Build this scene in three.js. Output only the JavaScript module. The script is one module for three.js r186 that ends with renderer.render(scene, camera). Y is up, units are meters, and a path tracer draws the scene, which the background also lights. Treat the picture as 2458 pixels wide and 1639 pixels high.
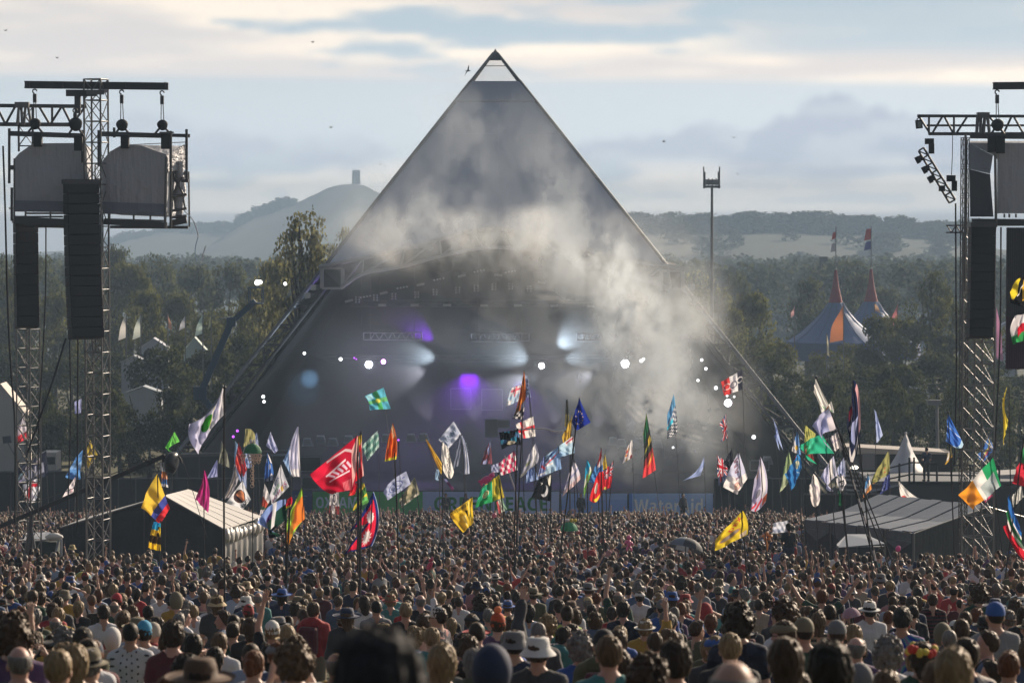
import * as THREE from 'three';
import { mergeGeometries, mergeVertices } from 'three/addons/utils/BufferGeometryUtils.js';
import { RoundedBoxGeometry } from 'three/addons/geometries/RoundedBoxGeometry.js';

// ---------------------------------------------------------------- camera, sky, sun, exposure
const FPX = 7500, CU = 1229, CV = 819.5, HORIZON = 510, EYE = 20.85;      // the lens, in pixels of the photograph
const PITCH = Math.atan((CV - HORIZON) / FPX);
const scene = new THREE.Scene();
const camera = new THREE.PerspectiveCamera(2 * Math.atan(CV / FPX) * 180 / Math.PI, 1.5, 0.5, 9000);
camera.position.set(0, EYE, 0);
camera.rotation.x = -PITCH;
camera.focus = 95;
camera.userData.fStop = 4.5;
scene.add(camera);
const renderer = new THREE.WebGLRenderer({ antialias: true });
renderer.toneMapping = THREE.LinearToneMapping;
renderer.toneMappingExposure = 1.38;
renderer.shadowMap.enabled = true;
const SUN_AZ = 37 * Math.PI / 180, SUN_EL = 21 * Math.PI / 180;
const SUN = new THREE.Vector3(Math.sin(SUN_AZ) * Math.cos(SUN_EL), Math.sin(SUN_EL), -Math.cos(SUN_AZ) * Math.cos(SUN_EL));
const sun = new THREE.DirectionalLight(new THREE.Color().setRGB(1, 0.83, 0.65), 5);
sun.position.copy(SUN).multiplyScalar(600).add(new THREE.Vector3(0, 10, -150));
sun.target.position.set(0, 10, -150);
sun.castShadow = true;
sun.shadow.radius = 3;
Object.assign(sun.shadow.camera, { left: -260, right: 260, top: 260, bottom: -260, near: 1, far: 1400 });
sun.shadow.mapSize.set(4096, 4096);
scene.add(sun, sun.target);
scene.fog = new THREE.FogExp2(new THREE.Color().setRGB(0.54, 0.75, 1.0), 0.00044);

// ---------------------------------------------------------------- small helpers
let seedState = 1;
function rng(seed) { let s = seed >>> 0; return () => { s = (s + 0x6d2b79f5) | 0; let t = Math.imul(s ^ (s >>> 15), 1 | s); t = (t + Math.imul(t ^ (t >>> 7), 61 | t)) ^ t; return ((t ^ (t >>> 14)) >>> 0) / 4294967296; }; }
const clamp = (x, a = 0, b = 1) => Math.min(b, Math.max(a, x));
const lerp = (a, b, t) => a + (b - a) * t;
const smooth = (a, b, x) => { const t = clamp((x - a) / (b - a)); return t * t * (3 - 2 * t); };
function hash3(x, y, z) { let h = Math.imul(x, 374761393) ^ Math.imul(y, 668265263) ^ Math.imul(z, 1274126177); h = Math.imul(h ^ (h >>> 13), 1274126177); return ((h ^ (h >>> 16)) >>> 0) / 4294967296; }
function noise3(x, y, z) {
  const xi = Math.floor(x), yi = Math.floor(y), zi = Math.floor(z); let fx = x - xi, fy = y - yi, fz = z - zi;
  fx = fx * fx * (3 - 2 * fx); fy = fy * fy * (3 - 2 * fy); fz = fz * fz * (3 - 2 * fz);
  const c = (i, j, k) => hash3(xi + i, yi + j, zi + k);
  return lerp(lerp(lerp(c(0, 0, 0), c(1, 0, 0), fx), lerp(c(0, 1, 0), c(1, 1, 0), fx), fy), lerp(lerp(c(0, 0, 1), c(1, 0, 1), fx), lerp(c(0, 1, 1), c(1, 1, 1), fx), fy), fz);
}
function fbm(x, y, z = 0, oct = 4) { let a = 0.5, s = 0, n = 0; for (let i = 0; i < oct; i++) { s += a * noise3(x, y, z + i * 7.3); n += a; a *= 0.5; x *= 2.03; y *= 2.03; z *= 2.03; } return s / n; }
const V = (x, y, z) => new THREE.Vector3(x, y, z);
const cp = Math.cos(PITCH), sp = Math.sin(PITCH);
// a place in the photograph (pixel column, pixel row) and a distance in front of the camera -> a point in the scene, in metres
function P(u, v, d) {
  const x = (u - CU) / FPX, y = -(v - CV) / FPX, wy = y * cp - sp, wz = -cp - y * sp, k = d / -wz;
  return V(x * k, EYE + wy * k, -d);
}
const M = (d) => d / FPX;                                                    // metres per pixel at a distance
const rgb = (r, g, b) => new THREE.Color().setRGB(r, g, b);
const css = (c) => new THREE.Color(c);
function mat(color, o = {}) { return new THREE.MeshStandardMaterial({ color: color.isColor ? color : css(color), roughness: 0.8, metalness: 0, side: THREE.DoubleSide, ...o }); }
function pmat(color, o = {}) { return new THREE.MeshPhysicalMaterial({ color: color.isColor ? color : css(color), roughness: 0.85, metalness: 0, side: THREE.DoubleSide, ...o }); }
const used = new Map();
function numbered(name) { const n = used.get(name) ?? 0; used.set(name, n + 1); return n ? `${name}_${String(n).padStart(3, '0')}` : name; }
function tag(o, label, category, group) { o.userData.label = label; if (category) o.userData.category = category; if (group) o.userData.group = group; return o; }
function thing(name, label, category, pos = [0, 0, 0], turn = 0, group) {
  const o = new THREE.Group(); o.name = numbered(name); o.position.set(pos.x ?? pos[0], pos.y ?? pos[1], pos.z ?? pos[2]); o.rotation.y = turn; scene.add(o);
  return tag(o, label, category, group);
}
function mesh(name, geo, material, parent) { const m = new THREE.Mesh(geo, material); m.name = parent ? name : numbered(name); m.castShadow = m.receiveShadow = true; (parent ?? scene).add(m); return m; }
function struct(name, geo, material) { const m = mesh(name, geo, material); m.userData.kind = 'structure'; return m; }
const CYL = new THREE.CylinderGeometry(1, 1, 1, 7, 1), BOX = new THREE.BoxGeometry(1, 1, 1), CYL4 = new THREE.CylinderGeometry(1, 1, 1, 5, 1);
const UP = V(0, 1, 0), tmpQ = new THREE.Quaternion();
// a straight bar between two points given in the parent's own axes (shared geometry)
function bar(name, a, b, r, material, parent, geo = CYL4) {
  const m = mesh(name, geo, material, parent), d = b.clone().sub(a), L = d.length();
  m.position.copy(a).add(b).multiplyScalar(0.5); m.quaternion.setFromUnitVectors(UP, d.divideScalar(L || 1)); m.scale.set(r, L, r); return m;
}
function boxbar(name, a, b, w, h, material, parent) {                        // a beam of square section
  const m = mesh(name, BOX, material, parent), d = b.clone().sub(a), L = d.length(); d.divideScalar(L || 1);
  const x = V().crossVectors(d, UP).lengthSq() < 1e-6 ? V(1, 0, 0) : V().crossVectors(UP, d).normalize(), y = V().crossVectors(x, d).normalize();
  m.quaternion.setFromRotationMatrix(new THREE.Matrix4().makeBasis(x, d, y)); m.position.copy(a).add(b).multiplyScalar(0.5); m.scale.set(w, L, h); return m;
}
function box(name, c, s, material, parent, ry = 0) { const m = mesh(name, BOX, material, parent); m.position.set(...c); m.scale.set(...s); m.rotation.y = ry; return m; }
function tube(name, pts, r, material, parent, seg = 24, rad = 6) { return mesh(name, new THREE.TubeGeometry(new THREE.CatmullRomCurve3(pts), seg, r, rad), material, parent); }
// a sheet with thickness over a closed outline (points in one plane or nearly): prism along a given vector
function slab(pts, vec) {
  const n = pts.length, pos = [], idx = [];
  const c = pts.reduce((s, p) => s.add(p), V()).divideScalar(n);
  const tri = (a, b, c2) => pos.push(a.x, a.y, a.z, b.x, b.y, b.z, c2.x, c2.y, c2.z), w = (p) => p.clone().add(vec);
  const nrm = V(); for (let i = 0; i < n; i++) { const a = pts[i], b = pts[(i + 1) % n]; nrm.add(V().crossVectors(a.clone().sub(c), b.clone().sub(c))); }
  nrm.normalize();
  const ax = Math.abs(nrm.x), ay = Math.abs(nrm.y), az = Math.abs(nrm.z);
  const flat = pts.map((p) => az >= ax && az >= ay ? new THREE.Vector2(p.x, p.y) : ay >= ax ? new THREE.Vector2(p.x, p.z) : new THREE.Vector2(p.z, p.y));
  for (const [a, b, d] of THREE.ShapeUtils.triangulateShape(flat, [])) { tri(pts[a], pts[b], pts[d]); tri(w(pts[a]), w(pts[d]), w(pts[b])); }
  for (let i = 0; i < n; i++) { const a = pts[i], b = pts[(i + 1) % n]; tri(a, w(a), b); tri(b, w(a), w(b)); }
  const g = new THREE.BufferGeometry(); g.setAttribute('position', new THREE.Float32BufferAttribute(pos, 3)); g.computeVertexNormals(); return g;
}
const sub = (pts, o) => pts.map((p) => p.clone().sub(o));
function dataTex(w, h, fn, srgb, repeat) {
  const a = new Uint8Array(w * h * 4);
  for (let y = 0; y < h; y++) for (let x = 0; x < w; x++) { const c = fn(x / w, y / h, x, y); const o = (y * w + x) * 4; a[o] = clamp(c[0]) * 255; a[o + 1] = clamp(c[1]) * 255; a[o + 2] = clamp(c[2]) * 255; a[o + 3] = clamp(c[3] ?? 1) * 255; }
  const t = new THREE.DataTexture(a, w, h); t.magFilter = t.minFilter = THREE.LinearFilter; if (srgb) t.colorSpace = THREE.SRGBColorSpace; t.wrapS = t.wrapT = repeat ? THREE.RepeatWrapping : THREE.ClampToEdgeWrapping; t.needsUpdate = true; return t;
}

// ---------------------------------------------------------------- the sky
{
  const W = 4096, H = 2048, D = Math.PI / 180;
  const mixc = (a, b, t) => [lerp(a[0], b[0], t), lerp(a[1], b[1], t), lerp(a[2], b[2], t)];
  // az: degrees to the right of the view direction, el: degrees above the horizon
  function sky(az, el) {
    const toSun = Math.acos(clamp(Math.sin(el * D) * Math.sin(SUN_EL) + Math.cos(el * D) * Math.cos(SUN_EL) * Math.cos(az * D - SUN_AZ), -1, 1)) / D;
    const west = smooth(118, 18, toSun), low = Math.exp(-Math.max(el, 0) / 16);
    let c = mixc([0.021, 0.040, 0.080], [0.50, 0.575, 0.63], clamp(west * (0.17 + 0.72 * low) + low * 0.05));
    c = mixc(c, [0.70, 0.72, 0.72], smooth(70, 5, toSun) * 0.30 + smooth(60, 0, el) * west * 0.32);
    const e = Math.max(el, 0);
    const st = 1 / (1 + e * 0.05);
    const a = az * st;
    // the high cream cloud sheet: everywhere above about 2.3 degrees, torn into long streaks
    const warp = fbm(a * 0.10 + 3, e * 0.5, 1, 3) - 0.5;
    const n1 = fbm(a * 0.17 + warp * 1.2 + 11, e * 1.25 + warp * 1.1 + 4, 2.2, 5), n2 = fbm(a * 0.45 + 5, e * 4.2 + warp * 3, 6.1, 4), n3 = fbm(a * 1.5 + 8 + warp * 2, e * 11, 3.3, 3);
    const edge = 2.32 + (fbm(a * 0.09 + 2, 0.5, 9, 3) - 0.5) * 0.28 + Math.max(0, -az) * 0.012;
    let sheet = smooth(edge - 0.03, edge + 0.13, e) * smooth(0.42, 0.53, n1 + 0.20 * smooth(2.95, 2.4, e) + (n2 - 0.5) * 0.42 + (n3 - 0.5) * 0.22 + 0.10);
    const gap = smooth(1.2, 6.5, az + (n2 - 0.5) * 3) * smooth(2.75, 3.02, e + (n1 - 0.5) * 0.55) * (1 - smooth(3.62, 4.1, e));
    sheet *= 1 - gap * 0.85;
    sheet *= 1 - smooth(9, 34, e) * 0.86;
    const thick = smooth(0.40, 0.66, fbm(a * 0.15 + 31, e * 1.5 + warp * 1.5 + 8, 4.4, 5) + (n2 - 0.5) * 0.40);
    const cream = mixc([1.0, 0.85, 0.69], [0.60, 0.555, 0.54], thick * 0.85);
    c = mixc(c, [0.33, 0.44, 0.52], smooth(2.2, 3.4, e) * smooth(14, 6, e) * 0.6 * west);
    c = mixc(c, cream, sheet * 0.92 * (0.10 + 0.90 * west));
    // low lilac cumulus banks
    const bank = (ac, w, e0, h, s) => { const x = (az - ac) / w; if (Math.abs(x) > 1.3) return 0; const top = e0 + h * (1 - x * x) * (0.45 + 1.1 * fbm(az * 0.75 + s, s, 3, 4)); const wob = (fbm(az * 1.7 + s, e * 3.6, 5, 5) - 0.5) * 0.62; return smooth(1.3, 0.8, Math.abs(x)) * smooth(top + 0.07, top - 0.07, e + wob) * smooth(e0 - 0.32, e0 + 0.10, e + wob) * (0.55 + 0.45 * smooth(0.38, 0.56, fbm(az * 0.9 + s, e * 3.2, 2, 5))); };
    let b = Math.max(bank(6.3, 2.6, 0.62, 1.32, 1.7), bank(3.0, 3.2, 0.75, 0.75, 8.2) * 0.85, bank(-4.6, 2.3, 0.85, 0.62, 4.1) * 0.75, bank(-6.8, 1.6, 1.35, 0.42, 2.6) * 0.6, bank(-2.9, 0.7, 0.95, 0.3, 9.9) * 0.7, bank(-16, 6, 0.8, 1.2, 12) * 0.8, bank(18, 8, 0.6, 1.2, 15) * 0.8);
    c = mixc(c, [0.34, 0.37, 0.455], b * 0.85 * (0.15 + 0.85 * west));
    // bright ragged streaks close to the horizon
    const s2 = smooth(0.48, 0.60, fbm(a * 0.55 + 2.2 * warp, e * 5.4 + warp * 2 + 21, 8.8, 5) + 0.10 * smooth(0.75, 0.35, e)) * smooth(1.15, 0.6, e) * (1 - b * 0.6);
    c = mixc(c, [1.08, 0.92, 0.76], s2 * 0.8 * west);
    c = mixc(c, [0.92, 0.83, 0.74], smooth(0.75, 0.05, e) * 0.5 * west * (1 - b * 0.5));
    return c;
  }
  const data = new Float32Array(W * H * 4), put = (x, y, c) => { const o = (y * W + x) * 4; data[o] = c[0]; data[o + 1] = c[1]; data[o + 2] = c[2]; data[o + 3] = 1; };
  const ang = (x, y) => { let az = (x + 0.5) / W * 360 - 90; if (az > 180) az -= 360; return [az, (y + 0.5) / H * 180 - 90]; };
  const C = 8, cw = W / C, ch = H / C, coarse = [];
  for (let y = 0; y <= ch; y++) for (let x = 0; x < cw; x++) { const [az, el] = ang(x * C, y * C); coarse.push(sky(az, Math.max(el, 0.1))); }
  for (let y = 0; y < H; y++) for (let x = 0; x < W; x++) {
    const [az, el] = ang(x, y);
    if (el > -0.3 && el < 9 && Math.abs(az) < 24) { put(x, y, sky(az, el)); continue; }
    const gx = x / C, gy = y / C, x0 = Math.floor(gx), y0 = Math.floor(gy), x1 = (x0 + 1) % cw, tx = gx - x0, ty = gy - y0, q = (i, j) => coarse[Math.min(j, ch) * cw + i];
    put(x, y, mixc(mixc(q(x0, y0), q(x1, y0), tx), mixc(q(x0, y0 + 1), q(x1, y0 + 1), tx), ty));
  }
  for (let i = 0; i < data.length; i += 4) { const el = (Math.floor(i / 4 / W) + 0.5) / H * 180 - 90, k = 0.88 + 0.98 * Math.exp(-Math.max(el, 0) / 1.9); data[i] *= k; data[i + 1] *= k; data[i + 2] *= k; }
  const t = new THREE.DataTexture(data, W, H, THREE.RGBAFormat, THREE.FloatType);
  t.mapping = THREE.EquirectangularReflectionMapping; t.magFilter = t.minFilter = THREE.LinearFilter; t.needsUpdate = true;
  scene.background = t; scene.environment = t;
}

// ---------------------------------------------------------------- the ground and the hills
// height of the heads of a standing crowd below the eye, by distance, as the sloping field has it
const SLOPE = [[-60, -6], [0, 0.2], [7, 1.1], [21, 3.05], [26, 3.7], [40, 5.35], [79, 9.35], [113, 12.3], [150, 14.9], [190, 18.3], [208, 19.6], [330, 19.9], [520, 27], [900, 42], [1600, 62], [9000, 80]];
function drop(d) { for (let i = 1; i < SLOPE.length; i++) if (d <= SLOPE[i][0]) { const [a, x] = SLOPE[i - 1], [b, y] = SLOPE[i]; return lerp(x, y, (d - a) / (b - a)); } return 80; }
const gh = (d) => EYE - drop(d) - 1.65;
function depthOfHeadRow(v) { let a = 6, b = 205; for (let i = 0; i < 40; i++) { const m = (a + b) / 2; if (HORIZON + drop(m) * FPX / m > v) a = m; else b = m; } return (a + b) / 2; }
const grassTex = dataTex(512, 512, (x, y) => { const n = fbm(x * 8, y * 8, 1, 5), m = fbm(x * 40, y * 40, 3, 3); const g = 0.6 + 0.6 * n + 0.3 * (m - 0.5); return [0.32 * g, 0.31 * g, 0.17 * g]; }, true, true);
{
  const ds = [-60, -20, 0, 7, 14, 21, 26, 33, 40, 60, 79, 95, 113, 130, 150, 170, 190, 208, 230, 260, 330, 420, 520, 700, 900, 1200, 1600, 2400, 4200], xs = [-2600, -1200, -600, -300, -150, -75, -30, 0, 30, 75, 150, 300, 600, 1200, 2600];
  const pos = [], uv = [], idx = [];
  for (const d of ds) for (const x of xs) { pos.push(x, gh(d) + (Math.abs(x) > 200 ? 0 : 0), -d); uv.push(x / 30, d / 30); }
  for (let j = 0; j + 1 < ds.length; j++) for (let i = 0; i + 1 < xs.length; i++) { const a = j * xs.length + i, b = a + 1, c = a + xs.length, e = c + 1; idx.push(a, b, c, b, e, c); }
  const g = new THREE.BufferGeometry(); g.setAttribute('position', new THREE.Float32BufferAttribute(pos, 3)); g.setAttribute('uv', new THREE.Float32BufferAttribute(uv, 2)); g.setIndex(idx); g.computeVertexNormals();
  struct('ground', g, mat(rgb(1, 1, 1), { map: grassTex, roughness: 1 }));
}
// hills: a ridge line given as (pixel column, pixel row) at a distance, with a long near slope
function hill(name, D, ridge, near, base, colour) {
  const pos = [], col = [], idx = [], NX = 220, NZ = 46, u0 = ridge[0][0], u1 = ridge[ridge.length - 1][0];
  const top = (u) => { for (let i = 1; i < ridge.length; i++) if (u <= ridge[i][0]) { const [a, x] = ridge[i - 1], [b, y] = ridge[i]; const t = (u - a) / (b - a); return lerp(x, y, t * t * (3 - 2 * t) * 0.5 + t * 0.5); } return ridge[ridge.length - 1][1]; };
  for (let j = 0; j <= NZ; j++) for (let i = 0; i <= NX; i++) {
    const u = lerp(u0, u1, i / NX), t = j / NZ, peak = EYE + (HORIZON - top(u)) * M(D), x = (u - CU) * M(D);
    const k = t < 0.75 ? t / 0.75 : 1 - (t - 0.75) / 0.25 * 0.6, z = -lerp(near, D + (D - near) / 3, t);
    const y = lerp(base, peak, k ** 1.25) + (fbm(x / 60, z / 60, 2, 4) - 0.5) * 5 * Math.min(1, (1 - k) * 4 + 0.02);
    pos.push(x, y, z);
    const c = colour(u, k, x, z); col.push(c[0], c[1], c[2]);
  }
  for (let j = 0; j < NZ; j++) for (let i = 0; i < NX; i++) { const a = j * (NX + 1) + i; idx.push(a, a + 1, a + NX + 1, a + 1, a + NX + 2, a + NX + 1); }
  const g = new THREE.BufferGeometry(); g.setAttribute('position', new THREE.Float32BufferAttribute(pos, 3)); g.setAttribute('color', new THREE.Float32BufferAttribute(col, 3)); g.setIndex(idx); g.computeVertexNormals();
  return struct(name, g, mat(rgb(1, 1, 1), { vertexColors: true, roughness: 1 }));
}
const woodCol = (x, z) => { const n = 0.7 + 0.6 * fbm(x / 25, z / 25, 1, 3); return [0.05 * n, 0.065 * n, 0.035 * n]; };
hill('hill', 2700, [[-700, 640], [-200, 620], [200, 598], [290, 580], [340, 566], [400, 552], [430, 547], [470, 552], [520, 549], [570, 546], [600, 525], [630, 509], [660, 502], [690, 490], [720, 480], [760, 462], [790, 447], [815, 440], [850, 437], [875, 440], [905, 455], [950, 490], [1000, 525], [1100, 560], [1300, 575], [1500, 590]], 1500, -46, (u, k, x, z) => {
  const open = smooth(690, 760, u + 60 * (fbm(x / 90, z / 90, 3, 3) - 0.5)) * smooth(0.55, 0.7, k), w = woodCol(x, z); return [lerp(w[0], 0.045, open), lerp(w[1], 0.055, open), lerp(w[2], 0.045, open)];
});
hill('hill', 1500, [[1250, 600], [1400, 560], [1520, 556], [1600, 552], [1700, 556], [1800, 553], [1900, 553], [2000, 558], [2100, 560], [2200, 568], [2280, 580], [2400, 596], [2600, 618], [3000, 650]], 760, -24, (u, k, x, z) => {
  const field = noise3(x / 130 + 3, z / 90, 5) , band = Math.abs(((k * 5.2 + x / 900) % 1) - 0.5) < 0.09 ? 1 : 0, wood = smooth(0.42, 0.50, fbm(x / 70, z / 120, 7, 3)), w = woodCol(x, z);
  const f = field > 0.5 ? [0.050, 0.050, 0.038] : [0.032, 0.040, 0.028]; const m = Math.max(wood * (k < 0.62 ? 0.9 : 0.35), band * 0.9, k > 0.97 ? 1 : 0); return [lerp(f[0], w[0], m), lerp(f[1], w[1], m), lerp(f[2], w[2], m)];
});

// ---------------------------------------------------------------- the tower on the far hill, the lamp mast, the circus tent come with the background
const STONE = mat(rgb(0.22, 0.20, 0.18), { roughness: 1 });
{
  const D = 2700, m = M(D), base = P(854.5, 441, D), t = thing('stone_tower', 'roofless stone church tower alone on the summit of the far hill', 'tower', base);
  const body = new THREE.CylinderGeometry(2.5 * 1.18, 3.0 * 1.18, 11.2, 4, 1, true); body.rotateY(Math.PI / 4 + 0.3);
  const w = mesh('wall', body, STONE, t); w.position.y = 5.4;
  for (let i = 0; i < 4; i++) { const a = 0.3 + Math.PI / 2 * i + Math.PI / 4, b = mesh('buttress', new THREE.CylinderGeometry(0.45, 0.85, 11.4, 5), STONE, t); b.position.set(Math.sin(a) * 3.4, 5.5, Math.cos(a) * 3.4); }
  for (let i = 0; i < 8; i++) { const a = 0.3 + Math.PI / 4 * i, r = i % 2 ? 3.3 : 2.3, b = box('merlon', [Math.sin(a) * r, 11.5, Math.cos(a) * r], [0.9, 0.9, 0.5], STONE, t, a); }
  for (const y of [4, 8]) { const o = box('window_opening', [Math.sin(0.3) * 2.2, y, Math.cos(0.3) * 2.2], [0.9, 1.8, 0.5], mat(rgb(0.03, 0.03, 0.03)), t, 0.3); }
}

// ---------------------------------------------------------------- the pyramid stage
const METAL = mat(rgb(0.15, 0.155, 0.165), { metalness: 0.75, roughness: 0.38 }), DARKMETAL = mat(rgb(0.05, 0.05, 0.055), { metalness: 0.3, roughness: 0.55 }), BLACK = mat(rgb(0.014, 0.014, 0.016), { roughness: 0.9 });
const wrinkle = dataTex(256, 256, (x, y) => { const n = fbm(x * 6, y * 5, 1, 5) * 0.7 + fbm(x * 30, y * 3, 3, 3) * 0.3; return [n, n, n]; }, false, true);
const ZC = -233, XC = -1.0, HALF = 25.2, APEX = V(-1.24, 32.9, ZC);
const legAt = (sx, sz, y) => V(lerp(XC + sx * HALF, APEX.x, y / APEX.y), y, lerp(ZC + sz * HALF, ZC, y / APEX.y));
{
  const O = V(XC, gh(208), ZC), t = thing('pyramid_stage', 'huge silver grey pyramid festival stage with glass tip behind the crowd', 'stage', O);
  const L = (p) => p.clone().sub(O), skin = mat(rgb(0.46, 0.51, 0.61), { roughness: 0.62, metalness: 0.12, bumpMap: wrinkle, bumpScale: 0.05 }), drape = mat(rgb(0.016, 0.016, 0.018), { roughness: 1 });
  const YC = 29.3, YT = 30.55, YE = 17.1;
  // the cladding of the front face, cut below by the arch
  const face = (sx0, sz0, sx1, sz1, y0, y1) => [legAt(sx0, sz0, y0), legAt(sx1, sz1, y0), legAt(sx1, sz1, y1), legAt(sx0, sz0, y1)];
  const onFront = (u, v) => { const d0 = P(u, v, 1).sub(camera.position), n = V(0, ZC + HALF > 0 ? 0 : HALF, 0); // the front face plane: z = -(208) - y * HALF / apex height
    const k = HALF / APEX.y, oz = ZC + HALF; const s = (oz - k * camera.position.y) / (d0.z + k * d0.y); return camera.position.clone().addScaledVector(d0, s); };
  const archTop = [[772, 640], [840, 625], [905, 612], [1010, 587], [1100, 563], [1190, 549], [1280, 566], [1400, 600], [1520, 624], [1600, 636]];
  {
    const pts = [...archTop.map(([u, v]) => L(onFront(u, v))), L(legAt(1, 1, YC)), L(legAt(-1, 1, YC))];
    const shape = slab(pts, V(0, -0.1, -0.15)); const uv = []; const p = shape.attributes.position; for (let i = 0; i < p.count; i++) uv.push(p.getX(i) / 9, p.getY(i) / 9); shape.setAttribute('uv', new THREE.Float32BufferAttribute(uv, 2));
    mesh('front_cladding', shape, skin, t);
  }
  mesh('left_cladding', slab(face(-1, -1, -1, 1, YE - 3, YC).map(L), V(0.15, -0.1, 0)), skin, t);
  mesh('right_cladding', slab(face(1, -1, 1, 1, YE - 3, YC).map(L), V(-0.15, -0.1, 0)), skin, t);
  mesh('rear_cladding', slab(face(-1, -1, 1, -1, 0.1, YC).map(L), V(0, -0.1, 0.15)), drape, t);
  // collar below the glass tip
  for (const [n, a, b] of [['front', [-1, 1], [1, 1]], ['left', [-1, -1], [-1, 1]], ['right', [1, -1], [1, 1]], ['rear', [-1, -1], [1, -1]]]) {
    const q = [legAt(a[0], a[1], YC - 0.25), legAt(b[0], b[1], YC - 0.25), legAt(b[0], b[1], YT), legAt(a[0], a[1], YT)].map((p) => { const c = V(APEX.x, p.y, ZC); return L(c.add(p.clone().sub(c).multiplyScalar(1.035))); });
    mesh('collar_panel', slab(q, V(0, -0.08, 0)), mat(rgb(0.40, 0.43, 0.50), { roughness: 0.7 }), t);
    const g = [legAt(a[0], a[1], YT + 0.03), legAt(b[0], b[1], YT + 0.03), legAt((a[0] * 0.02), a[1] * 0.02 , APEX.y - 0.05)].map(L);
    const gl = new THREE.BufferGeometry(); gl.setAttribute('position', new THREE.Float32BufferAttribute([...g[0].toArray(), ...g[1].toArray(), ...g[2].toArray()], 3)); gl.computeVertexNormals();
    mesh('glass_pane', gl, pmat(rgb(0.86, 0.87, 0.88), { transmission: 1, roughness: 0.32, ior: 1.1, specularIntensity: 0.4 }), t);
  }
  for (const [sx, sz] of [[-1, 1], [1, 1], [-1, -1], [1, -1]]) bar('tip_frame', L(legAt(sx, sz, YT)), L(legAt(sx, sz, APEX.y - 0.2)), 0.10, METAL, t);
  { const q = new THREE.ConeGeometry(0.72, 0.85, 4); q.rotateY(Math.PI / 4); const m = mesh('tip_cap', q, mat(rgb(0.10, 0.10, 0.12)), t); m.position.copy(L(APEX)).y -= 0.3; }
  bar('tip_rail', L(legAt(-1, 1, 31.7)), L(legAt(1, 1, 31.7)), 0.03, METAL, t);
  // ridge tubes and the corner trusses that carry the pyramid
  for (const sx of [-1, 1]) {
    const up = bar('ridge_tube', L(legAt(sx, 1, YE - 1)), L(legAt(sx, 1, YT)), 0.13, METAL, t);
    const leg = thing('corner_leg', '', ''); leg.userData = {}; scene.remove(leg); leg.name = 'corner_leg'; leg.position.set(0, 0, 0); t.add(leg);
    const offs = [V(0, 0, 0), V(-sx * 1.25, 0, 0), V(0, 0, -1.2), V(-sx * 1.25, 0, -1.2)], at = (i, y) => L(legAt(sx, 1, y).add(offs[i]));
    for (let i = 0; i < 4; i++) bar('chord', at(i, -1), at(i, YE), i === 0 ? 0.15 : 0.11, i === 0 ? METAL : DARKMETAL, leg, CYL);
    for (let k = 0; k < 13; k++) { const y0 = k * 1.35 - 0.5, y1 = y0 + 1.35; for (const [i, j] of [[0, 1], [2, 3], [0, 2]]) { bar('brace', at(k % 2 ? i : j, y0), at(k % 2 ? j : i, y1), 0.055, DARKMETAL, leg); bar('brace', at(i, y1), at(j, y1), 0.055, DARKMETAL, leg); } }
    for (let k = 0; k < 9; k++) { const c = at(1, 2.2 + k * 1.5).lerp(at(0, 2.2 + k * 1.5), 0.35); const b = box('lamp_box', [c.x, c.y, c.z + 0.2], [0.32, 0.42, 0.3], DARKMETAL, leg); b.rotation.z = sx * 0.6; }
  }
  for (const [u, v, w] of [[752, 690, 12], [738, 709, 13], [1661, 689, 14], [1673, 716, 12]]) { const p = L(P(u, v, 216)), m = M(216); box('floodlight', [p.x, p.y, p.z], [w * m, w * m, 0.25], mat(rgb(0.42, 0.45, 0.45), { roughness: 0.4 }), t, 0.2); }
  // the arched truss over the stage opening
  const DT = 217.5, top = [[765, 641], [905, 612], [1010, 587], [1100, 562], [1190, 547], [1280, 565], [1400, 598], [1520, 624], [1645, 646]].map(([u, v]) => L(P(u, v, DT))), bot = [[818, 690], [868, 658], [962, 640], [1060, 614], [1160, 595], [1250, 597], [1350, 616], [1450, 642], [1550, 672], [1612, 692]].map(([u, v]) => L(P(u, v, DT)));
  const PALE = mat(rgb(0.36, 0.365, 0.38), { metalness: 0.3, roughness: 0.5 });
  const topC = new THREE.CatmullRomCurve3(top), botC = new THREE.CatmullRomCurve3(bot);
  for (const dz of [0, -1.6]) {
    mesh('arch_chord', new THREE.TubeGeometry(topC, 40, 0.16, 6).translate(0, 0, dz), PALE, t); mesh('arch_chord', new THREE.TubeGeometry(botC, 40, 0.14, 6).translate(0, 0, dz), PALE, t);
  }
  for (let k = 0; k < 18; k++) { const a = k % 2 ? topC.getPoint(0.04 + k * 0.054) : botC.getPoint(k * 0.0555), b = k % 2 ? botC.getPoint((k + 1) * 0.0555) : topC.getPoint(0.04 + (k + 1) * 0.0535); bar('arch_brace', a, b, 0.085, PALE, t); }
  { // the soffit: dark cloth behind the arch, going back and up into the pyramid
    const pos = [], idx = [], N = 40; for (let i = 0; i <= N; i++) { const a = topC.getPoint(i / N), b = a.clone().add(V(0, 0.2, -14)); for (const q of [a.clone().add(V(0, -0.1, -1.7)), b]) pos.push(q.x, q.y, q.z); } for (let i = 0; i < N; i++) idx.push(i * 2, i * 2 + 2, i * 2 + 1, i * 2 + 1, i * 2 + 2, i * 2 + 3);
    const g = new THREE.BufferGeometry(); g.setAttribute('position', new THREE.Float32BufferAttribute(pos, 3)); g.setIndex(idx); g.computeVertexNormals(); mesh('soffit', g, drape, t);
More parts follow.
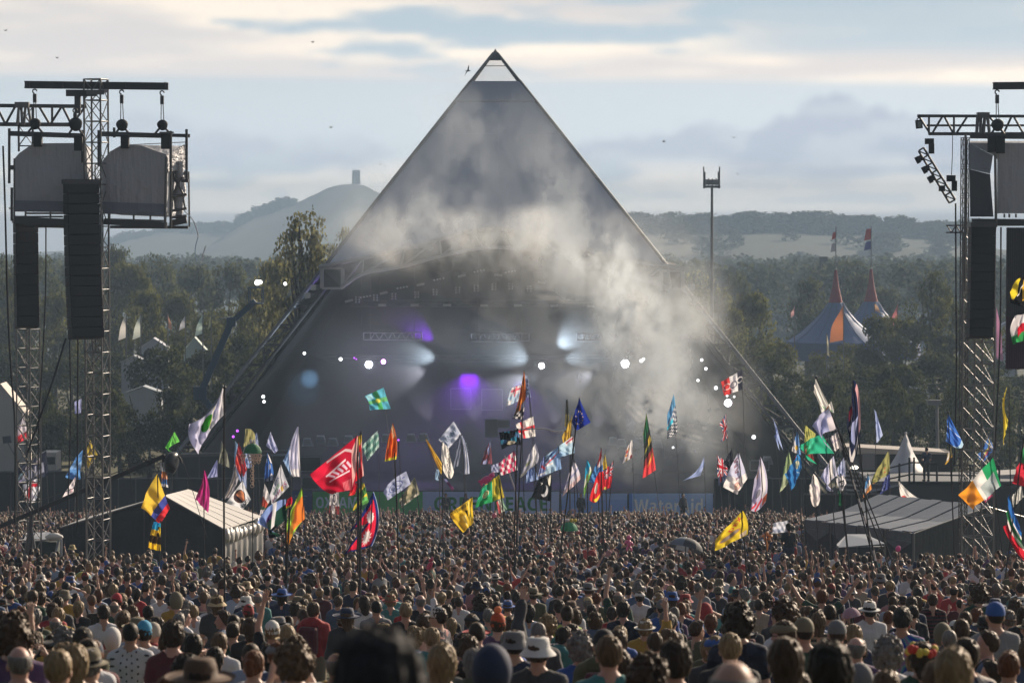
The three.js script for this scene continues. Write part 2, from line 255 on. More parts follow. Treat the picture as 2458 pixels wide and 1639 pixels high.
    const pf = []; for (let i = 0; i < N; i++) { const a = topC.getPoint(i / N), b = topC.getPoint((i + 1) / N), c = botC.getPoint(i / N), e = botC.getPoint((i + 1) / N); for (const q of [a, b, c, b, e, c]) pf.push(q.x, q.y, q.z - 0.9); }
    const gf = new THREE.BufferGeometry(); gf.setAttribute('position', new THREE.Float32BufferAttribute(pf, 3)); gf.computeVertexNormals(); mesh('arch_fascia', gf, mat(rgb(0.16, 0.16, 0.155), { roughness: 0.9 }), t);
  }
  for (const [u0, u1, v0, v1] of [[772, 822, 644, 692], [1588, 1640, 650, 694]]) { const c = L(P((u0 + u1) / 2, (v0 + v1) / 2, 218.5)), m = M(218.5); for (const u of [u0, u1]) { const q = L(P(u, (v0 + v1) / 2, 217.6)); box('cabin_post', [q.x, q.y, q.z], [0.25, (v1 - v0) * m, 0.3], PALE, t); } for (const v of [v0, v1]) { const q = L(P((u0 + u1) / 2, v, 217.7)); box('cabin_rail', [q.x, q.y, q.z], [(u1 - u0) * m, 0.16, 0.3], PALE, t); } box('cabin_wall', [c.x, c.y, c.z], [(u1 - u0) * m, (v1 - v0) * m, 0.1], mat(rgb(0.10, 0.10, 0.10)), t); }
  // drapes down the sides and the deck
  for (const sx of [-1, 1]) mesh('side_drape', slab([legAt(sx, 1, -1).add(V(-sx * 1.6, 0, -1.4)), legAt(sx, 1, YE).add(V(-sx * 1.6, 0, -1.4)), V(sx * 10 + XC, YE, ZC + 3), V(sx * 21 + XC, -1, ZC + 3)].map(L), V(-sx * 0.1, 0, 0)), drape, t);
  mesh('back_drape', slab([V(-23, -1, -230), V(21, -1, -230), V(10, 16.5, -230), V(-12, 16.5, -230)].map(L), V(0, 0, -0.1)), drape, t);
  box('stage_deck', [0, 1.9, -214 - O.z - 7], [43, 0.3, 17], mat(rgb(0.03, 0.03, 0.032)), t);
  box('deck_front', [0, 0.9, -212.6 - O.z], [43, 1.7, 0.1], mat(rgb(0.02, 0.02, 0.022)), t);
}
// ---------------------------------------------------------------- what stands and hangs on the stage
const dim = (r, g, b) => mat(rgb(r, g, b), { roughness: 0.7 });
{ // banners along the stage front
  function bannerTex(w, h, paint) { const c = document.createElement('canvas'); c.width = w; c.height = h; const g = c.getContext('2d'); paint(g, w, h); const t = new THREE.CanvasTexture(c); t.colorSpace = THREE.SRGBColorSpace; return t; }
  const bigText = (g, s, x, y, size, fill, maxw) => { g.font = `bold ${size}px sans-serif`; g.textAlign = 'center'; g.textBaseline = 'middle'; g.fillStyle = fill; g.fillText(s, x, y, maxw); };
  function banner(u0, u1, v0, v1, d, tex, label) {
    const a = P(u0, v1, d), b = P(u1, v0, d), t = thing('banner', label, 'banner', a), w = b.x - a.x, h = b.y - a.y;
    const g = new THREE.PlaneGeometry(w, h, 24, 1); const p = g.attributes.position; for (let i = 0; i < p.count; i++) p.setZ(i, 0.06 * Math.sin(p.getX(i) * 2.1)); g.computeVertexNormals(); g.translate(w / 2, h / 2, 0);
    mesh('cloth', g, mat(rgb(1, 1, 1), { map: tex, roughness: 0.9 }), t); bar('top_rail', V(0, h, -0.1), V(w, h, -0.1), 0.05, DARKMETAL, t); bar('bottom_rail', V(0, 0, -0.1), V(w, 0, -0.1), 0.05, DARKMETAL, t);
    for (const x of [0.05, w - 0.05]) bar('post', V(x, h, -0.12), V(x, -2.2, -0.12), 0.05, DARKMETAL, t);
  }
  banner(700, 748, 1178, 1240, 205, bannerTex(64, 80, (g, w, h) => { g.fillStyle = '#2b447f'; g.fillRect(0, 0, w, h); g.fillStyle = '#5d78b4'; g.fillRect(10, 14, 40, 4); g.fillRect(10, 24, 34, 3); }), 'dark blue upright banner at the left end of the green banner');
  banner(750, 1014, 1180, 1236, 205.2, bannerTex(640, 140, (g, w, h) => { g.fillStyle = '#5cb866'; g.fillRect(0, 0, w, h); bigText(g, 'OXFAM', 140, 66, 92, '#e6f4ff', 250); g.fillStyle = '#63bd68'; g.fillRect(420, 0, 220, 140); }), 'green banner with pale capital letters along the stage front');
  banner(1014, 1342, 1180, 1240, 205.4, bannerTex(800, 140, (g, w, h) => { g.fillStyle = '#c3d2fb'; g.fillRect(0, 0, w, h); bigText(g, 'GREENPEACE', 400, 70, 108, '#2f8a44', 690); }), 'pale blue banner with green lettering at the middle of the stage front');
  banner(1346, 1506, 1184, 1246, 205.6, bannerTex(320, 120, (g, w, h) => { g.fillStyle = '#92b2f2'; g.fillRect(0, 0, w, h); g.fillStyle = '#a4c0f6'; g.fillRect(0, 0, w, 30); }), 'plain blue banner right of the green lettering');
  banner(1510, 1712, 1184, 1246, 205.8, bannerTex(480, 140, (g, w, h) => { g.fillStyle = '#a2c4fa'; g.fillRect(0, 0, w, h); bigText(g, 'WaterAid', 230, 70, 104, '#ffffff', 400); g.fillStyle = '#5f8fe6'; g.fillRect(0, 0, 18, h); }), 'light blue banner with white lettering at the right of the stage front');
}
// hanging lighting trusses (an oblong lattice with end frames)
function hungTruss(u0, u1, v0, v1, d, label) {
  const a = P(u0, v1, d), w = (u1 - u0) * M(d), h = (v1 - v0) * M(d), t = thing('lighting_truss', label, 'truss', a, 0), pale = dim(0.30, 0.30, 0.34), e = h;
  for (const y of [0, h]) bar('chord', V(0, y, 0), V(w, y, 0), 0.05, pale, t);
  for (const x of [0, e, w - e, w]) bar('end_post', V(x, 0, 0), V(x, h, 0), 0.05, pale, t);
  const n = 10; for (let i = 0; i < n; i++) { const x0 = e + (w - 2 * e) * i / n, x1 = e + (w - 2 * e) * (i + 1) / n; bar('brace', V(x0, i % 2 ? h : 0, 0), V(x1, i % 2 ? 0 : h, 0), 0.035, pale, t); }
  for (const x of [e, w - e]) bar('hanging_cable', V(x, h, 0), V(x, h + 5.5, 0), 0.02, DARKMETAL, t);
}
hungTruss(872, 1012, 798, 815, 221, 'left one of three short lattice trusses hanging above the stage');
hungTruss(1130, 1270, 800, 818, 221, 'middle one of three short lattice trusses hanging above the stage');
hungTruss(1386, 1490, 801, 816, 221, 'right one of three short lattice trusses hanging above the stage, half in smoke');
function longTruss(y, d, u0, u1, n, label) {
  const a = P(u0, y, d), b = P(u1, y, d), t = thing('lighting_bar', label, 'truss', a), w = b.x - a.x;
  for (const q of [0, 0.45]) bar('chord', V(0, q, 0), V(w, q, 0), 0.05, DARKMETAL, t); bar('chord', V(0, 0.2, -0.4), V(w, 0.2, -0.4), 0.05, DARKMETAL, t);
  for (let i = 0; i < n; i++) bar('brace', V(w * i / n, i % 2 ? 0.45 : 0, 0), V(w * (i + 1) / n, i % 2 ? 0 : 0.45, 0), 0.035, DARKMETAL, t);
  for (const x of [0.1, 0.5, 0.9]) bar('hanging_cable', V(w * x, 0.4, 0), V(w * x, 6, 0), 0.02, DARKMETAL, t);
}
longTruss(868, 223, 780, 1660, 50, 'long dark truss across the stage that carries the bright lamps');
longTruss(735, 224, 840, 1560, 44, 'long dark truss high under the arch that carries unlit lamps');
{ // unlit lamps under the arch: bars of lamps, blinders, all rows follow the roof
  const grey = dim(0.34, 0.34, 0.35), lens = dim(0.5, 0.5, 0.5);
  const bars = [[837, 722, -0.24], [921, 703, -0.2], [1009, 683, -0.2], [1108, 662, -0.2], [1196, 660, 0.1], [1300, 678, 0.2], [917, 732, 0], [995, 732, 0], [1073, 732, 0], [1162, 733, 0], [1243, 733, 0], [1330, 734, 0], [1420, 735, 0]];
  bars.forEach(([u, v, a], i) => { const t = thing('lamp_bar', 'unlit grey oblong lamp hanging under the stage arch', 'stage lamp', P(u, v, 219.5), 0, 'unlit oblong lamps under the arch'); t.rotation.z = -a; box('housing', [0, 0, 0], [0.55, 0.16, 0.2], grey, t); box('bracket', [0, 0.14, -0.05], [0.08, 0.14, 0.08], DARKMETAL, t); });
  const rows = [[877, 712], [965, 690], [1053, 670], [1150, 650], [1225, 652], [1340, 676]];
  rows.forEach(([u, v]) => { const t = thing('lamp_strip', 'row of four small lamps on a dark strip under the arch', 'stage lamp', P(u, v, 219), 0, 'four lamp strips under the arch'); t.rotation.z = 0.18; box('rail', [0, 0, -0.06], [0.9, 0.1, 0.08], DARKMETAL, t); for (let i = 0; i < 4; i++) { const m = mesh('lamp', new THREE.SphereGeometry(0.07, 8, 6), lens, t); m.position.set(-0.33 + i * 0.22, 0, 0); } });
  const quads = [[858, 719], [901, 714], [945, 711], [1000, 707], [1044, 701], [1098, 696], [1143, 692], [1186, 688], [1226, 687], [1270, 693]];
  quads.forEach(([u, v]) => { const t = thing('lamp_cluster', 'cluster of six small lamps hanging under the arch', 'stage lamp', P(u, v, 219.8), 0, 'six lamp clusters under the arch'); box('frame', [0, 0, -0.08], [0.36, 0.5, 0.06], DARKMETAL, t); for (let i = 0; i < 6; i++) { const m = mesh('lamp', new THREE.SphereGeometry(0.055, 8, 6), lens, t); m.position.set(i % 2 ? 0.12 : -0.12, (Math.floor(i / 2) - 1) * 0.17, 0); } });
}
{ // wedge monitors and cases on the deck, screens at the back, dark stacks of cabinets
  const wedge = new THREE.ExtrudeGeometry(new THREE.Shape([new THREE.Vector2(0, 0), new THREE.Vector2(0.7, 0), new THREE.Vector2(0.55, 0.5), new THREE.Vector2(0.1, 0.5)]), { depth: 0.55, bevelEnabled: true, bevelSize: 0.02, bevelThickness: 0.02 });
  [[736, 1064], [768, 1058], [797, 1064], [835, 1058], [925, 1055], [985, 1054], [1015, 1053], [1110, 1075], [1470, 1062], [1490, 1066], [1530, 1064], [1576, 1068], [1643, 1070], [1840, 1108]].forEach(([u, v]) => { const t = thing('floor_monitor', 'pale grey wedge shaped monitor along the front of the stage riser', 'speaker', P(u - 10, v + 5, 214), 0, 'wedge monitors on the stage'); mesh('cabinet', wedge, dim(0.42, 0.45, 0.5), t); box('grille', [0.35, 0.26, 0.59], [0.5, 0.36, 0.02], dim(0.30, 0.32, 0.36), t); });
  [[1082, 1130, 932, 982], [1156, 1206, 934, 984]].forEach(([u0, u1, v0, v1], i) => { const d = 226, t = thing('screen_frame', i ? 'right one of two dark framed panels at the back of the stage' : 'left one of two dark framed panels at the back of the stage', 'screen', P((u0 + u1) / 2, v1, d)), w = (u1 - u0) * M(d), h = (v1 - v0) * M(d); box('panel', [0, h / 2, 0], [w, h, 0.1], dim(0.06, 0.06, 0.065), t); for (const s of [-1, 1]) { box('frame', [s * w / 2, h / 2, 0.06], [0.07, h, 0.08], dim(0.3, 0.3, 0.34), t); box('frame', [0, h / 2 + s * h / 2, 0.07], [w, 0.07, 0.08], dim(0.3, 0.3, 0.34), t); } });
  [[705, 770, 1095, 1130], [725, 768, 1144, 1172], [640, 665, 1100, 1140], [1165, 1195, 1005, 1048], [1195, 1222, 1008, 1026], [1800, 1845, 1104, 1128]].forEach(([u0, u1, v0, v1], i) => { const d = 213, t = thing('equipment_case', ['wide dark flight case with pale edges at left of the stage', 'dark flight case low at left of the stage above the banner', 'narrow dark case by the left stage leg', 'tall pale panel standing at the middle of the stage', 'small pale panel beside the tall one at mid stage', 'dark case on the right wing of the stage'][i], 'case', P((u0 + u1) / 2, v1, d)), w = (u1 - u0) * M(d), h = (v1 - v0) * M(d); box('body', [0, h / 2, 0], [w, h, 0.8], i === 3 || i === 4 ? dim(0.13, 0.13, 0.14) : dim(0.025, 0.03, 0.035), t); for (const s of [-1, 1]) { box('edge', [s * w / 2, h / 2, 0.42], [0.06, h, 0.06], dim(0.2, 0.22, 0.25), t); box('edge', [0, h / 2 + s * h / 2, 0.43], [w, 0.06, 0.06], dim(0.2, 0.22, 0.25), t); } });
}
// ---------------------------------------------------------------- lit lamps
const glow = (r, g, b, k) => new THREE.MeshStandardMaterial({ color: 0x000000, emissive: rgb(r, g, b), emissiveIntensity: k, roughness: 0.5 });
function stageLamp(u, v, d, r, c, k, label, cast, group) {
  const t = thing('stage_lamp', label, 'stage lamp', P(u, v, d), 0, group);
  const h = mesh('housing', new THREE.CylinderGeometry(r * 1.25, r * 1.0, r * 2.6, 10, 1, true), DARKMETAL, t); h.rotation.x = Math.PI / 2; h.position.z = -r * 1.3;
  const l = mesh('lens', new THREE.SphereGeometry(r, 12, 8), glow(...c, k), t); l.position.z = -r * 0.2;
  if (cast) { const p = new THREE.PointLight(rgb(...c), cast * 0.07); p.position.set(0, 0, r * 2); p.shadow.radius = 5; p.castShadow = true; t.add(p); }
  return t;
}
stageLamp(885, 875, 219.6, 0.24, [0.85, 0.9, 1], 34, 'dazzling white stage lamp at left with purple lamp beside it', 70);
stageLamp(920, 868, 219.6, 0.16, [0.8, 0.25, 1], 14, 'pink purple lamp right of the dazzling white one', 18);
stageLamp(1300, 878, 219.6, 0.2, [0.95, 0.95, 1], 26, 'bright white lamp right of the middle of the stage', 40);
stageLamp(1501, 873, 219.6, 0.26, [0.95, 0.96, 1], 34, 'large dazzling white lamp in the smoke at right', 60);
stageLamp(1748, 967, 214.5, 0.24, [1, 0.9, 1], 20, 'bright pinkish lamp below the red white and black flag', 24);
[[730, 848, 0.1], [817, 862, 0.12], [850, 859, 0.06, 1], [855, 862, 0.05, 1], [631, 952, 0.11], [633, 964, 0.1], [1540, 866, 0.13], [1545, 862, 0.1], [1685, 864, 0.1], [1695, 885, 0.1], [1676, 913, 0.09], [1719, 931, 0.12], [1746, 950, 0.07], [1763, 952, 0.07], [1810, 1049, 0.13], [1616, 1074, 0.08], [559, 1048, 0.09, 1], [569, 1034, 0.09, 1], [956, 1056, 0.07, 1], [1563, 1072, 0.05]].forEach(([u, v, r, purple]) => stageLamp(u, v, u < 660 || u > 1660 ? 211 : 214, r, purple ? [0.55, 0.1, 1] : [0.95, 0.97, 1], purple ? 1.6 : 3.2, purple ? 'tiny purple point of light on the stage' : 'small white point of light on the stage', 0, purple ? 'tiny purple stage lights' : 'small white stage lights'));

// ---------------------------------------------------------------- smoke: sheets that slice a drifting cloud, each with its own density
const smokeGroup = new THREE.Group(); smokeGroup.name = 'smoke'; smokeGroup.userData.kind = 'stuff'; scene.add(smokeGroup);
function smokeSheet(u0, u1, v0, v1, d, dens, seed, colour, wave = 1, W = 512, H = 512) {
  const tex = dataTex(W, H, (x, y) => { const a = clamp(dens(lerp(u0, u1, x), lerp(v1, v0, y), seed)) * smooth(0, 0.06, x) * smooth(1, 0.94, x) * smooth(0, 0.06, y) * smooth(1, 0.94, y); return [a, a, a]; }, false, false);
  const NX = 40, NY = 30, pos = [], uv = [], idx = [];
  for (let j = 0; j <= NY; j++) for (let i = 0; i <= NX; i++) { const x = i / NX, y = j / NY, p = P(lerp(u0, u1, x), lerp(v1, v0, y), d); p.z += (noise3(x * 4 + seed, y * 3, seed) - 0.5) * 5 * wave; pos.push(p.x, p.y, p.z); uv.push(x, y); }
  for (let j = 0; j < NY; j++) for (let i = 0; i < NX; i++) { const a = j * (NX + 1) + i; idx.push(a, a + 1, a + NX + 1, a + 1, a + NX + 2, a + NX + 1); }
  const g = new THREE.BufferGeometry(); g.setAttribute('position', new THREE.Float32BufferAttribute(pos, 3)); g.setAttribute('uv', new THREE.Float32BufferAttribute(uv, 2)); g.setIndex(idx); g.computeVertexNormals();
  const m = mesh('smoke_layer', g, pmat(colour, { transmission: 0.5, roughness: 1, ior: 1.01, specularIntensity: 0, transparent: true, alphaMap: tex, depthWrite: false }), smokeGroup); m.castShadow = false;
}
const PUFFS = [[1500, 715, 95, 70, 1.0], [1400, 650, 150, 75, 0.65], [1470, 640, 60, 60, 0.6], [1340, 560, 110, 80, 0.42], [1345, 480, 55, 120, 0.4], [1290, 380, 60, 110, 0.26], [1560, 800, 110, 130, 0.6], [1500, 920, 190, 150, 0.5], [1560, 1000, 110, 110, 0.4], [1440, 1100, 230, 90, 0.3], [1260, 570, 260, 80, 0.34], [960, 560, 150, 60, 0.42], [880, 605, 110, 55, 0.3], [1010, 520, 110, 60, 0.3], [1140, 310, 90, 120, 0.28], [1030, 420, 110, 130, 0.22], [1120, 250, 100, 50, 0.16], [1120, 560, 120, 50, 0.35], [1640, 720, 90, 120, 0.28], [1700, 1000, 140, 120, 0.25], [1190, 850, 420, 260, 0.10]];
const plume = (u, v, s) => {
  const wu = u + (fbm(u / 70 + s, v / 70, s, 4) - 0.5) * 130, wv = v + (fbm(u / 70 + 9, v / 70 + s, s + 4, 4) - 0.5) * 130;
  let a = 0; for (const [cx, cy, rx, ry, k] of PUFFS) { const q = ((wu - cx) / rx) ** 2 + ((wv - cy) / ry) ** 2; if (q < 6) a += k * Math.exp(-q); }
  const n = fbm(u / 85 + s * 3, v / 110 + s, s + 1, 5), f = fbm(u / 26 + s, v / 40, s + 2, 4);
  return a * (0.3 + 1.35 * smooth(0.30, 0.74, n + (f - 0.5) * 0.35)) * 0.31;
};
smokeSheet(740, 1900, 180, 1230, 203.5, plume, 2, rgb(0.86, 0.94, 1.0));
smokeSheet(780, 1860, 200, 1230, 207.5, plume, 5, rgb(0.86, 0.94, 1.0));
smokeSheet(800, 1840, 480, 1230, 211.0, plume, 8, rgb(0.92, 0.92, 0.90));
// even haze that hangs in the opening of the stage
const hang = (k, v0 = 600) => (u, v, s) => { const x = (u - 1190) / lerp(420, 640, clamp((v - 620) / 420)); return k * smooth(1.05, 0.75, Math.abs(x)) * smooth(v0, v0 + 130, v) * smooth(1235, 1080, v) * (0.72 + 0.56 * fbm(u / 120 + s, v / 120, s, 4)); };
smokeSheet(560, 1840, 600, 1240, 217.0, hang(0.10), 11, rgb(0.90, 0.91, 0.95), 0.35);
smokeSheet(640, 1760, 640, 1240, 221.2, hang(0.23, 700), 14, rgb(0.90, 0.91, 0.95), 0.12);
// lamps whose light grazes the hanging haze and draws beams on it
function beam(u, v, ang, half, I, c, lean = 0.22, d = 222.05, pen = 0.8) {
  const s = new THREE.SpotLight(rgb(...c), I * 0.38, 0, half, pen), p = P(u, v, d), a = ang * Math.PI / 180; s.position.copy(p); s.castShadow = true; s.shadow.radius = 4;
  s.target.position.copy(p).add(V(Math.cos(a), Math.sin(a), lean).multiplyScalar(6)); s.name = 'stage_beam'; scene.add(s, s.target);
}
const PUR = [0.27, 0.015, 1], ICE = [0.72, 0.88, 1], WHT = [0.88, 0.9, 1];
beam(1076, 846, 140, 0.32, 620, PUR); beam(1083, 864, 172, 0.42, 420, ICE); beam(1058, 874, 200, 0.4, 260, WHT);
beam(1088, 874, -50, 0.5, 480, PUR, 0.26, 221.95, 1); beam(1166, 874, -130, 0.5, 480, PUR, 0.26, 221.95, 1); beam(1215, 874, -60, 0.4, 240, PUR);
beam(1298, 880, 155, 0.55, 420, ICE); beam(1296, 882, 215, 0.5, 420, WHT); beam(1316, 854, 42, 0.55, 620, ICE); beam(1310, 868, 8, 0.35, 420, ICE); beam(1345, 878, 200, 0.3, 120, WHT); beam(1452, 880, 205, 0.45, 260, WHT);
for (const [u, v] of [[1047, 1058], [1141, 1059], [1333, 1060], [1427, 1062], [1505, 1066]]) beam(u, v, u < 1060 ? 108 : u > 1420 ? 82 : 92, 0.34, 90, [0.85, 0.82, 1], 0.2);
{ const s = new THREE.SpotLight(rgb(0.3, 0.62, 1), 150, 0, 0.16, 1); s.position.copy(P(760, 880, 226)); s.target.position.copy(P(727, 935, 217)); s.shadow.radius = 4; s.castShadow = true; s.name = 'stage_beam'; scene.add(s, s.target); }

// ---------------------------------------------------------------- trees
const BARK = mat(rgb(0.07, 0.055, 0.04), { roughness: 1 });
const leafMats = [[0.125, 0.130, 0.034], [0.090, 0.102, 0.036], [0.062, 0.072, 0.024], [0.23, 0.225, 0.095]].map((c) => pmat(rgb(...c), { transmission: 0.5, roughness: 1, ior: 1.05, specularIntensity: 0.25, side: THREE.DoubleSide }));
// leaf-sized faces in clumps that fill a crown of unit height (0..1) and unit width
const tmpN = V();
function crownGeo(seed, lobes, leaves, size, sparse) {
  const r = rng(seed), pos = [], nor = [], L = [];
  for (let i = 0; i < lobes; i++) { const a = r() * 6.283, y = Math.pow(r(), 0.85), w = Math.sin(Math.PI * clamp(0.12 + y * 0.83)) ** 0.7 * 0.40 * (0.6 + 0.55 * r()); L.push([Math.cos(a) * w, 0.1 + y * 0.80, Math.sin(a) * w, (0.075 + 0.085 * r()) * (sparse ? 0.75 : 1)]); }
  const d = V(), n = V(), a = V(), b = V(), c = V();
  for (const [x, y, z, R] of L) for (let k = 0; k < leaves; k++) {
    d.set(r() - 0.5, r() - 0.5, r() - 0.5).normalize(); const q = R * (0.45 + 0.65 * Math.cbrt(r())) * (0.75 + 0.6 * noise3(x * 30 + d.x * 2.2, y * 30 + d.y * 2.2, z * 30 + d.z * 2.2));
    c.set(x + d.x * q, y + d.y * q * 0.8, z + d.z * q);
    n.set(r() - 0.5, r() - 0.5, r() - 0.5).normalize(); a.set(r() - 0.5, r() - 0.5, r() - 0.5).cross(n).normalize(); b.crossVectors(n, a);
    const s = size * (0.6 + 0.8 * r()), sn = n.clone().multiplyScalar(0.3).addScaledVector(d, 0.7).add(tmpN.set(x, (y - 0.5) * 0.8 + 0.15, z).multiplyScalar(1.1)).normalize();
    for (const [i, j] of [[-1, -0.5], [1, -0.5], [0.1, 1], [-1, -0.5], [0.1, 1], [-0.9, 0.6]]) { pos.push(c.x + (a.x * i + b.x * j) * s, c.y + (a.y * i + b.y * j) * s, c.z + (a.z * i + b.z * j) * s); nor.push(sn.x, sn.y, sn.z); }
  }
  const g = new THREE.BufferGeometry(); g.setAttribute('position', new THREE.Float32BufferAttribute(pos, 3)); g.setAttribute('normal', new THREE.Float32BufferAttribute(nor, 3)); g.userData.lobes = L; return g;
}
const CROWNS = [1, 2, 3, 4].map((s) => crownGeo(s * 77, 46, 115, 0.016, false)), SPARSE = [5, 6].map((s) => crownGeo(s * 91, 46, 95, 0.0125, true)), TINY = [7, 8, 9].map((s) => crownGeo(s * 55, 20, 40, 0.036, false));
function limb(a, b, r0, r1, bend, r) { const mid = a.clone().lerp(b, 0.5).add(V((r() - 0.5) * bend, r() * bend * 0.6, (r() - 0.5) * bend)), cv = new THREE.QuadraticBezierCurve3(a, mid, b), g = new THREE.TubeGeometry(cv, 6, 1, 6), p = g.attributes.position; for (let i = 0; i <= 6; i++) { const c = cv.getPoint(i / 6), k = lerp(r0, r1, i / 6); for (let j = 0; j <= 6; j++) { const q = i * 7 + j; p.setXYZ(q, c.x + (p.getX(q) - c.x) * k, c.y + (p.getY(q) - c.y) * k, c.z + (p.getZ(q) - c.z) * k); } } g.computeVertexNormals(); return g; }
function tree(u, vTop, wpx, d, label, o = {}) {
  const m = M(d), y0 = gh(d), top = P(u, vTop, d), h = Math.max(3, (top.y - y0) * 1.0), w = wpx * m, r = rng(Math.round(u * 7 + vTop * 3 + d)), t = thing('tree', label, 'tree', [top.x, y0, -d], 0, o.group);
  const trunkH = h * (o.trunk ?? 0.22), geo = o.geo ?? CROWNS[Math.floor(r() * 4)], cr = mesh('crown', geo, leafMats[o.mat ?? Math.floor(r() * 3)], t);
  cr.scale.set(w, h - trunkH * 0.75, w * (0.8 + 0.3 * r())); cr.position.y = trunkH * 0.75; cr.rotation.y = r() * 6.28;
  mesh('trunk', limb(V(0, -0.3, 0), V((r() - 0.5) * 0.6, trunkH + (h - trunkH) * 0.45, 0), 0.035 * h + 0.05, 0.012 * h, 0.4, r), BARK, t);
  if (o.limbs) { const inv = new THREE.Matrix4().makeRotationY(cr.rotation.y); for (const [x, y, z] of geo.userData.lobes.slice(0, o.limbs)) { const e = V(x * cr.scale.x, y * cr.scale.y + cr.position.y, z * cr.scale.z).applyMatrix4(inv); mesh('branch', limb(V(0, trunkH * (0.8 + 0.6 * r()), 0), e, 0.012 * h, 0.003 * h, 1.4, r), BARK, t); } }
  return t;
}
const ORD = ['first', 'second', 'third', 'fourth', 'fifth', 'sixth', 'seventh', 'eighth', 'ninth', 'tenth', 'eleventh', 'twelfth', 'thirteenth', 'fourteenth', 'fifteenth', 'sixteenth', 'seventeenth', 'eighteenth', 'nineteenth', 'twentieth'];
function grove(list, d0, d1, say, group, o = {}) { [...list].sort((a, b) => a[0] - b[0]).forEach(([u, v, w, k], i) => tree(u, v, w, lerp(d0, d1, hash3(u, v, 3)), say(ORD[i]), { group, limbs: 5, ...o, ...(k ?? {}) })); }
grove([[-210, 600, 150], [-95, 590, 140], [12, 596, 110], [95, 604, 130], [185, 620, 140], [282, 584, 120], [375, 600, 150], [468, 634, 150], [548, 628, 150], [640, 640, 120]], 410, 470, (n) => `${n} from the left of the hazy round trees left of the stage`, 'far trees left of the stage', { mat: 1, limbs: 3 });
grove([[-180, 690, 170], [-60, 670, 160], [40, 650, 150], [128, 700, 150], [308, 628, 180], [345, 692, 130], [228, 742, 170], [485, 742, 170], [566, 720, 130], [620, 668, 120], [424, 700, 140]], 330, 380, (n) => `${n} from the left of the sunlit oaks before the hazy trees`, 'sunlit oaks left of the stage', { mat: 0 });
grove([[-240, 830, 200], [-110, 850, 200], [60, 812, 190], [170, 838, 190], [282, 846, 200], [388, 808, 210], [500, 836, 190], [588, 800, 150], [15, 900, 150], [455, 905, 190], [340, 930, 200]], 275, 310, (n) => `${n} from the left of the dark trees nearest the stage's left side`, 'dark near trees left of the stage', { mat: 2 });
tree(735, 496, 215, 262, 'tall thin yellow green tree with bare twigs beside the pyramid', { geo: SPARSE[0], mat: 3, trunk: 0.36, limbs: 26 });
tree(818, 528, 100, 258, 'slim yellow green tree against the left edge of the pyramid', { geo: SPARSE[1], mat: 3, trunk: 0.34, limbs: 16 });
tree(655, 612, 140, 300, 'pale bushy tree low at the left edge of the pyramid', { mat: 3 });
grove([[1668, 640, 130, { mat: 3 }], [1765, 640, 120], [1942, 664, 150], [2060, 652, 150], [2120, 690, 120], [2330, 690, 120], [2440, 680, 140], [2560, 676, 150], [2680, 690, 150]], 440, 490, (n) => `${n} from the left of the hazy trees right of the stage`, 'far trees right of the stage', { mat: 1, limbs: 3 });
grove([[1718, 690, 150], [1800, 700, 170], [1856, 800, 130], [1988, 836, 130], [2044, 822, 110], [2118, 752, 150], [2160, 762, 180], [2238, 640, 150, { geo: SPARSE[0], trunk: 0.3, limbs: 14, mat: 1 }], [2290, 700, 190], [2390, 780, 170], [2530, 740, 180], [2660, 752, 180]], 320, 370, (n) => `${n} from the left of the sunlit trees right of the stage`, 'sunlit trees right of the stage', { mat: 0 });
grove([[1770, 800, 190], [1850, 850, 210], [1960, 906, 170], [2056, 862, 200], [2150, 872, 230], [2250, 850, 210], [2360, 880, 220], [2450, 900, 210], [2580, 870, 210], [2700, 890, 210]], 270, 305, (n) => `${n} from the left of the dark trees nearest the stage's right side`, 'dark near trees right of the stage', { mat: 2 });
{ // dark shrubs under the trees, each its own
  const r = rng(515); const row = [[-10, 1010], [60, 1040], [140, 1000], [215, 1030], [290, 985], [355, 1020], [430, 990], [500, 1030], [560, 1000], [620, 960], [100, 960], [250, 955], [400, 955], [540, 930]], rowR = [[1760, 930], [1820, 960], [1890, 985], [1960, 960], [2030, 990], [2100, 950], [2170, 985], [2240, 965], [2310, 985], [2380, 960], [2450, 985], [2000, 930], [2140, 920], [2290, 930]];
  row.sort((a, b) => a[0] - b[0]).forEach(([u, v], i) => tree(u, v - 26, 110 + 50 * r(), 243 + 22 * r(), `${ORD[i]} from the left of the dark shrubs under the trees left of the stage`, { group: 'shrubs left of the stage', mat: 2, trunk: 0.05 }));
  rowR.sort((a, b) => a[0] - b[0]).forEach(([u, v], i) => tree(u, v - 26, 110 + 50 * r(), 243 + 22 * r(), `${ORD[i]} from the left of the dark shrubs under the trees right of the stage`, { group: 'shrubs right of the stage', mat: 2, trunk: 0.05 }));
}
{ // trees along the ridge of the right hill, each a small thing
  const r = rng(4411); let n = 0;
  for (let u = 1548; u < 2300;) { const w = 44 + r() * 50, tall = (r() < 0.15 ? 36 : 14) + r() * 12, base = u < 1700 ? 556 : u < 2000 ? 553 : u < 2200 ? 560 : 572; const t = tree(u + w / 2, base - tall, w * 1.5, 1485 + r() * 20, 'small hazy tree on the skyline of the right hill', { geo: TINY[n++ % 3], mat: 2, trunk: 0.1, group: 'trees on the skyline of the right hill' }); u += w * (0.62 + r() * 0.3); t.position.y += 0; const h = (tall + 24) * M(1490), y1 = P(u, base + 24, 1490).y; t.position.y = y1; for (const c of t.children) { const k = h / (P(u, base - tall, 1490).y - gh(1490)); c.scale.y *= k; c.position.y *= k; } }
}
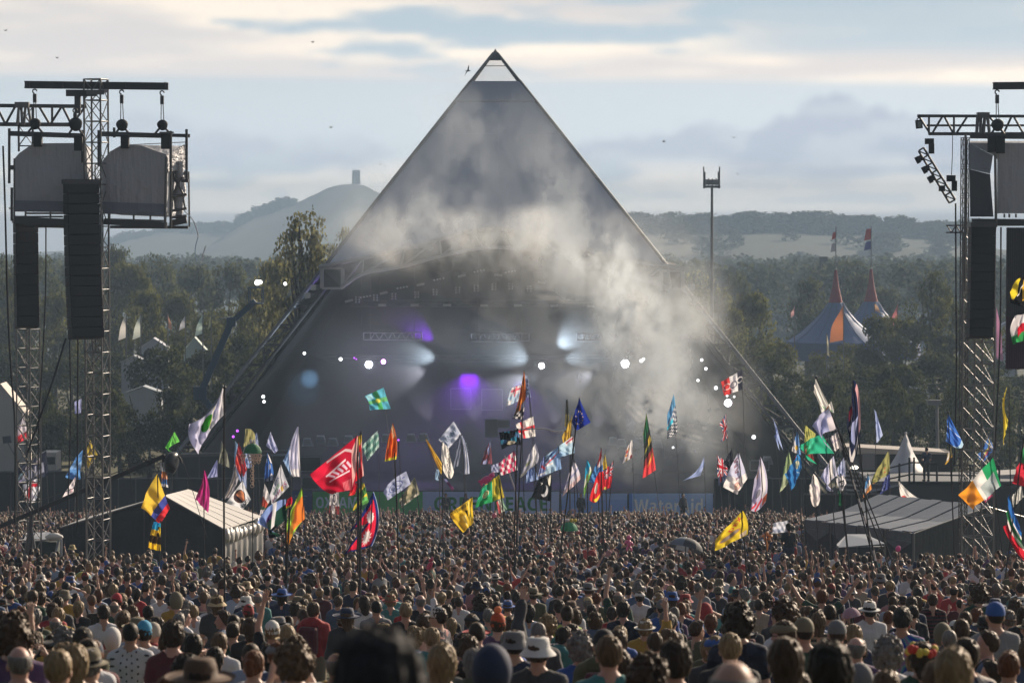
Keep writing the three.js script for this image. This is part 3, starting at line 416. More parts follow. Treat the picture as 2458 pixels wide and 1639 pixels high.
function wood(name, label, spots, geo, m) { // a far-off wood that reads as one mass
  const im = new THREE.InstancedMesh(geo, m, spots.length), q = new THREE.Object3D(); spots.forEach(([x, y, z, w, h, a], i) => { q.position.set(x, y, z); q.scale.set(w, h, w); q.rotation.y = a; q.updateMatrix(); im.setMatrixAt(i, q.matrix); }); im.name = numbered(name); im.castShadow = true; scene.add(im); im.userData = { kind: 'stuff', label }; return im;
}
{
  const r = rng(99), spots = [], s2 = [];
  for (let i = 0; i < 420; i++) { const d = 560 + 900 * r(), u = -150 + 2750 * r(), p = P(u, 600, d), h = 9 + 6 * r(); const lim = P(u, 606 + 18 * r() + (d < 900 ? 10 : 0), d).y; spots.push([p.x, lim - h, -d, h * (0.9 + 0.5 * r()), h, r() * 6]); }
  wood('woodland', 'hazy wood in the valley below the hills', spots, TINY[0], leafMats[2]);
  const edge = [[200, 606], [290, 583], [340, 568], [400, 555], [430, 548], [470, 556], [520, 552], [570, 549], [604, 528], [640, 508], [690, 494]];
  for (let i = 0; i < 170; i++) { const k = r() * (edge.length - 1), j = Math.floor(k), u = lerp(edge[j][0], edge[j + 1][0], k - j), v = lerp(edge[j][1], edge[j + 1][1], k - j), d = 2640 + 90 * r(), h = 9 + 8 * r(), p = P(u, v + 4 + 40 * r() * r(), d); s2.push([p.x, p.y - h * 0.35, -d, h * 1.6, h, r() * 6]); }
  const s3 = []; for (let i = 0; i < 150; i++) { const u = 1480 + 860 * r(), base = u < 1700 ? 555 : u < 2000 ? 553 : u < 2200 ? 560 : 572, h = 7 + 5 * r(); s3.push([(u - CU) * M(1492), EYE + (HORIZON - base) * M(1500) - 2.5, -1492 - 14 * r(), h * 1.9, h, r() * 6]); } for (let i = 0; i < 420; i++) { const u = 1440 + r() * 900, d = 900 + 560 * r() * r() + (r() < 0.5 ? 560 * r() * 0.5 : 0), k = (d - 760) / 740; if (k > 1 || noise3(u / 60, d / 60, 3) < 0.45) continue; const base = u < 2000 ? 556 : u < 2200 ? 562 : 576, y = lerp(-24, EYE + (HORIZON - base) * M(1500), clamp(k) ** 1.25), h = 6 + 5 * r(); s3.push([(u - CU) * M(d), y - 1, -d, h * 1.5, h, r() * 6]); }
  wood('woodland', 'woods and hedges across the slope of the right hill', s3, TINY[2], leafMats[2]);
  wood('woodland', 'wood along the lower ridge of the far left hill', s2, TINY[1], leafMats[2]);
}
// ---------------------------------------------------------------- mast, circus tent, boom, far marquees
{
  const D = 330, m = M(D), b = P(1709, 700, D), t = thing('lamp_mast', 'tall slim lamp mast on the skyline right of the pyramid', 'mast', [b.x, gh(D), -D]); b.y = gh(D);
  const y = (v) => P(1709, v, D).y - b.y, x = (u) => (u - 1709) * m, c = mat(rgb(0.10, 0.105, 0.11), { roughness: 0.6 });
  const pole = mesh('pole', new THREE.CylinderGeometry(0.13, 0.24, y(450), 8), c, t); pole.position.y = y(450) / 2;
  box('platform', [0, y(448), 0], [x(1728) - x(1690), 0.25, 1.4], c, t); box('platform_rail', [0, y(432), 0], [x(1726) - x(1692), 0.1, 1.2], c, t);
  for (const u of [1692, 1700, 1709, 1718, 1726]) bar('rail_post', V(x(u), y(450), 0.5), V(x(u), y(428), 0.5), 0.06, c, t);
  for (const u of [1689, 1692, 1724, 1727]) bar('antenna', V(x(u), y(452), 0), V(x(u), y(u % 2 ? 400 : 412), 0), 0.07, c, t);
  for (const u of [1696, 1704, 1714, 1722]) box('lamp', [x(u), y(438), 0.6], [0.4, 0.5, 0.35], mat(rgb(0.2, 0.2, 0.2)), t);
}
const canvasBlue = mat(rgb(0.10, 0.17, 0.36), { roughness: 0.6 }), canvasRed = mat(rgb(0.30, 0.04, 0.045), { roughness: 0.7 });
function circus(u, vTip, d, s, label, flags) {
  const m = M(d) * s, b = P(u, vTip, d), t = thing('circus_tent', label, 'tent', [b.x, gh(d), -d]), H = b.y - gh(d);
  const Y = (px) => H - px * m, prof = [[3, 0], [8, 40], [17, 78], [19, 80], [32, 100], [52, 122], [84, 150], [118, 172], [122, 215]].map(([r, y]) => new THREE.Vector2(r * m, Y(y)));
  mesh('peak', new THREE.LatheGeometry(prof.slice(0, 3), 20), canvasRed, t); const roof = new THREE.LatheGeometry(prof.slice(2, 8), 12), wall = new THREE.LatheGeometry(prof.slice(7), 12); mesh('roof', roof, canvasBlue, t); mesh('wall', wall, mat(rgb(0.08, 0.12, 0.26)), t);
  for (let i = 0; i < 12; i++) { const a = i / 12 * 6.283; mesh('seam', new THREE.TubeGeometry(new THREE.CatmullRomCurve3(prof.slice(2, 8).map((p) => V(Math.cos(a) * (p.x + 0.03), p.y, Math.sin(a) * (p.x + 0.03)))), 10, 0.06, 4), mat(rgb(0.10, 0.15, 0.28)), t); }
  mesh('tip_ball', new THREE.SphereGeometry(3.2 * m, 8, 6), mat(rgb(0.4, 0.38, 0.36)), t).position.y = Y(-2);
  bar('flagpole', V(0, Y(0), 0), V(0, Y(-104), 0), 0.06, METAL, t);
  flags.forEach(([y0, y1, w, c, lean]) => { const g = new THREE.BufferGeometry(); g.setAttribute('position', new THREE.Float32BufferAttribute([0, Y(y0), 0, 0, Y(y1), 0, -w * m, Y(y1 + lean), 0.4, 0, Y(y0), 0, -w * m, Y(y1 + lean), 0.4, -w * 0.7 * m, Y(y0 + lean * 0.6), 0.2], 3)); g.computeVertexNormals(); mesh('pennant', g, mat(rgb(...c)), t); });
  return t;
}
circus(2007, 648, 395, 1, 'blue circus tent with red peak and drooping red and white pennants', [[-92, -76, 11, [0.5, 0.05, 0.05], 4], [-66, -46, 14, [0.55, 0.55, 0.62], 4]]);
circus(2092, 646, 425, 1, 'farther blue circus tent with red peak and blue pennant', [[-98, -72, 18, [0.5, 0.06, 0.05], 4], [-68, -48, 19, [0.09, 0.11, 0.35], 4]]);
{ // small boom far off on the hill
  const D = 600, t = thing('crane_boom', 'small dark boom with box far off behind the circus tents', 'crane', P(1962, 690, D)); const e = P(1972, 622, D).sub(P(1962, 690, D)); bar('boom', V(0, -4, 0), e, 0.3, DARKMETAL, t); box('basket', [e.x + 0.4, e.y, 0], [1.6, 1.0, 1.2], DARKMETAL, t);
}
{ // the blue lifting platform at the left of the stage
  const D = 236, t = thing('cherry_picker', 'blue articulated lifting boom among the trees left of the stage', 'lift', P(505, 985, D)), o = P(505, 985, D), c = mat(rgb(0.045, 0.10, 0.17), { roughness: 0.5 }), q = (u, v) => P(u, v, D).sub(o);
  boxbar('lower_boom', q(520, 1000), q(478, 942), 0.42, 0.5, c, t); boxbar('middle_boom', q(480, 945), q(556, 770), 0.46, 0.5, c, t); boxbar('upper_boom', q(552, 776), q(612, 722), 0.38, 0.42, c, t); boxbar('jib', q(560, 770), q(600, 735), 0.2, 0.3, c, t);
  box('knuckle', [q(480, 943).x, q(480, 943).y, 0.1], [1.0, 1.0, 0.7], c, t); box('knuckle', [q(555, 772).x, q(555, 772).y, 0.1], [0.7, 0.7, 0.6], c, t);
  const b = q(614, 712); box('basket_floor', [b.x, b.y - 0.5, 0], [1.0, 0.12, 1.4], c, t); for (const [x, z] of [[-0.5, -0.7], [0.5, -0.7], [-0.5, 0.7], [0.5, 0.7]]) bar('basket_post', V(b.x + x, b.y - 0.5, z), V(b.x + x, b.y + 0.7, z), 0.04, c, t); for (const z of [-0.7, 0.7]) bar('basket_rail', V(b.x - 0.5, b.y + 0.7, z), V(b.x + 0.5, b.y + 0.7, z), 0.04, c, t);
  const base = box('chassis', [q(520, 1000).x, gh(D) + 1 - o.y, 0], [3, 1.6, 2], c, t);
  for (const [u, v, r] of [[617, 678, 0.2], [624, 677, 0.14], [684, 681, 0.12]]) stageLamp(u, v, D - 2, r, [1, 0.98, 0.92], 5, u < 620 ? 'larger lit lamp on the top of the blue boom' : u < 640 ? 'lit lamp close beside the larger one above the blue boom' : 'small lit lamp between the blue boom and the pyramid', 0);
}
// pale marquees half hidden by the trees
function marquee(u0, u1, vTop, vEave, vBase, d, label, c = [0.5, 0.52, 0.56]) {
  const a = P(u0, vBase, d), w = (u1 - u0) * M(d), h = (vBase - vEave) * M(d), r = (vEave - vTop) * M(d), t = thing('marquee', label, 'marquee', a), dep = w * 0.7, mt = mat(rgb(...c), { roughness: 0.7 });
  mesh('front_wall', slab([V(0, -3, 0), V(w, -3, 0), V(w, h, 0), V(w / 2, h + r, 0), V(0, h, 0)], V(0, 0, -0.1)), mt, t);
  mesh('roof', mergeGeometries([slab([V(-0.1, h, 0.1), V(w / 2, h + r + 0.05, 0.1), V(w / 2, h + r + 0.05, -dep), V(-0.1, h, -dep)], V(0, 0.08, 0)), slab([V(w + 0.1, h, 0.1), V(w / 2, h + r + 0.05, 0.1), V(w / 2, h + r + 0.05, -dep), V(w + 0.1, h, -dep)], V(0, 0.08, 0))]), mt, t);
  mesh('side_wall', slab([V(w, -3, 0), V(w, -3, -dep), V(w, h, -dep), V(w, h, 0)], V(-0.1, 0, 0)), mt, t);
}
marquee(-60, 62, 924, 1000, 1060, 250, 'cream marquee at the far left edge behind the trees', [0.62, 0.56, 0.50]);
marquee(335, 400, 814, 836, 860, 300, 'small pale marquee among the trees left of the stage, uppermost', [0.5, 0.53, 0.6]);
marquee(440, 492, 812, 842, 866, 302, 'pale green tinged marquee among the trees beside feather flags', [0.42, 0.52, 0.5]);
marquee(290, 350, 856, 870, 890, 288, 'low bluish marquee among dark trees left of the stage');
marquee(1590 + 565, 2235, 900, 925, 950, 316, 'pale marquee glimpsed through the trunks right of the circus tent');
marquee(2395, 2440, 775, 790, 845, 380, 'pale blue marquee behind the right hanging array', [0.42, 0.46, 0.55]);
marquee(300, 385, 930, 945, 965, 270, 'pale marquee low between the dark trees', [0.45, 0.5, 0.55]);
// tall feather flags far off
function feather(u0, v0, u1, v1, d, c, label, group) {
  const b = P(u0, v1 + 40, d), t = thing('feather_flag', label, 'flag', [b.x, Math.min(b.y, gh(d) + 3), -d], 0, group), o = t.position, top = P(u0, v0, d).sub(o), bt = P(u0, v1, d).sub(o), w = (u1 - u0) * M(d);
  bar('pole', V(0, -2, 0), top, 0.06, METAL, t); const N = 10, pos = [], idx = []; for (let i = 0; i <= N; i++) { const k = i / N, y = lerp(top.y, bt.y, k); pos.push(0, y, 0, w * Math.sin(Math.PI * Math.min(0.5 + 0.1 * k, k * 0.75)) * (0.5 + 0.5 * k), y - 0.3 * k, 0.3 * Math.sin(k * 7)); } for (let i = 0; i < N; i++) idx.push(i * 2, i * 2 + 1, i * 2 + 2, i * 2 + 1, i * 2 + 3, i * 2 + 2);
  const g = new THREE.BufferGeometry(); g.setAttribute('position', new THREE.Float32BufferAttribute(pos, 3)); g.setIndex(idx); g.computeVertexNormals(); mesh('cloth', g, pmat(rgb(...c), { transmission: 0.4, roughness: 1 }), t);
}
feather(302, 752, 282, 810, 292, [0.75, 0.73, 0.7], 'white feather flag leftmost among the trees'); feather(337, 754, 316, 808, 292, [0.62, 0.68, 0.62], 'pale green and white feather flag second among the trees'); feather(402, 752, 412, 786, 292, [0.45, 0.25, 0.18], 'thin rust coloured feather flag among the trees'); feather(444, 758, 428, 786, 292, [0.6, 0.62, 0.7], 'short white feather flag right of the rust coloured one'); feather(486, 754, 466, 800, 292, [0.55, 0.7, 0.66], 'pale turquoise feather flag among the trees'); feather(506, 757, 498, 784, 292, [0.6, 0.62, 0.4], 'narrow yellowish feather flag rightmost among the trees');
feather(2026, 728, 1990, 816, 352, [0.55, 0.20, 0.08], 'large orange feather banner before the blue circus tent'); feather(1908, 733, 1898, 756, 352, [0.6, 0.36, 0.38], 'small pale pink banner left of the circus tent'); feather(2156, 726, 2138, 782, 352, [0.5, 0.18, 0.2], 'pinkish red banner right of the circus tents'); feather(2392, 736, 2410, 860, 330, [0.5, 0.22, 0.4], 'tall pink and gold banner behind the right hanging array'); feather(2100, 728, 2115, 745, 352, [0.55, 0.35, 0.22], 'small peach banner between the circus tents'); feather(1985, 800, 1992, 850, 345, [0.55, 0.52, 0.4], 'thin cream banner before the circus tent wall');
{ // thin lamp post and streamer
  const t = thing('lamp_post', 'plain grey lamp post before the dark trees at right', 'lamp post', [P(2255, 1100, 215).x, gh(215), -215]), o = t.position; bar('post', V(0, 0, 0), P(2250, 970, 215).sub(o), 0.12, mat(rgb(0.25, 0.25, 0.26)), t); const q = P(2243, 966, 215).sub(o); box('lamp_head', [q.x, q.y, q.z], [0.9, 0.35, 0.4], mat(rgb(0.2, 0.2, 0.22)), t);
}
{ // gulls over the field
  const birdMat = mat(rgb(0.12, 0.12, 0.11));
  function bird(u, v, d, s, a, label, group) { const t = thing('gull', label, 'bird', P(u, v, d), a, group); const body = mesh('body', new THREE.SphereGeometry(1, 10, 6), birdMat, t); body.scale.set(0.09 * s, 0.08 * s, 0.26 * s); const tail = mesh('tail', new THREE.ConeGeometry(0.06 * s, 0.2 * s, 5), birdMat, t); tail.rotation.x = -Math.PI / 2; tail.position.z = -0.3 * s; const head = mesh('head', new THREE.SphereGeometry(0.06 * s, 8, 6), birdMat, t); head.position.set(0, 0.03 * s, 0.27 * s); for (const k of [-1, 1]) { const g = new THREE.BufferGeometry(); g.setAttribute('position', new THREE.Float32BufferAttribute([0, 0, 0.12, 0, 0, -0.12, k * 0.4, 0.22, -0.02, 0, 0, 0.12, k * 0.4, 0.22, -0.02, k * 0.36, 0.22, 0.12, k * 0.36, 0.22, 0.12, k * 0.4, 0.22, -0.02, k * 0.85, 0.12, -0.12].map((q) => q * s), 3)); g.computeVertexNormals(); mesh('wing', g, birdMat, t); } return t; }
  const b = bird(1123, 170, 190, 0.55, 1.1, 'dark gull gliding just left of the pyramid tip'); b.rotation.z = 0.9;
  for (const [u, v] of [[12, 73], [136, 139], [750, 101], [794, 306], [911, 395], [1594, 340], [1762, 330], [1772, 418]]) bird(u, v, 420, 0.75, u, 'tiny distant gull against the pale sky', 'distant gulls');
}

// ---------------------------------------------------------------- the delay towers
const TARP = mat(rgb(0.44, 0.455, 0.49), { roughness: 0.55, metalness: 0.25, bumpMap: wrinkle, bumpScale: 0.16 }), ALU = mat(rgb(0.17, 0.17, 0.17), { metalness: 0.6, roughness: 0.45 }), STEEL = mat(rgb(0.075, 0.075, 0.08), { metalness: 0.4, roughness: 0.5 }), CASE = mat(rgb(0.018, 0.018, 0.02), { roughness: 0.75 });
const RD = 108, RM = M(RD);
function withUV(g, s = 4) { const p = g.attributes.position, n = g.attributes.normal, uv = []; for (let i = 0; i < p.count; i++) { const ax = Math.abs(n.getX(i)), az = Math.abs(n.getZ(i)); uv.push((az > ax ? p.getX(i) : p.getZ(i)) / s, (Math.abs(n.getY(i)) > 0.7 ? p.getZ(i) : p.getY(i)) / s); } g.setAttribute('uv', new THREE.Float32BufferAttribute(uv, 2)); return g; }
// a lattice mast of four chords, every chord and brace a part
function latticeMast(name, label, u0, v0, w, d, turn, step, material, thick, o = {}) {
  const top = P(u0, v0, d), y0 = o.base ?? gh(d), t = thing(name, label, 'truss tower', [top.x, y0, -d], turn), H = top.y - y0, n = Math.max(2, Math.round(H / step)), s = H / n, h = w / 2, c = [[-h, h], [h, h], [h, -h], [-h, -h]], p = (k, y) => V(c[k][0], y, c[k][1]);
  for (let k = 0; k < 4; k++) bar('chord', p(k, -0.2), p(k, H), thick, material, t, CYL);
  for (let i = 0; i <= n; i++) { const y = i * s; for (let k = 0; k < 4; k++) { const e = (k + 1) % 4; bar('rung', p(k, y), p(e, y), thick * 0.62, material, t); if (i === n) continue; if (k === 0 || o.cross) { bar('brace', p(k, y), p(e, y + s), thick * 0.55, material, t); if (k === 0) bar('brace', p(e, y), p(k, y + s), thick * 0.55, material, t); } else bar('brace', i % 2 ? p(k, y) : p(e, y), i % 2 ? p(e, y + s) : p(k, y + s), thick * 0.55, material, t); } }
  return t;
}
latticeMast('lattice_mast', 'tall slim lattice mast with bright edges, nearest on the left', 229, 190, 0.62, RD, -0.30, 0.735, ALU, 0.034);
// a row of loudspeaker cabinets hanging in a gentle curve
const cabGeo = new RoundedBoxGeometry(1.12, 0.345, 0.74, 2, 0.03), grilleGeo = new THREE.BoxGeometry(1.02, 0.29, 0.03), handleGeo = mergeGeometries([new THREE.BoxGeometry(0.012, 0.25, 0.06).translate(0, 0, 0.12), new THREE.BoxGeometry(0.012, 0.25, 0.06).translate(0, 0, -0.16), new THREE.BoxGeometry(0.012, 0.05, 0.34).translate(0, 0.1, -0.02), new THREE.BoxGeometry(0.012, 0.05, 0.34).translate(0, -0.1, -0.02)]);
const GRILLE = mat(rgb(0.026, 0.026, 0.028), { roughness: 0.6, metalness: 0.3 });
function lineArray(u, v0, v1, d, n, turn, dx, label, sc = 1) {
  const a = P(u, v0, d), H = (v1 - v0) * M(d), s = H / n, t = thing('line_array', label, 'loudspeakers', a, turn);
  box('bumper', [0, 0.06, 0], [1.2 * sc, 0.16, 0.8], STEEL, t);
  for (let i = 0; i < n; i++) { const k = i / n, y = -s * (i + 0.5), b = mesh('cabinet', cabGeo, CASE, t); b.position.set(dx * k * k, y, 0.25 * k * k); b.scale.set(sc, s / 0.355, 1); b.rotation.x = -0.02 - 0.12 * k; const g = mesh('grille', grilleGeo, GRILLE, b); g.position.z = 0.37; const hd = mesh('side_bracket', handleGeo, ALU, b); hd.position.x = 0.566; }
  return t;
}
lineArray(194, 440, 812, RD - 0.9, 15, 0.36, 0.10, 'large black hanging column of loudspeakers in front of the left mast');
lineArray(60, 534, 786, RD + 4, 10, 0.30, 0.0, 'second black hanging column of loudspeakers at the far left', 0.72);
latticeMast('lattice_mast', 'lattice mast with glinting braces under the far left loudspeakers', 66, 790, 0.6, RD + 4.5, -0.5, 0.7, ALU, 0.03, { cross: true });
function chainHoist(u, v0, v1, d, r, label, skirt) { // hook on the beam above, two falls of chain, a motor in a black cover
  const o = P(u, v1, d), t = thing('chain_hoist', label, 'hoist', o), top = P(u - 1, v0, d).sub(o), m = M(d);
  const hk = mesh('hook', new THREE.TorusGeometry(0.07, 0.025, 5, 10, 4.6), STEEL, t); hk.position.copy(top).add(V(0, -0.1, 0)); box('hook_block', [top.x, top.y - 0.34, 0], [0.12, 0.3, 0.12], STEEL, t);
  for (const s of [-1, 1]) bar('chain', V(s * 0.05, r * 0.6, 0), V(top.x + s * 0.03, top.y - 0.45, 0), 0.016, STEEL, t);
  const b = mesh('cover', new THREE.LatheGeometry([[0.05, 1.0], [0.55, 0.85], [0.95, 0.45], [1, 0.05], [0.8, -0.55], [0.35, -0.95], [0.02, -1]].map(([x, y]) => new THREE.Vector2(x * r, y * r)), 14), CASE, t); b.scale.z = 0.8; b.rotation.z = 0.15;
  for (const s of [-1, 1]) bar('shackle_leg', V(s * 0.12, -r * 0.7, 0), V(s * 0.28, -r * 1.7, 0), 0.04, STEEL, t);
  if (skirt) box('chain_bag', [0.1, -r * 1.7 - skirt / 2, 0], [0.28, skirt, 0.28], CASE, t);
}
{ const t = thing('steel_beam', 'long dark steel beam across the top of the left tower', 'beam', P(58, 203, RD)), e = P(403, 207, RD).sub(P(58, 203, RD)); boxbar('web', V(0, 0, 0), e, 0.09, 0.24, STEEL, t); for (const y of [-0.11, 0.11]) boxbar('flange', V(0, y, 0), V(e.x, e.y + y, 0), 0.3, 0.03, STEEL, t); for (const u of [70, 150, 300, 395]) box('stiffener', [(u - 58) * RM, -0.01, 0.05], [0.03, 0.2, 0.2], STEEL, t); }
{ const t = thing('mast_head', 'short dark beam and white plate at the head of the left mast', 'beam', P(160, 223, RD - 0.2)); box('beam', [0.5, 0, 0], [1.05, 0.22, 0.3], STEEL, t); box('plate', [1.0, 0.02, 0.2], [0.62, 0.17, 0.04], ALU, t); box('plate', [1.25, 0.06, 0.16], [0.3, 0.12, 0.04], mat(rgb(0.4, 0.4, 0.42)), t); box('bracket', [0.36, -0.4, 0], [0.2, 0.6, 0.2], STEEL, t); }
chainHoist(83, 212, 297, RD, 0.2, 'covered chain hoist hanging at the left end of the beam', 0.45); chainHoist(180, 258, 298, RD - 0.9, 0.24, 'covered chain hoist above the large loudspeaker column', 0.5); chainHoist(292, 214, 300, RD, 0.21, 'covered chain hoist right of the left mast', 0.45); chainHoist(389, 216, 300, RD, 0.19, 'covered chain hoist at the right end of the beam', 0.5);
function frameBeam(pts, d, label) { const o = P(pts[0][0], pts[0][1], d), t = thing('support_frame', label, 'frame', o), q = (u, v, z = 0) => P(u, v, d).sub(o).add(V(0, 0, z)); return { t, q }; }
{ const { t, q } = frameBeam([[20, 318]], RD, 'black frame of beam and end posts above the left cabin'); boxbar('beam', q(20, 320), q(200, 326), 0.16, 0.17, STEEL, t); for (const [u, a, b] of [[21, 308, 440], [27, 450, 530], [197, 312, 390]]) bar('post', q(u, a), q(u, b), 0.05, STEEL, t); box('foot', [q(26, 402).x, q(26, 402).y, 0], [0.18, 0.16, 0.2], STEEL, t); bar('tie', q(20, 500), q(34, 500), 0.03, ALU, t); }
{ const { t, q } = frameBeam([[235, 322]], RD, 'black frame of beam and end posts above the right cabin of the left tower'); boxbar('beam', q(235, 321), q(410, 326), 0.16, 0.17, STEEL, t); boxbar('beam', q(300, 320, -1), q(448, 324, -1), 0.12, 0.12, STEEL, t); for (const [u, a, b] of [[273, 306, 330], [409, 314, 548], [447, 310, 438], [236, 312, 400]]) bar('post', q(u, a), q(u, b), 0.05, STEEL, t); box('shackle_plate', [q(400, 318).x, q(400, 318).y, 0.1], [0.5, 0.05, 0.12], ALU, t); box('foot', [q(443, 434).x, q(443, 434).y, 0], [0.24, 0.1, 0.2], STEEL, t); }
// cabins: cloth covers over a steel frame
function cabin(front, back, d, label, o) {
  const f0 = P(front[0][0], front[0][1], d), t = thing('covered_cabin', label, 'cabin', f0), pts = front.map(([u, v]) => P(u, v, d).sub(f0)), vec = P(back[1][0], back[1][1], d + 2.4).sub(P(back[0][0], back[0][1], d));
  mesh('cover', withUV(slab(pts, vec), 3), TARP, t);
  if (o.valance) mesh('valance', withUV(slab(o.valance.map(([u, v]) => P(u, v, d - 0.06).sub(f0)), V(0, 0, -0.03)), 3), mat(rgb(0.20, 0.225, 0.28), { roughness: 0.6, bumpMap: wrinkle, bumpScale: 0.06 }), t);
  const q = (u, v, z = 0) => P(u, v, d).sub(f0).add(V(0, 0, -z));
  for (const [a, b, z, r] of o.bars ?? []) bar('frame_tube', q(...a, z), q(...b, z), r ?? 0.035, ALU, t);
  for (const [a, b, z, h] of o.decks ?? []) boxbar('deck_beam', q(...a, z), q(...b, z), 0.14, h ?? 0.2, STEEL, t);
  for (const [u, v, z, r, h] of o.rolls ?? []) { const g = new THREE.CylinderGeometry(r, r * 0.9, h, 9, 6); const p = g.attributes.position; for (let i = 0; i < p.count; i++) { const k = 1 + 0.5 * (noise3(p.getX(i) * 9, p.getY(i) * 7, u) - 0.5); p.setX(i, p.getX(i) * k); p.setZ(i, p.getZ(i) * k); } g.computeVertexNormals(); const m = mesh('rolled_cover', g, TARP, t); m.position.copy(q(u, v, z)); m.rotation.z = o.lay?.includes(u) ? Math.PI / 2 : 0; }
  return t;
}
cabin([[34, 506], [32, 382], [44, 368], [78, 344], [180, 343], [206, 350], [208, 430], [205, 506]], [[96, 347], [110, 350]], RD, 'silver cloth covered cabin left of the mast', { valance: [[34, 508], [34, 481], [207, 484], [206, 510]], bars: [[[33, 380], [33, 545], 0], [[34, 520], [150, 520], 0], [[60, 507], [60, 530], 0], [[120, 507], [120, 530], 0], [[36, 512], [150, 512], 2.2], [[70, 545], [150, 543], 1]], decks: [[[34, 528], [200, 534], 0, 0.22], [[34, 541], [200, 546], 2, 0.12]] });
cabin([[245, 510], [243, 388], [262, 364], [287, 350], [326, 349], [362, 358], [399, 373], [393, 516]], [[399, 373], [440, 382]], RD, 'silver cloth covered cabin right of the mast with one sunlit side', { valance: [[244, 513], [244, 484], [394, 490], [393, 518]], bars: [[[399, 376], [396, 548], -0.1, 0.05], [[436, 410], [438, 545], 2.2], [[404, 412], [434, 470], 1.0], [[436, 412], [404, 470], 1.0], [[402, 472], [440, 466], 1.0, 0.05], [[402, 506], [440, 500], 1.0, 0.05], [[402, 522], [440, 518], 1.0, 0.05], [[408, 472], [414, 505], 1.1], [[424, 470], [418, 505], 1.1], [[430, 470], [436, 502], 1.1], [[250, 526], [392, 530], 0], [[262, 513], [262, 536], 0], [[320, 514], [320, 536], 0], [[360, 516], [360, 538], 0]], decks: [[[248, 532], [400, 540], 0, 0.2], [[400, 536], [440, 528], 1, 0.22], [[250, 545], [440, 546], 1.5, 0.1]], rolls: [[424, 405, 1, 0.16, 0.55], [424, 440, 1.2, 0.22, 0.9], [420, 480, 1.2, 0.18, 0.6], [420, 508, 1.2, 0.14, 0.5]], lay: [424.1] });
{ const o = P(420, 360, RD), t = thing('side_sheet', 'sunlit pleated cloth hood over the right end of the right cabin', 'sheet', o), q = (u, v, z) => P(u, v, RD + z).sub(o); mesh('roof_cloth', withUV(slab([q(300, 349, 0.4), q(446, 342, 1.6), q(447, 352, 1.8), q(399, 373, 0.02), q(340, 352, 0.1)], V(0, 0.03, 0)), 3), TARP, t); const NX = 18, NY = 8, pos = [], uv = [], idx = []; for (let j = 0; j <= NY; j++) for (let i = 0; i <= NX; i++) { const a = q(400, 374, 0.05).lerp(q(447, 343, 1.8), i / NX), b = q(402, 412, 0.05).lerp(q(447, 406, 1.8), i / NX), p = a.lerp(b, j / NY); p.x += 0.05 * Math.sin(i * 2.4 + 0.6 * Math.sin(j)); pos.push(p.x, p.y, p.z); uv.push(i / 6, j / 4); } for (let j = 0; j < NY; j++) for (let i = 0; i < NX; i++) { const a = j * (NX + 1) + i; idx.push(a, a + 1, a + NX + 1, a + 1, a + NX + 2, a + NX + 1); } const g = new THREE.BufferGeometry(); g.setAttribute('position', new THREE.Float32BufferAttribute(pos, 3)); g.setAttribute('uv', new THREE.Float32BufferAttribute(uv, 2)); g.setIndex(idx); g.computeVertexNormals(); mesh('side_cloth', g, TARP, t); }
{ // the long truss arm behind, at the left edge
  const D = RD + 4, o = P(-40, 276, D), t = thing('truss_arm', 'lattice arm reaching in from the left edge behind the tower', 'truss', o), q = (u, v, z = 0) => P(u, v, D).sub(o).add(V(0, 0, z)); bar('chord', q(-40, 253), q(205, 255), 0.07, STEEL, t); bar('chord', q(-40, 298), q(172, 299), 0.075, STEEL, t); bar('chord', q(-40, 298, -0.5), q(172, 299, -0.5), 0.05, STEEL, t);
  for (const [a, b] of [[-10, 12], [36, 12], [92, 118], [148, 120], [124, 124], [148, 170], [205, 172]]) bar('brace', q(a, 254), q(b, 298), 0.045, STEEL, t); box('head_plate', [q(54, 252).x, q(54, 252).y, 0.2], [0.5, 0.2, 0.3], ALU, t); for (const [a, b] of [[46, 42], [52, 54], [62, 58], [68, 76]]) bar('strut', q(a, 256, 0.2), q(b, 300, 0.2), 0.05, ALU, t);
}
latticeMast('lattice_mast', 'pale lattice mast behind the left cabin, short part below the arm', 60, 256, 0.5, RD + 4.6, 0.2, 0.7, STEEL, 0.03, { base: P(60, 350, RD + 4.6).y });
latticeMast('lattice_mast', 'thin lattice mast close behind the large loudspeaker column', 236, 395, 0.26, RD + 0.9, 0.1, 0.5, STEEL, 0.02, { base: P(236, 830, RD + 0.9).y });
function cable(pts, d, r, label) { const o = P(...pts[pts.length - 1], d), t = thing('cable', label, 'cable', o); tube('strand', pts.map(([u, v]) => P(u, v, d).sub(o)), r, CASE, t, 20, 5); }
cable([[6, 350], [11, 500], [18, 760], [26, 900], [34, 1010], [35, 1260]], RD, 0.035, 'black cable hanging at the far left edge'); cable([[109, 542], [108, 700], [101, 860], [92, 1010], [90, 1250]], RD, 0.025, 'black cable between the two left loudspeaker columns'); cable([[157, 812], [125, 915], [92, 1010], [60, 1100]], RD, 0.035, 'slack black cable slanting left from the big loudspeaker column'); cable([[166, 815], [168, 1000], [160, 1260]], RD, 0.025, 'black cable dropping left of the mast'); cable([[186, 815], [185, 1000], [184, 1280]], RD, 0.03, 'black cable dropping close beside the mast'); cable([[259, 900], [300, 1060], [318, 1200]], RD, 0.014, 'thin guy wire right of the left mast'); cable([[310, 950], [352, 1130], [362, 1260]], RD + 3, 0.012, 'second thin guy wire before the dark trees'); cable([[372, 950], [432, 1090], [496, 1290]], RD + 3, 0.012, 'third thin guy wire toward the left marquee');
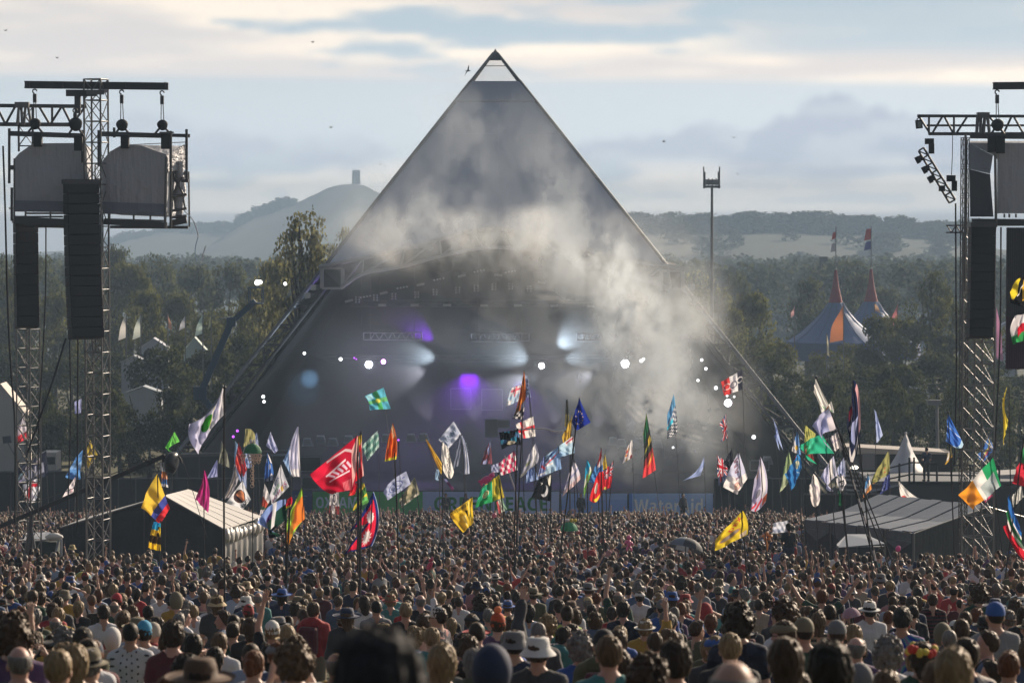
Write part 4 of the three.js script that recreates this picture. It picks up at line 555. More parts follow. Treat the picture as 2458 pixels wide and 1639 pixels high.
{ const o = P(438, 500, RD + 1), t = thing('streamer', 'thin pale torn streamer trailing from the right cabin', 'streamer', o), w = mat(rgb(0.6, 0.68, 0.78)); const q = (u, v) => P(u, v, RD + 1).sub(o); tube('ribbon', [q(440, 504), q(462, 528), q(474, 560), q(475, 570)], 0.02, w, t); tube('ribbon', [q(474, 570), q(468, 595), q(468, 612), q(472, 626)], 0.015, mat(rgb(0.25, 0.4, 0.62)), t); tube('ribbon', [q(493, 590), q(488, 606), q(482, 628)], 0.02, w, t); }
// right tower
{ const t = thing('steel_beam', 'dark steel beam at the top of the right tower cut by the frame edge', 'beam', P(2385, 206, RD)), e = P(2640, 204, RD).sub(P(2385, 206, RD)); boxbar('web', V(0, 0, 0), e, 0.09, 0.24, STEEL, t); for (const y of [-0.11, 0.11]) boxbar('flange', V(0, y, 0), V(e.x, e.y + y, 0), 0.3, 0.03, STEEL, t); }
chainHoist(2396, 214, 300, RD, 0.22, 'covered chain hoist under the right tower beam', 0.6);
{ const D = RD + 1.5, o = P(2203, 277, D), t = thing('truss_arm', 'lattice arm reaching left from the right tower with lamps below', 'truss', o), q = (u, v, z = 0) => P(u, v, D).sub(o).add(V(0, 0, z)); bar('chord', q(2203, 278), q(2520, 279), 0.055, STEEL, t); bar('chord', q(2230, 321), q(2520, 321), 0.06, STEEL, t); bar('chord', q(2230, 300, -0.5), q(2520, 300, -0.5), 0.04, STEEL, t); for (const [a, b] of [[2206, 2234], [2231, 2231], [2264, 2238], [2267, 2290], [2291, 2291], [2324, 2296], [2374, 2412], [2430, 2410], [2434, 2458], [2490, 2462]]) bar('brace', q(a, 278), q(b, 321), 0.04, STEEL, t); for (const [a, b] of [[2345, 2342], [2352, 2352], [2362, 2358], [2368, 2374]]) bar('strut', q(a, 276, 0.3), q(b, 330, 0.3), 0.06, ALU, t); box('head_plate', [q(2358, 277).x, q(2358, 277).y, 0.3], [0.42, 0.2, 0.3], ALU, t); }
{ const D = RD + 1.5, o = P(2250, 420, D), t = thing('lamp_truss', 'short slanting truss with lamps hanging from the right arm', 'truss', o), q = (u, v, z = 0) => P(u, v, D).sub(o).add(V(0, 0, z)); const a = [2206, 362], b = [2280, 487], e = [2218, 354], f = [2294, 479]; bar('chord', q(...a), q(...b), 0.04, STEEL, t); bar('chord', q(...e), q(...f), 0.04, STEEL, t); for (let i = 0; i <= 7; i++) { const k = i / 7, p1 = q(lerp(a[0], b[0], k), lerp(a[1], b[1], k)), p2 = q(lerp(e[0], f[0], k), lerp(e[1], f[1], k)); bar('rung', p1, p2, 0.03, STEEL, t); if (i < 7) bar('brace', p1, q(lerp(e[0], f[0], (i + 1) / 7), lerp(e[1], f[1], (i + 1) / 7)), 0.022, STEEL, t); }
  for (const [u, v] of [[2203, 384], [2219, 408], [2233, 431]]) { const l = box('lamp', [q(u, v).x, q(u, v).y, 0.1], [0.13, 0.24, 0.2], CASE, t); l.rotation.z = 0.5; const l2 = box('lamp', [q(u + 8, v - 5).x, q(u + 8, v - 5).y, 0.1], [0.1, 0.2, 0.2], CASE, t); l2.rotation.z = 0.5; } for (const [u, v, w, h] of [[2232, 339, 0.3, 0.2], [2237, 357, 0.18, 0.34], [2284, 428, 0.3, 0.22], [2292, 446, 0.17, 0.36], [2262, 452, 0.2, 0.2]]) box('motor', [q(u, v).x, q(u, v).y, 0], [w, h, 0.2], CASE, t); }
{ const t = thing('floodlight', 'small square lamp at the left tip of the right arm', 'lamp', P(2207, 298, RD + 1.5)); const b = box('housing', [0, 0, 0], [0.22, 0.3, 0.2], CASE, t); b.rotation.z = 0.1; box('lens', [0.01, -0.01, 0.11], [0.14, 0.2, 0.02], mat(rgb(0.2, 0.24, 0.22), { roughness: 0.2 }), t); bar('yoke', V(-0.08, 0.15, 0), V(0.02, 0.28, 0), 0.02, STEEL, t); }
cable([[2288, 323], [2287, 380], [2285, 420]], RD + 1.5, 0.014, 'thin wire from the right arm down to the lamp truss'); cable([[2295, 488], [2296, 700], [2297, 900], [2292, 1120]], RD + 1.5, 0.03, 'black cable hanging from the slanting lamp truss'); cable([[2404, 545], [2402, 800], [2390, 1080]], RD, 0.03, 'black cable between the right loudspeakers and the striped panel'); cable([[2392, 545], [2386, 620], [2384, 700]], RD + 2, 0.02, 'thin cable close to the right loudspeakers');
cabin([[2395, 512], [2395, 382], [2384, 372], [2328, 343], [2470, 343], [2520, 382], [2520, 512]], [[2328, 343], [2330, 338]], RD, 'grey cloth covered cabin at the right edge', { bars: [[[2325, 320], [2323, 700], 0.6, 0.045], [[2389, 372], [2391, 545], -0.1, 0.05], [[2334, 468], [2386, 470], 0.5], [[2336, 500], [2386, 502], 0.5], [[2342, 470], [2352, 500], 0.5], [[2362, 470], [2352, 500], 0.5], [[2366, 470], [2376, 500], 0.5], [[2350, 540], [2520, 540], 0.4], [[2412, 513], [2412, 522], 0], [[2424, 513], [2424, 522], 0], [[2440, 513], [2440, 522], 0]], decks: [[[2330, 326], [2520, 328], 0, 0.18], [[2334, 532], [2520, 534], 0, 0.22]] });
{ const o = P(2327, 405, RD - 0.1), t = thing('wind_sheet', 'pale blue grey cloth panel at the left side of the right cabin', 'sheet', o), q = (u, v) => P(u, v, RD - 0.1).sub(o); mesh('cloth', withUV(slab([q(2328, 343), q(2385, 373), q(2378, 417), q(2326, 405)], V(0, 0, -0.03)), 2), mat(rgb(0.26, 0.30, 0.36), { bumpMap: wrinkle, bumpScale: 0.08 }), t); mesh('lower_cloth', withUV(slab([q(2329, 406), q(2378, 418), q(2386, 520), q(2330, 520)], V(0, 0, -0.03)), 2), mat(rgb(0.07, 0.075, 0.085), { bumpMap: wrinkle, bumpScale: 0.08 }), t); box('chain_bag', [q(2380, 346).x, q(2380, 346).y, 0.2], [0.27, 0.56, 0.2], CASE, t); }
lineArray(2358, 543, 811, RD - 0.9, 12, 0.02, -0.1, 'black hanging column of loudspeakers on the right tower', 0.74);
latticeMast('lattice_mast', 'dense lattice mast under the right loudspeakers', 2352, 560, 0.8, RD + 0.6, 0.4, 0.75, ALU, 0.028, { cross: true });
latticeMast('lattice_mast', 'thin dark lattice mast at the left side of the right tower', 2318, 330, 0.22, RD + 1.2, 0.2, 0.5, STEEL, 0.02);
{ const D = RD + 2, o = P(2272, 550, D), t = thing('truss_arm', 'short lattice stub sticking out left below the right cabin', 'truss', o), q = (u, v) => P(u, v, D).sub(o); for (const v of [541, 558]) bar('chord', q(2272, v), q(2330, v), 0.025, STEEL, t); for (let i = 0; i < 5; i++) bar('brace', q(2274 + i * 11, i % 2 ? 558 : 541), q(2285 + i * 11, i % 2 ? 541 : 558), 0.02, STEEL, t); }
{ // the tall panel of dark vertical slats at the right edge
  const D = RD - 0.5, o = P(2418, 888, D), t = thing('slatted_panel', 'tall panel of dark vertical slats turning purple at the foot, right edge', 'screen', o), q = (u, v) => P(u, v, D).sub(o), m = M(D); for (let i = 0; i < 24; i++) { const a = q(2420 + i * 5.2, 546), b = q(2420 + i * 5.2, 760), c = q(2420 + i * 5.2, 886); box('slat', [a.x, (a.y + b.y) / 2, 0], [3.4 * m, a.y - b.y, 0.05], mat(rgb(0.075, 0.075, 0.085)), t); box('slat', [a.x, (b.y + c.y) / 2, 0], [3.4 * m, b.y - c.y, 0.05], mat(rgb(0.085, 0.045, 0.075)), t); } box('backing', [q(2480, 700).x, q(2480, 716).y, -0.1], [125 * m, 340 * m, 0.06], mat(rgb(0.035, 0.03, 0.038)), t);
}
// ---------------------------------------------------------------- camera crane
{ const D = 112, o = P(70, 1310, D); o.y = gh(D); const t = thing('camera_crane', 'long black camera crane slanting up from the left edge to a hooded camera', 'camera crane', o), q = (u, v, z = 0) => P(u, v, D).sub(o).add(V(0, 0, z)); boxbar('jib', q(-40, 1280), q(395, 1094), 0.14, 0.16, CASE, t); bar('jib_wire', q(60, 1215), q(395, 1090), 0.015, STEEL, t); bar('mast', V(0, 0, 0), q(74, 1226), 0.08, STEEL, t); for (const s of [-1, 1]) bar('mast_leg', V(s * 0.5, 0, s * 0.3), q(72, 1250), 0.045, ALU, t); bar('mast_arm', q(56, 1195), q(72, 1228), 0.03, ALU, t); box('side_plate', [q(40, 1228).x, q(40, 1228).y, 0.1], [0.4, 0.05, 0.1], ALU, t);
  const g = new THREE.SphereGeometry(0.36, 14, 10), p = g.attributes.position; for (let i = 0; i < p.count; i++) { const k = 0.75 + 0.6 * noise3(p.getX(i) * 4 + 3, p.getY(i) * 4, p.getZ(i) * 4); p.setXYZ(i, p.getX(i) * k * 0.7, p.getY(i) * k, p.getZ(i) * k); } g.computeVertexNormals(); const h = mesh('camera_head', g, mat(rgb(0.015, 0.015, 0.017), { roughness: 0.35 }), t); h.position.copy(q(411, 1110)); const r = mesh('head_ring', new THREE.TorusGeometry(0.34, 0.04, 6, 16, 4), CASE, t); r.position.copy(q(412, 1112)); }
// ---------------------------------------------------------------- marquees on the field, sheds and platforms
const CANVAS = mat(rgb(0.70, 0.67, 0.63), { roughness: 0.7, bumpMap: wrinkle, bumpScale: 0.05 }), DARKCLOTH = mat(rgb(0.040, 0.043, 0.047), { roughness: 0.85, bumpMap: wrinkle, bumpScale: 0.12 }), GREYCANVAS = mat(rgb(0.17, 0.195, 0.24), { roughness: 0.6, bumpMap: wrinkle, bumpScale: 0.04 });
{ const dF = 114.5, o = P(340, 1380, dF); o.y = gh(dF); const t = thing('marquee', 'large marquee with dark gable, pale sunlit roof and ruffled right side', 'marquee', o), q = (u, v, d) => P(u, v, d).sub(o);
  const fl = q(143, 1268, 118), pk = q(393, 1192, 116), fr = q(536, 1272, 114.5), br = q(628, 1247, 118.6), pb = q(452, 1177, 120), bl = q(205, 1245, 122), down = (p) => V(p.x, -0.4, p.z);
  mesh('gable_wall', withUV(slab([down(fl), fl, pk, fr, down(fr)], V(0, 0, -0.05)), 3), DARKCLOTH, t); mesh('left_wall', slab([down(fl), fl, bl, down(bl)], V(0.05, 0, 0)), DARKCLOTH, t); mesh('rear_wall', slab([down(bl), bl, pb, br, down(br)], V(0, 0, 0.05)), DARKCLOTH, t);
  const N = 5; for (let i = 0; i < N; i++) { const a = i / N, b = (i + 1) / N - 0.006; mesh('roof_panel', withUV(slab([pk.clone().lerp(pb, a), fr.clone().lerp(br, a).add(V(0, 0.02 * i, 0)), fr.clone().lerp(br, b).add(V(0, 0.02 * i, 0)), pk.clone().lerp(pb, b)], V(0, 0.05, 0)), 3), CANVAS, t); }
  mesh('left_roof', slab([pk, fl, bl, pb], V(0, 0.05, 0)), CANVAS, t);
  { const NX = 60, NY = 12, pos = [], idx = [], uv = []; for (let j = 0; j <= NY; j++) for (let i = 0; i <= NX; i++) { const k = i / NX, v = j / NY, p = fr.clone().lerp(br, k), y = lerp(p.y, -0.4, v), w = 0.09 * Math.sin(k * 46 + 2 * noise3(k * 9, v * 3, 1)) * (0.3 + v * 0.7); pos.push(p.x + w * 0.9 + 0.02, y, p.z + w * 0.3); uv.push(k, v); } for (let j = 0; j < NY; j++) for (let i = 0; i < NX; i++) { const a = j * (NX + 1) + i; idx.push(a, a + 1, a + NX + 1, a + 1, a + NX + 2, a + NX + 1); } const g = new THREE.BufferGeometry(); g.setAttribute('position', new THREE.Float32BufferAttribute(pos, 3)); g.setAttribute('uv', new THREE.Float32BufferAttribute(uv, 2)); g.setIndex(idx); g.computeVertexNormals(); mesh('side_wall', g, mat(rgb(0.36, 0.35, 0.33), { roughness: 0.5, metalness: 0.2 }), t); }
  { const r = rng(8); for (let i = 0; i < 9; i++) { const k = (i + 0.5) / 9, g = new THREE.SphereGeometry(1, 10, 7), p = g.attributes.position; for (let j = 0; j < p.count; j++) { const s = 0.7 + 0.7 * noise3(p.getX(j) * 2.3 + i * 5, p.getY(j) * 2.3, p.getZ(j) * 2.3); p.setXYZ(j, p.getX(j) * s, p.getY(j) * s, p.getZ(j) * s); } g.computeVertexNormals(); const m = mesh('rolled_valance', g, mat(rgb(0.55, 0.53, 0.50), { roughness: 0.45 }), t); m.position.copy(fr.clone().lerp(br, k)).add(V(0.04, -0.2 - 0.08 * r(), 0.05)); m.scale.set(0.14, 0.17 + 0.13 * r(), 0.33); } }
  bar('edge_tube', fl, pk, 0.03, ALU, t); bar('edge_tube', pk, fr, 0.03, ALU, t); bar('corner_pole', down(fr), fr, 0.05, ALU, t); bar('wall_pole', q(345, 1300, 114.9).setY(0), q(345, 1216, 114.9), 0.03, STEEL, t); }
{ const dF = 113, o = P(2193, 1390, dF); o.y = gh(dF); const t = thing('marquee', 'wide low grey marquee with sagging striped roof, right of the field', 'marquee', o), q = (u, v, d) => P(u, v, d).sub(o), down = (p) => V(p.x, -0.4, p.z);
  const el = q(1932, 1249, 118), er = q(2194, 1281, 113), rl = q(2110, 1189, 121), rr = q(2372, 1217, 116.5), ge = q(2475, 1246, 119);
  const N = 10; for (let i = 0; i < N; i++) { const a = i / N, b = (i + 1) / N - (i % 2 ? 0.012 : 0.004), sag = (k) => V(0, -0.22 * Math.sin(Math.PI * k), 0), M0 = (k) => el.clone().lerp(er, k).lerp(rl.clone().lerp(rr, k), 0.5).add(V(0, -0.16, 0)), l = i % 2 ? 0.03 : 0; const pts = [el.clone().lerp(er, a), el.clone().lerp(er, b), M0(b), M0(a)].map((p) => p.add(V(0, l, 0))), pt2 = [M0(a), M0(b), rl.clone().lerp(rr, b), rl.clone().lerp(rr, a)].map((p) => p.add(V(0, l, 0))); mesh('roof_panel', withUV(mergeGeometries([slab(pts, V(0, 0.04, 0)), slab(pt2, V(0, 0.04, 0))]), 3), GREYCANVAS, t); }
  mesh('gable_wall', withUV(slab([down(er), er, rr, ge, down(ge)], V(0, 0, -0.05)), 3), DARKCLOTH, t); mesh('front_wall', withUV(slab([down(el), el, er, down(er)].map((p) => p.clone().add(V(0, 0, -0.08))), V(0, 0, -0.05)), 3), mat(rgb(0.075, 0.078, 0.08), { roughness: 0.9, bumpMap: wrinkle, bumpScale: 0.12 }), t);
  for (let i = 0; i < 4; i++) { const a = el.clone().lerp(er, i / 4), b = el.clone().lerp(er, (i + 1) / 4 - 0.02), m = a.clone().lerp(b, 0.5); mesh('valance', withUV(slab([a, m.clone().add(V(0, 0, 0)), b, b.clone().add(V(0, -0.35, 0)), m.clone().add(V(0, -0.72, 0.02)), a.clone().add(V(0, -0.35, 0))], V(0, 0, -0.04)), 2), mat(rgb(0.15, 0.155, 0.165), { roughness: 0.8, bumpMap: wrinkle, bumpScale: 0.12 }), t); bar('pole', down(a), a, 0.04, ALU, t); } bar('edge_tube', er, rr, 0.03, ALU, t); bar('edge_tube', rr, ge, 0.04, ALU, t); bar('ridge_tube', rl, rr, 0.03, ALU, t); bar('pole', down(er), er, 0.05, ALU, t); }
{ const D = 111.5, o = P(2070, 1370, D); o.y = gh(D); const t = thing('awning', 'small pale curved awning in front of the grey marquee', 'awning', o), q = (u, v, d = D) => P(u, v, d).sub(o); mesh('canopy', withUV(slab([q(2010, 1308), q(2034, 1284, D + 1.2), q(2080, 1284, D + 1.2), q(2124, 1305), q(2124, 1312), q(2010, 1314)], V(0, 0.02, -0.1)), 2), mat(rgb(0.5, 0.53, 0.57), { roughness: 0.6 }), t); for (const u of [2012, 2124]) bar('post', q(u, 1310).setY(0), q(u, 1310), 0.03, ALU, t); box('counter', [q(2068, 1335).x, 0.6, -0.4], [1.5, 1.1, 0.5], DARKCLOTH, t); }
{ const D = 113, o = P(100, 1390, D); o.y = gh(D); const t = thing('stall', 'small dark green stall with pale crumpled roof at lower left', 'stall', o), q = (u, v, d = D) => P(u, v, d).sub(o); const G = mat(rgb(0.028, 0.042, 0.034)); mesh('wall', slab([q(52, 1400), q(52, 1303), q(134, 1301), q(134, 1400)], V(0, 0, -1.2)), G, t); mesh('roof', withUV(slab([q(54, 1303), q(62, 1282, D + 1.3), q(118, 1280, D + 1.3), q(140, 1294)], V(0, 0.05, 0)), 2), mat(rgb(0.42, 0.45, 0.50), { bumpMap: wrinkle, bumpScale: 0.08 }), t); const g = new THREE.SphereGeometry(0.2, 9, 7), p = g.attributes.position; for (let i = 0; i < p.count; i++) { const k = 0.6 + 0.8 * noise3(p.getX(i) * 12, p.getY(i) * 12, p.getZ(i) * 12); p.setXYZ(i, p.getX(i) * k * 1.5, p.getY(i) * k * 0.7, p.getZ(i) * k); } g.computeVertexNormals(); mesh('crumpled_flap', g, mat(rgb(0.7, 0.7, 0.68)), t).position.copy(q(128, 1288)); for (const [a, b] of [[140, 128], [146, 146]]) bar('pole', q(a, 1294), q(b, 1345), 0.045, mat(rgb(0.35, 0.38, 0.42)), t); }
{ // black scrim walls beside the stage
  function wall(u0, u1, v0, d, label, n) { const a = P(u0, v0, d), t = thing('scrim_wall', label, 'wall', [a.x, gh(d), -d]), w = (u1 - u0) * M(d), h = a.y - gh(d); for (let i = 0; i < n; i++) box('panel', [w * (i + 0.5) / n, h / 2, 0], [w / n - 0.05, h, 0.08], mat(rgb(0.018, 0.019, 0.021), { roughness: 0.95 }), t); bar('top_rail', V(0, h + 0.05, 0), V(w, h + 0.05, 0), 0.05, mat(rgb(0.12, 0.125, 0.13)), t); for (let i = 0; i <= n; i++) bar('post', V(w * i / n, 0, 0.1), V(w * i / n, h, 0.1), 0.05, STEEL, t); }
  wall(-80, 200, 1134, 196, 'black scrim wall at the far left behind the crowd', 8); wall(200, 700, 1150, 200, 'long black scrim wall from the left mast to the stage', 12); wall(1716, 1960, 1150, 202, 'black scrim wall at the right foot of the stage', 7); wall(1930, 2120, 1188, 168, 'black scrim wall below the viewing platform, left part', 5);
}
{ const D = 207, a = P(430, 1090, D), t = thing('wing_shed', 'dark covered wing at the left foot of the stage', 'shed', [a.x, gh(D), -D]), w = 270 * M(D), h = a.y - gh(D); box('wall', [w / 2, h / 2, 0], [w, h, 3], mat(rgb(0.02, 0.021, 0.024)), t); boxbar('roof_edge', V(0, h, 1.6), V(w, h + 0.3, 1.6), 0.2, 0.2, STEEL, t); for (let i = 0; i < 6; i++) bar('scaffold_pole', V(w * i / 5, 0, 1.7), V(w * i / 5, h, 1.7), 0.04, STEEL, t); for (const y of [1.2, 2.4, 3.6]) bar('scaffold_rail', V(0, y, 1.75), V(w, y, 1.75), 0.04, STEEL, t); }
{ // viewing platform on the right with rails, pagoda tent, container with a cream roof
  const D = 170, o = P(2110, 1156, D); o.y = gh(D); const t = thing('viewing_platform', 'raised viewing platform with dark sides and black rails behind the grey marquee', 'platform', o), q = (u, v, z = 0) => P(u, v, D).sub(o).add(V(0, 0, z)); const top = q(2185, 1155).y; box('deck', [q(2290, 1155).x, top - 0.1, -3], [9.0, 0.2, 6], mat(rgb(0.2, 0.21, 0.22)), t); mesh('skirt', slab([q(2185, 1157), q(2480, 1160), q(2480, 1260), q(2185, 1260)], V(0, 0, -0.1)), mat(rgb(0.035, 0.036, 0.038)), t); mesh('ramp', slab([q(2080, 1178), q(2186, 1157), q(2186, 1161), q(2080, 1184)], V(0, 0, -2)), mat(rgb(0.33, 0.37, 0.45)), t); mesh('ramp_skirt', slab([q(2080, 1184), q(2186, 1162), q(2186, 1260), q(2080, 1260)], V(0, 0, -0.1)), mat(rgb(0.03, 0.031, 0.033)), t);
  for (const [a, b, c, e] of [[2132, 1124, 2190, 1110], [2132, 1150, 2190, 1138], [2190, 1110, 2250, 1112], [2190, 1138, 2250, 1140], [2250, 1140, 2400, 1142], [2250, 1116, 2400, 1118]]) bar('rail', q(a, b), q(c, e), 0.045, CASE, t); for (const [u, a, b] of [[2184, 1098, 1156], [2195, 1098, 1156], [2133, 1118, 1170], [2160, 1112, 1164], [2250, 1112, 1156], [2330, 1114, 1156], [2400, 1116, 1156]]) bar('post', q(u, a), q(u, b), 0.06, CASE, t);
  const D2 = 176, o2 = P(2194, 1160, D2), t2 = thing('pagoda_tent', 'pointed white pagoda tent on the viewing platform', 'tent', o2), m = M(D2), pr = [[1, 118], [8, 100], [20, 70], [36, 42], [52, 22], [54, 0]].map(([x, y]) => new THREE.Vector2(x * m, y * m)), g = new THREE.LatheGeometry(pr, 4), wht = mat(rgb(0.62, 0.62, 0.64), { roughness: 0.6 }); g.rotateY(Math.PI / 4 + 0.5); const c = mesh('canopy', g, wht, t2); c.position.set(-14 * m, 0, -1); const ft = mesh('foot_flap', slab([V(20 * m, 0, 0), V(46 * m, 6 * m, 0), V(60 * m, 0, 0)], V(0, 0, -0.5)), wht, t2); mesh('finial', new THREE.SphereGeometry(0.08, 8, 6), wht, t2).position.set(-14 * m, 118 * m, -1);
  const D3 = 186, o3 = P(2030, 1140, D3); o3.y = gh(D3); const t3 = thing('cabin_row', 'row of dark cabins under a long cream roof right of the stage', 'cabin', o3), q3 = (u, v, z = 0) => P(u, v, D3).sub(o3).add(V(0, 0, z)); mesh('roof', slab([q3(2028, 1072), q3(2280, 1086), q3(2280, 1090), q3(2028, 1090)], V(0, 0, -3)), mat(rgb(0.52, 0.47, 0.42)), t3); box('wall', [q3(2160, 1130).x, q3(2160, 1180).y, -1.6], [250 * M(D3), 190 * M(D3), 2.6], mat(rgb(0.03, 0.03, 0.032)), t3); box('door', [q3(2086, 1110).x, q3(2086, 1108).y, 0], [30 * M(D3), 40 * M(D3), 0.1], mat(rgb(0.22, 0.22, 0.23)), t3); const l = mesh('lamp', new THREE.SphereGeometry(0.12, 8, 6), glow(1, 0.95, 0.8, 2.5), t3); l.scale.x = 2; l.position.copy(q3(2052, 1122)); for (const v of [1130, 1140, 1150, 1162, 1174]) boxbar('step', q3(2020, v, 0.2), q3(2064, v + 3, 0.2), 0.1, 0.1, mat(rgb(0.3, 0.31, 0.33)), t3);
  const D4 = 172, o4 = P(2310, 1160, D4); o4.y = gh(D4); const t4 = thing('low_stage', 'pale edged low platform at the right edge behind the flags', 'platform', o4), q4 = (u, v) => P(u, v, D4).sub(o4); mesh('deck', slab([q4(2404, 1140), q4(2480, 1136), q4(2480, 1154), q4(2404, 1158)], V(0, 0, -3)), mat(rgb(0.5, 0.48, 0.46)), t4); box('support', [q4(2440, 1200).x, q4(2440, 1200).y, -1.5], [1.8, 1.6, 2], CASE, t4); }
{ // what stands at the far left behind the black wall
  const D = 215, t = thing('van', 'pale square topped van half hidden behind the left lattice mast', 'van', [P(122, 1092, D).x, gh(D), -D]), y = P(122, 1078, D).y - gh(D); box('body', [0, y - 0.9, 0], [1.0, 1.5, 2.2], mat(rgb(0.6, 0.55, 0.5)), t); box('windscreen', [0, y - 0.7, 1.12], [0.85, 0.5, 0.04], mat(rgb(0.03, 0.035, 0.04), { roughness: 0.1 }), t); box('lower_body', [0, (y - 1.65) / 2 + 0.3, 0], [1.1, y - 1.7, 2.3], mat(rgb(0.2, 0.2, 0.21)), t); for (const [x, z] of [[-0.5, 0.9], [0.5, 0.9], [-0.5, -0.9], [0.5, -0.9]]) { const w = mesh('wheel', new THREE.CylinderGeometry(0.35, 0.35, 0.2, 12), CASE, t); w.rotation.z = Math.PI / 2; w.position.set(x, 0.35, z); }
  const t2 = thing('floodlight', 'square dark floodlight on a pale stand at the far left', 'lamp', [P(16, 1100, 190).x, gh(190), -190]), y2 = P(16, 1055, 190).y - gh(190); const h = box('housing', [0, y2, 0], [0.5, 0.42, 0.3], mat(rgb(0.06, 0.08, 0.1)), t2); h.rotation.z = 0.1; bar('stand', V(0.7, y2 - 1.4, 0), V(0.05, y2 - 0.2, 0), 0.04, ALU, t2); bar('stand', V(0.7, 0, 0), V(0.7, y2 - 1.4, 0), 0.05, STEEL, t2); }

// ---------------------------------------------------------------- flags: one printed sheet of cloth designs, a cloth and a pole for each
const CELL = 128, ATL = 2048, atlas = document.createElement('canvas'); atlas.width = atlas.height = ATL;
const G = atlas.getContext('2d'); let cellCount = 0; const cellOf = new Map();
const R = (c, x = 0, y = 0, w = 1, h = 1) => { G.fillStyle = c; G.fillRect(x, y, w, h); };
const C = (c, x, y, r, ry) => { G.fillStyle = c; G.beginPath(); G.ellipse(x, y, r, ry ?? r, 0, 0, 7); G.fill(); };
const O = (c, w, x, y, r) => { G.strokeStyle = c; G.lineWidth = w; G.beginPath(); G.arc(x, y, r, 0, 7); G.stroke(); };
const L = (c, w, ...p) => { G.strokeStyle = c; G.lineWidth = w; G.lineJoin = 'round'; G.beginPath(); for (let i = 0; i < p.length; i += 2) i ? G.lineTo(p[i], p[i + 1]) : G.moveTo(p[i], p[i + 1]); G.stroke(); };
const Y = (c, ...p) => { G.fillStyle = c; G.beginPath(); for (let i = 0; i < p.length; i += 2) i ? G.lineTo(p[i], p[i + 1]) : G.moveTo(p[i], p[i + 1]); G.closePath(); G.fill(); };
const T = (s, x, y, size, c, rot = 0, w = 1, font = 'bold', fam = 'sans-serif') => { G.save(); G.translate(x, y); G.rotate(rot); G.scale(size / 40, size / 40); G.font = `${font} 40px ${fam}`; G.textAlign = 'center'; G.textBaseline = 'middle'; G.fillStyle = c; G.fillText(s, 0, 0, w / size * 40); G.restore(); };
const checks = (a, b, n, m, x = 0, y = 0, w = 1, h = 1) => { R(a, x, y, w, h); for (let j = 0; j < m; j++) for (let i = j % 2; i < n; i += 2) R(b, x + w * i / n, y + h * j / m, w / n, h / m); };
const jack = (x, y, w, h) => { G.save(); G.translate(x, y); G.scale(w, h); G.beginPath(); G.rect(0, 0, 1, 1); G.clip(); R('#1c2a5e'); L('#dcdcea', 0.2, 0, 0, 1, 1); L('#dcdcea', 0.2, 1, 0, 0, 1); L('#b01c2c', 0.08, 0, 0, 1, 1); L('#b01c2c', 0.08, 1, 0, 0, 1); R('#dcdcea', 0.36, 0, 0.28, 1); R('#dcdcea', 0, 0.34, 1, 0.32); R('#b81c2c', 0.43, 0, 0.14, 1); R('#b81c2c', 0, 0.42, 1, 0.16); G.restore(); };
const hb = (...cs) => { let y = 0; const n = cs.filter((_, i) => i % 2).reduce((a, b) => a + b, 0); for (let i = 0; i < cs.length; i += 2) { R(cs[i], 0, y, 1, cs[i + 1] / n + 0.01); y += cs[i + 1] / n; } };
const vb = (...cs) => { let x = 0; const n = cs.filter((_, i) => i % 2).reduce((a, b) => a + b, 0); for (let i = 0; i < cs.length; i += 2) { R(cs[i], x, 0, cs[i + 1] / n + 0.01, 1); x += cs[i + 1] / n; } };
const blots = (seed, n, cs, r0 = 0.04, r1 = 0.12) => { const r = rng(seed); for (let i = 0; i < n; i++) C(cs[Math.floor(r() * cs.length)], r(), r(), r0 + r() * (r1 - r0), r0 + r() * (r1 - r0)); };
const star = (c, x, y, a, b, n) => { const p = []; for (let i = 0; i < n * 2; i++) { const t = i * Math.PI / n, k = i % 2 ? b : a; p.push(x + Math.sin(t) * k, y - Math.cos(t) * k); } Y(c, ...p); };
const WH = '#d9d8e4', LV = '#b9bde0', W2 = '#efece6';
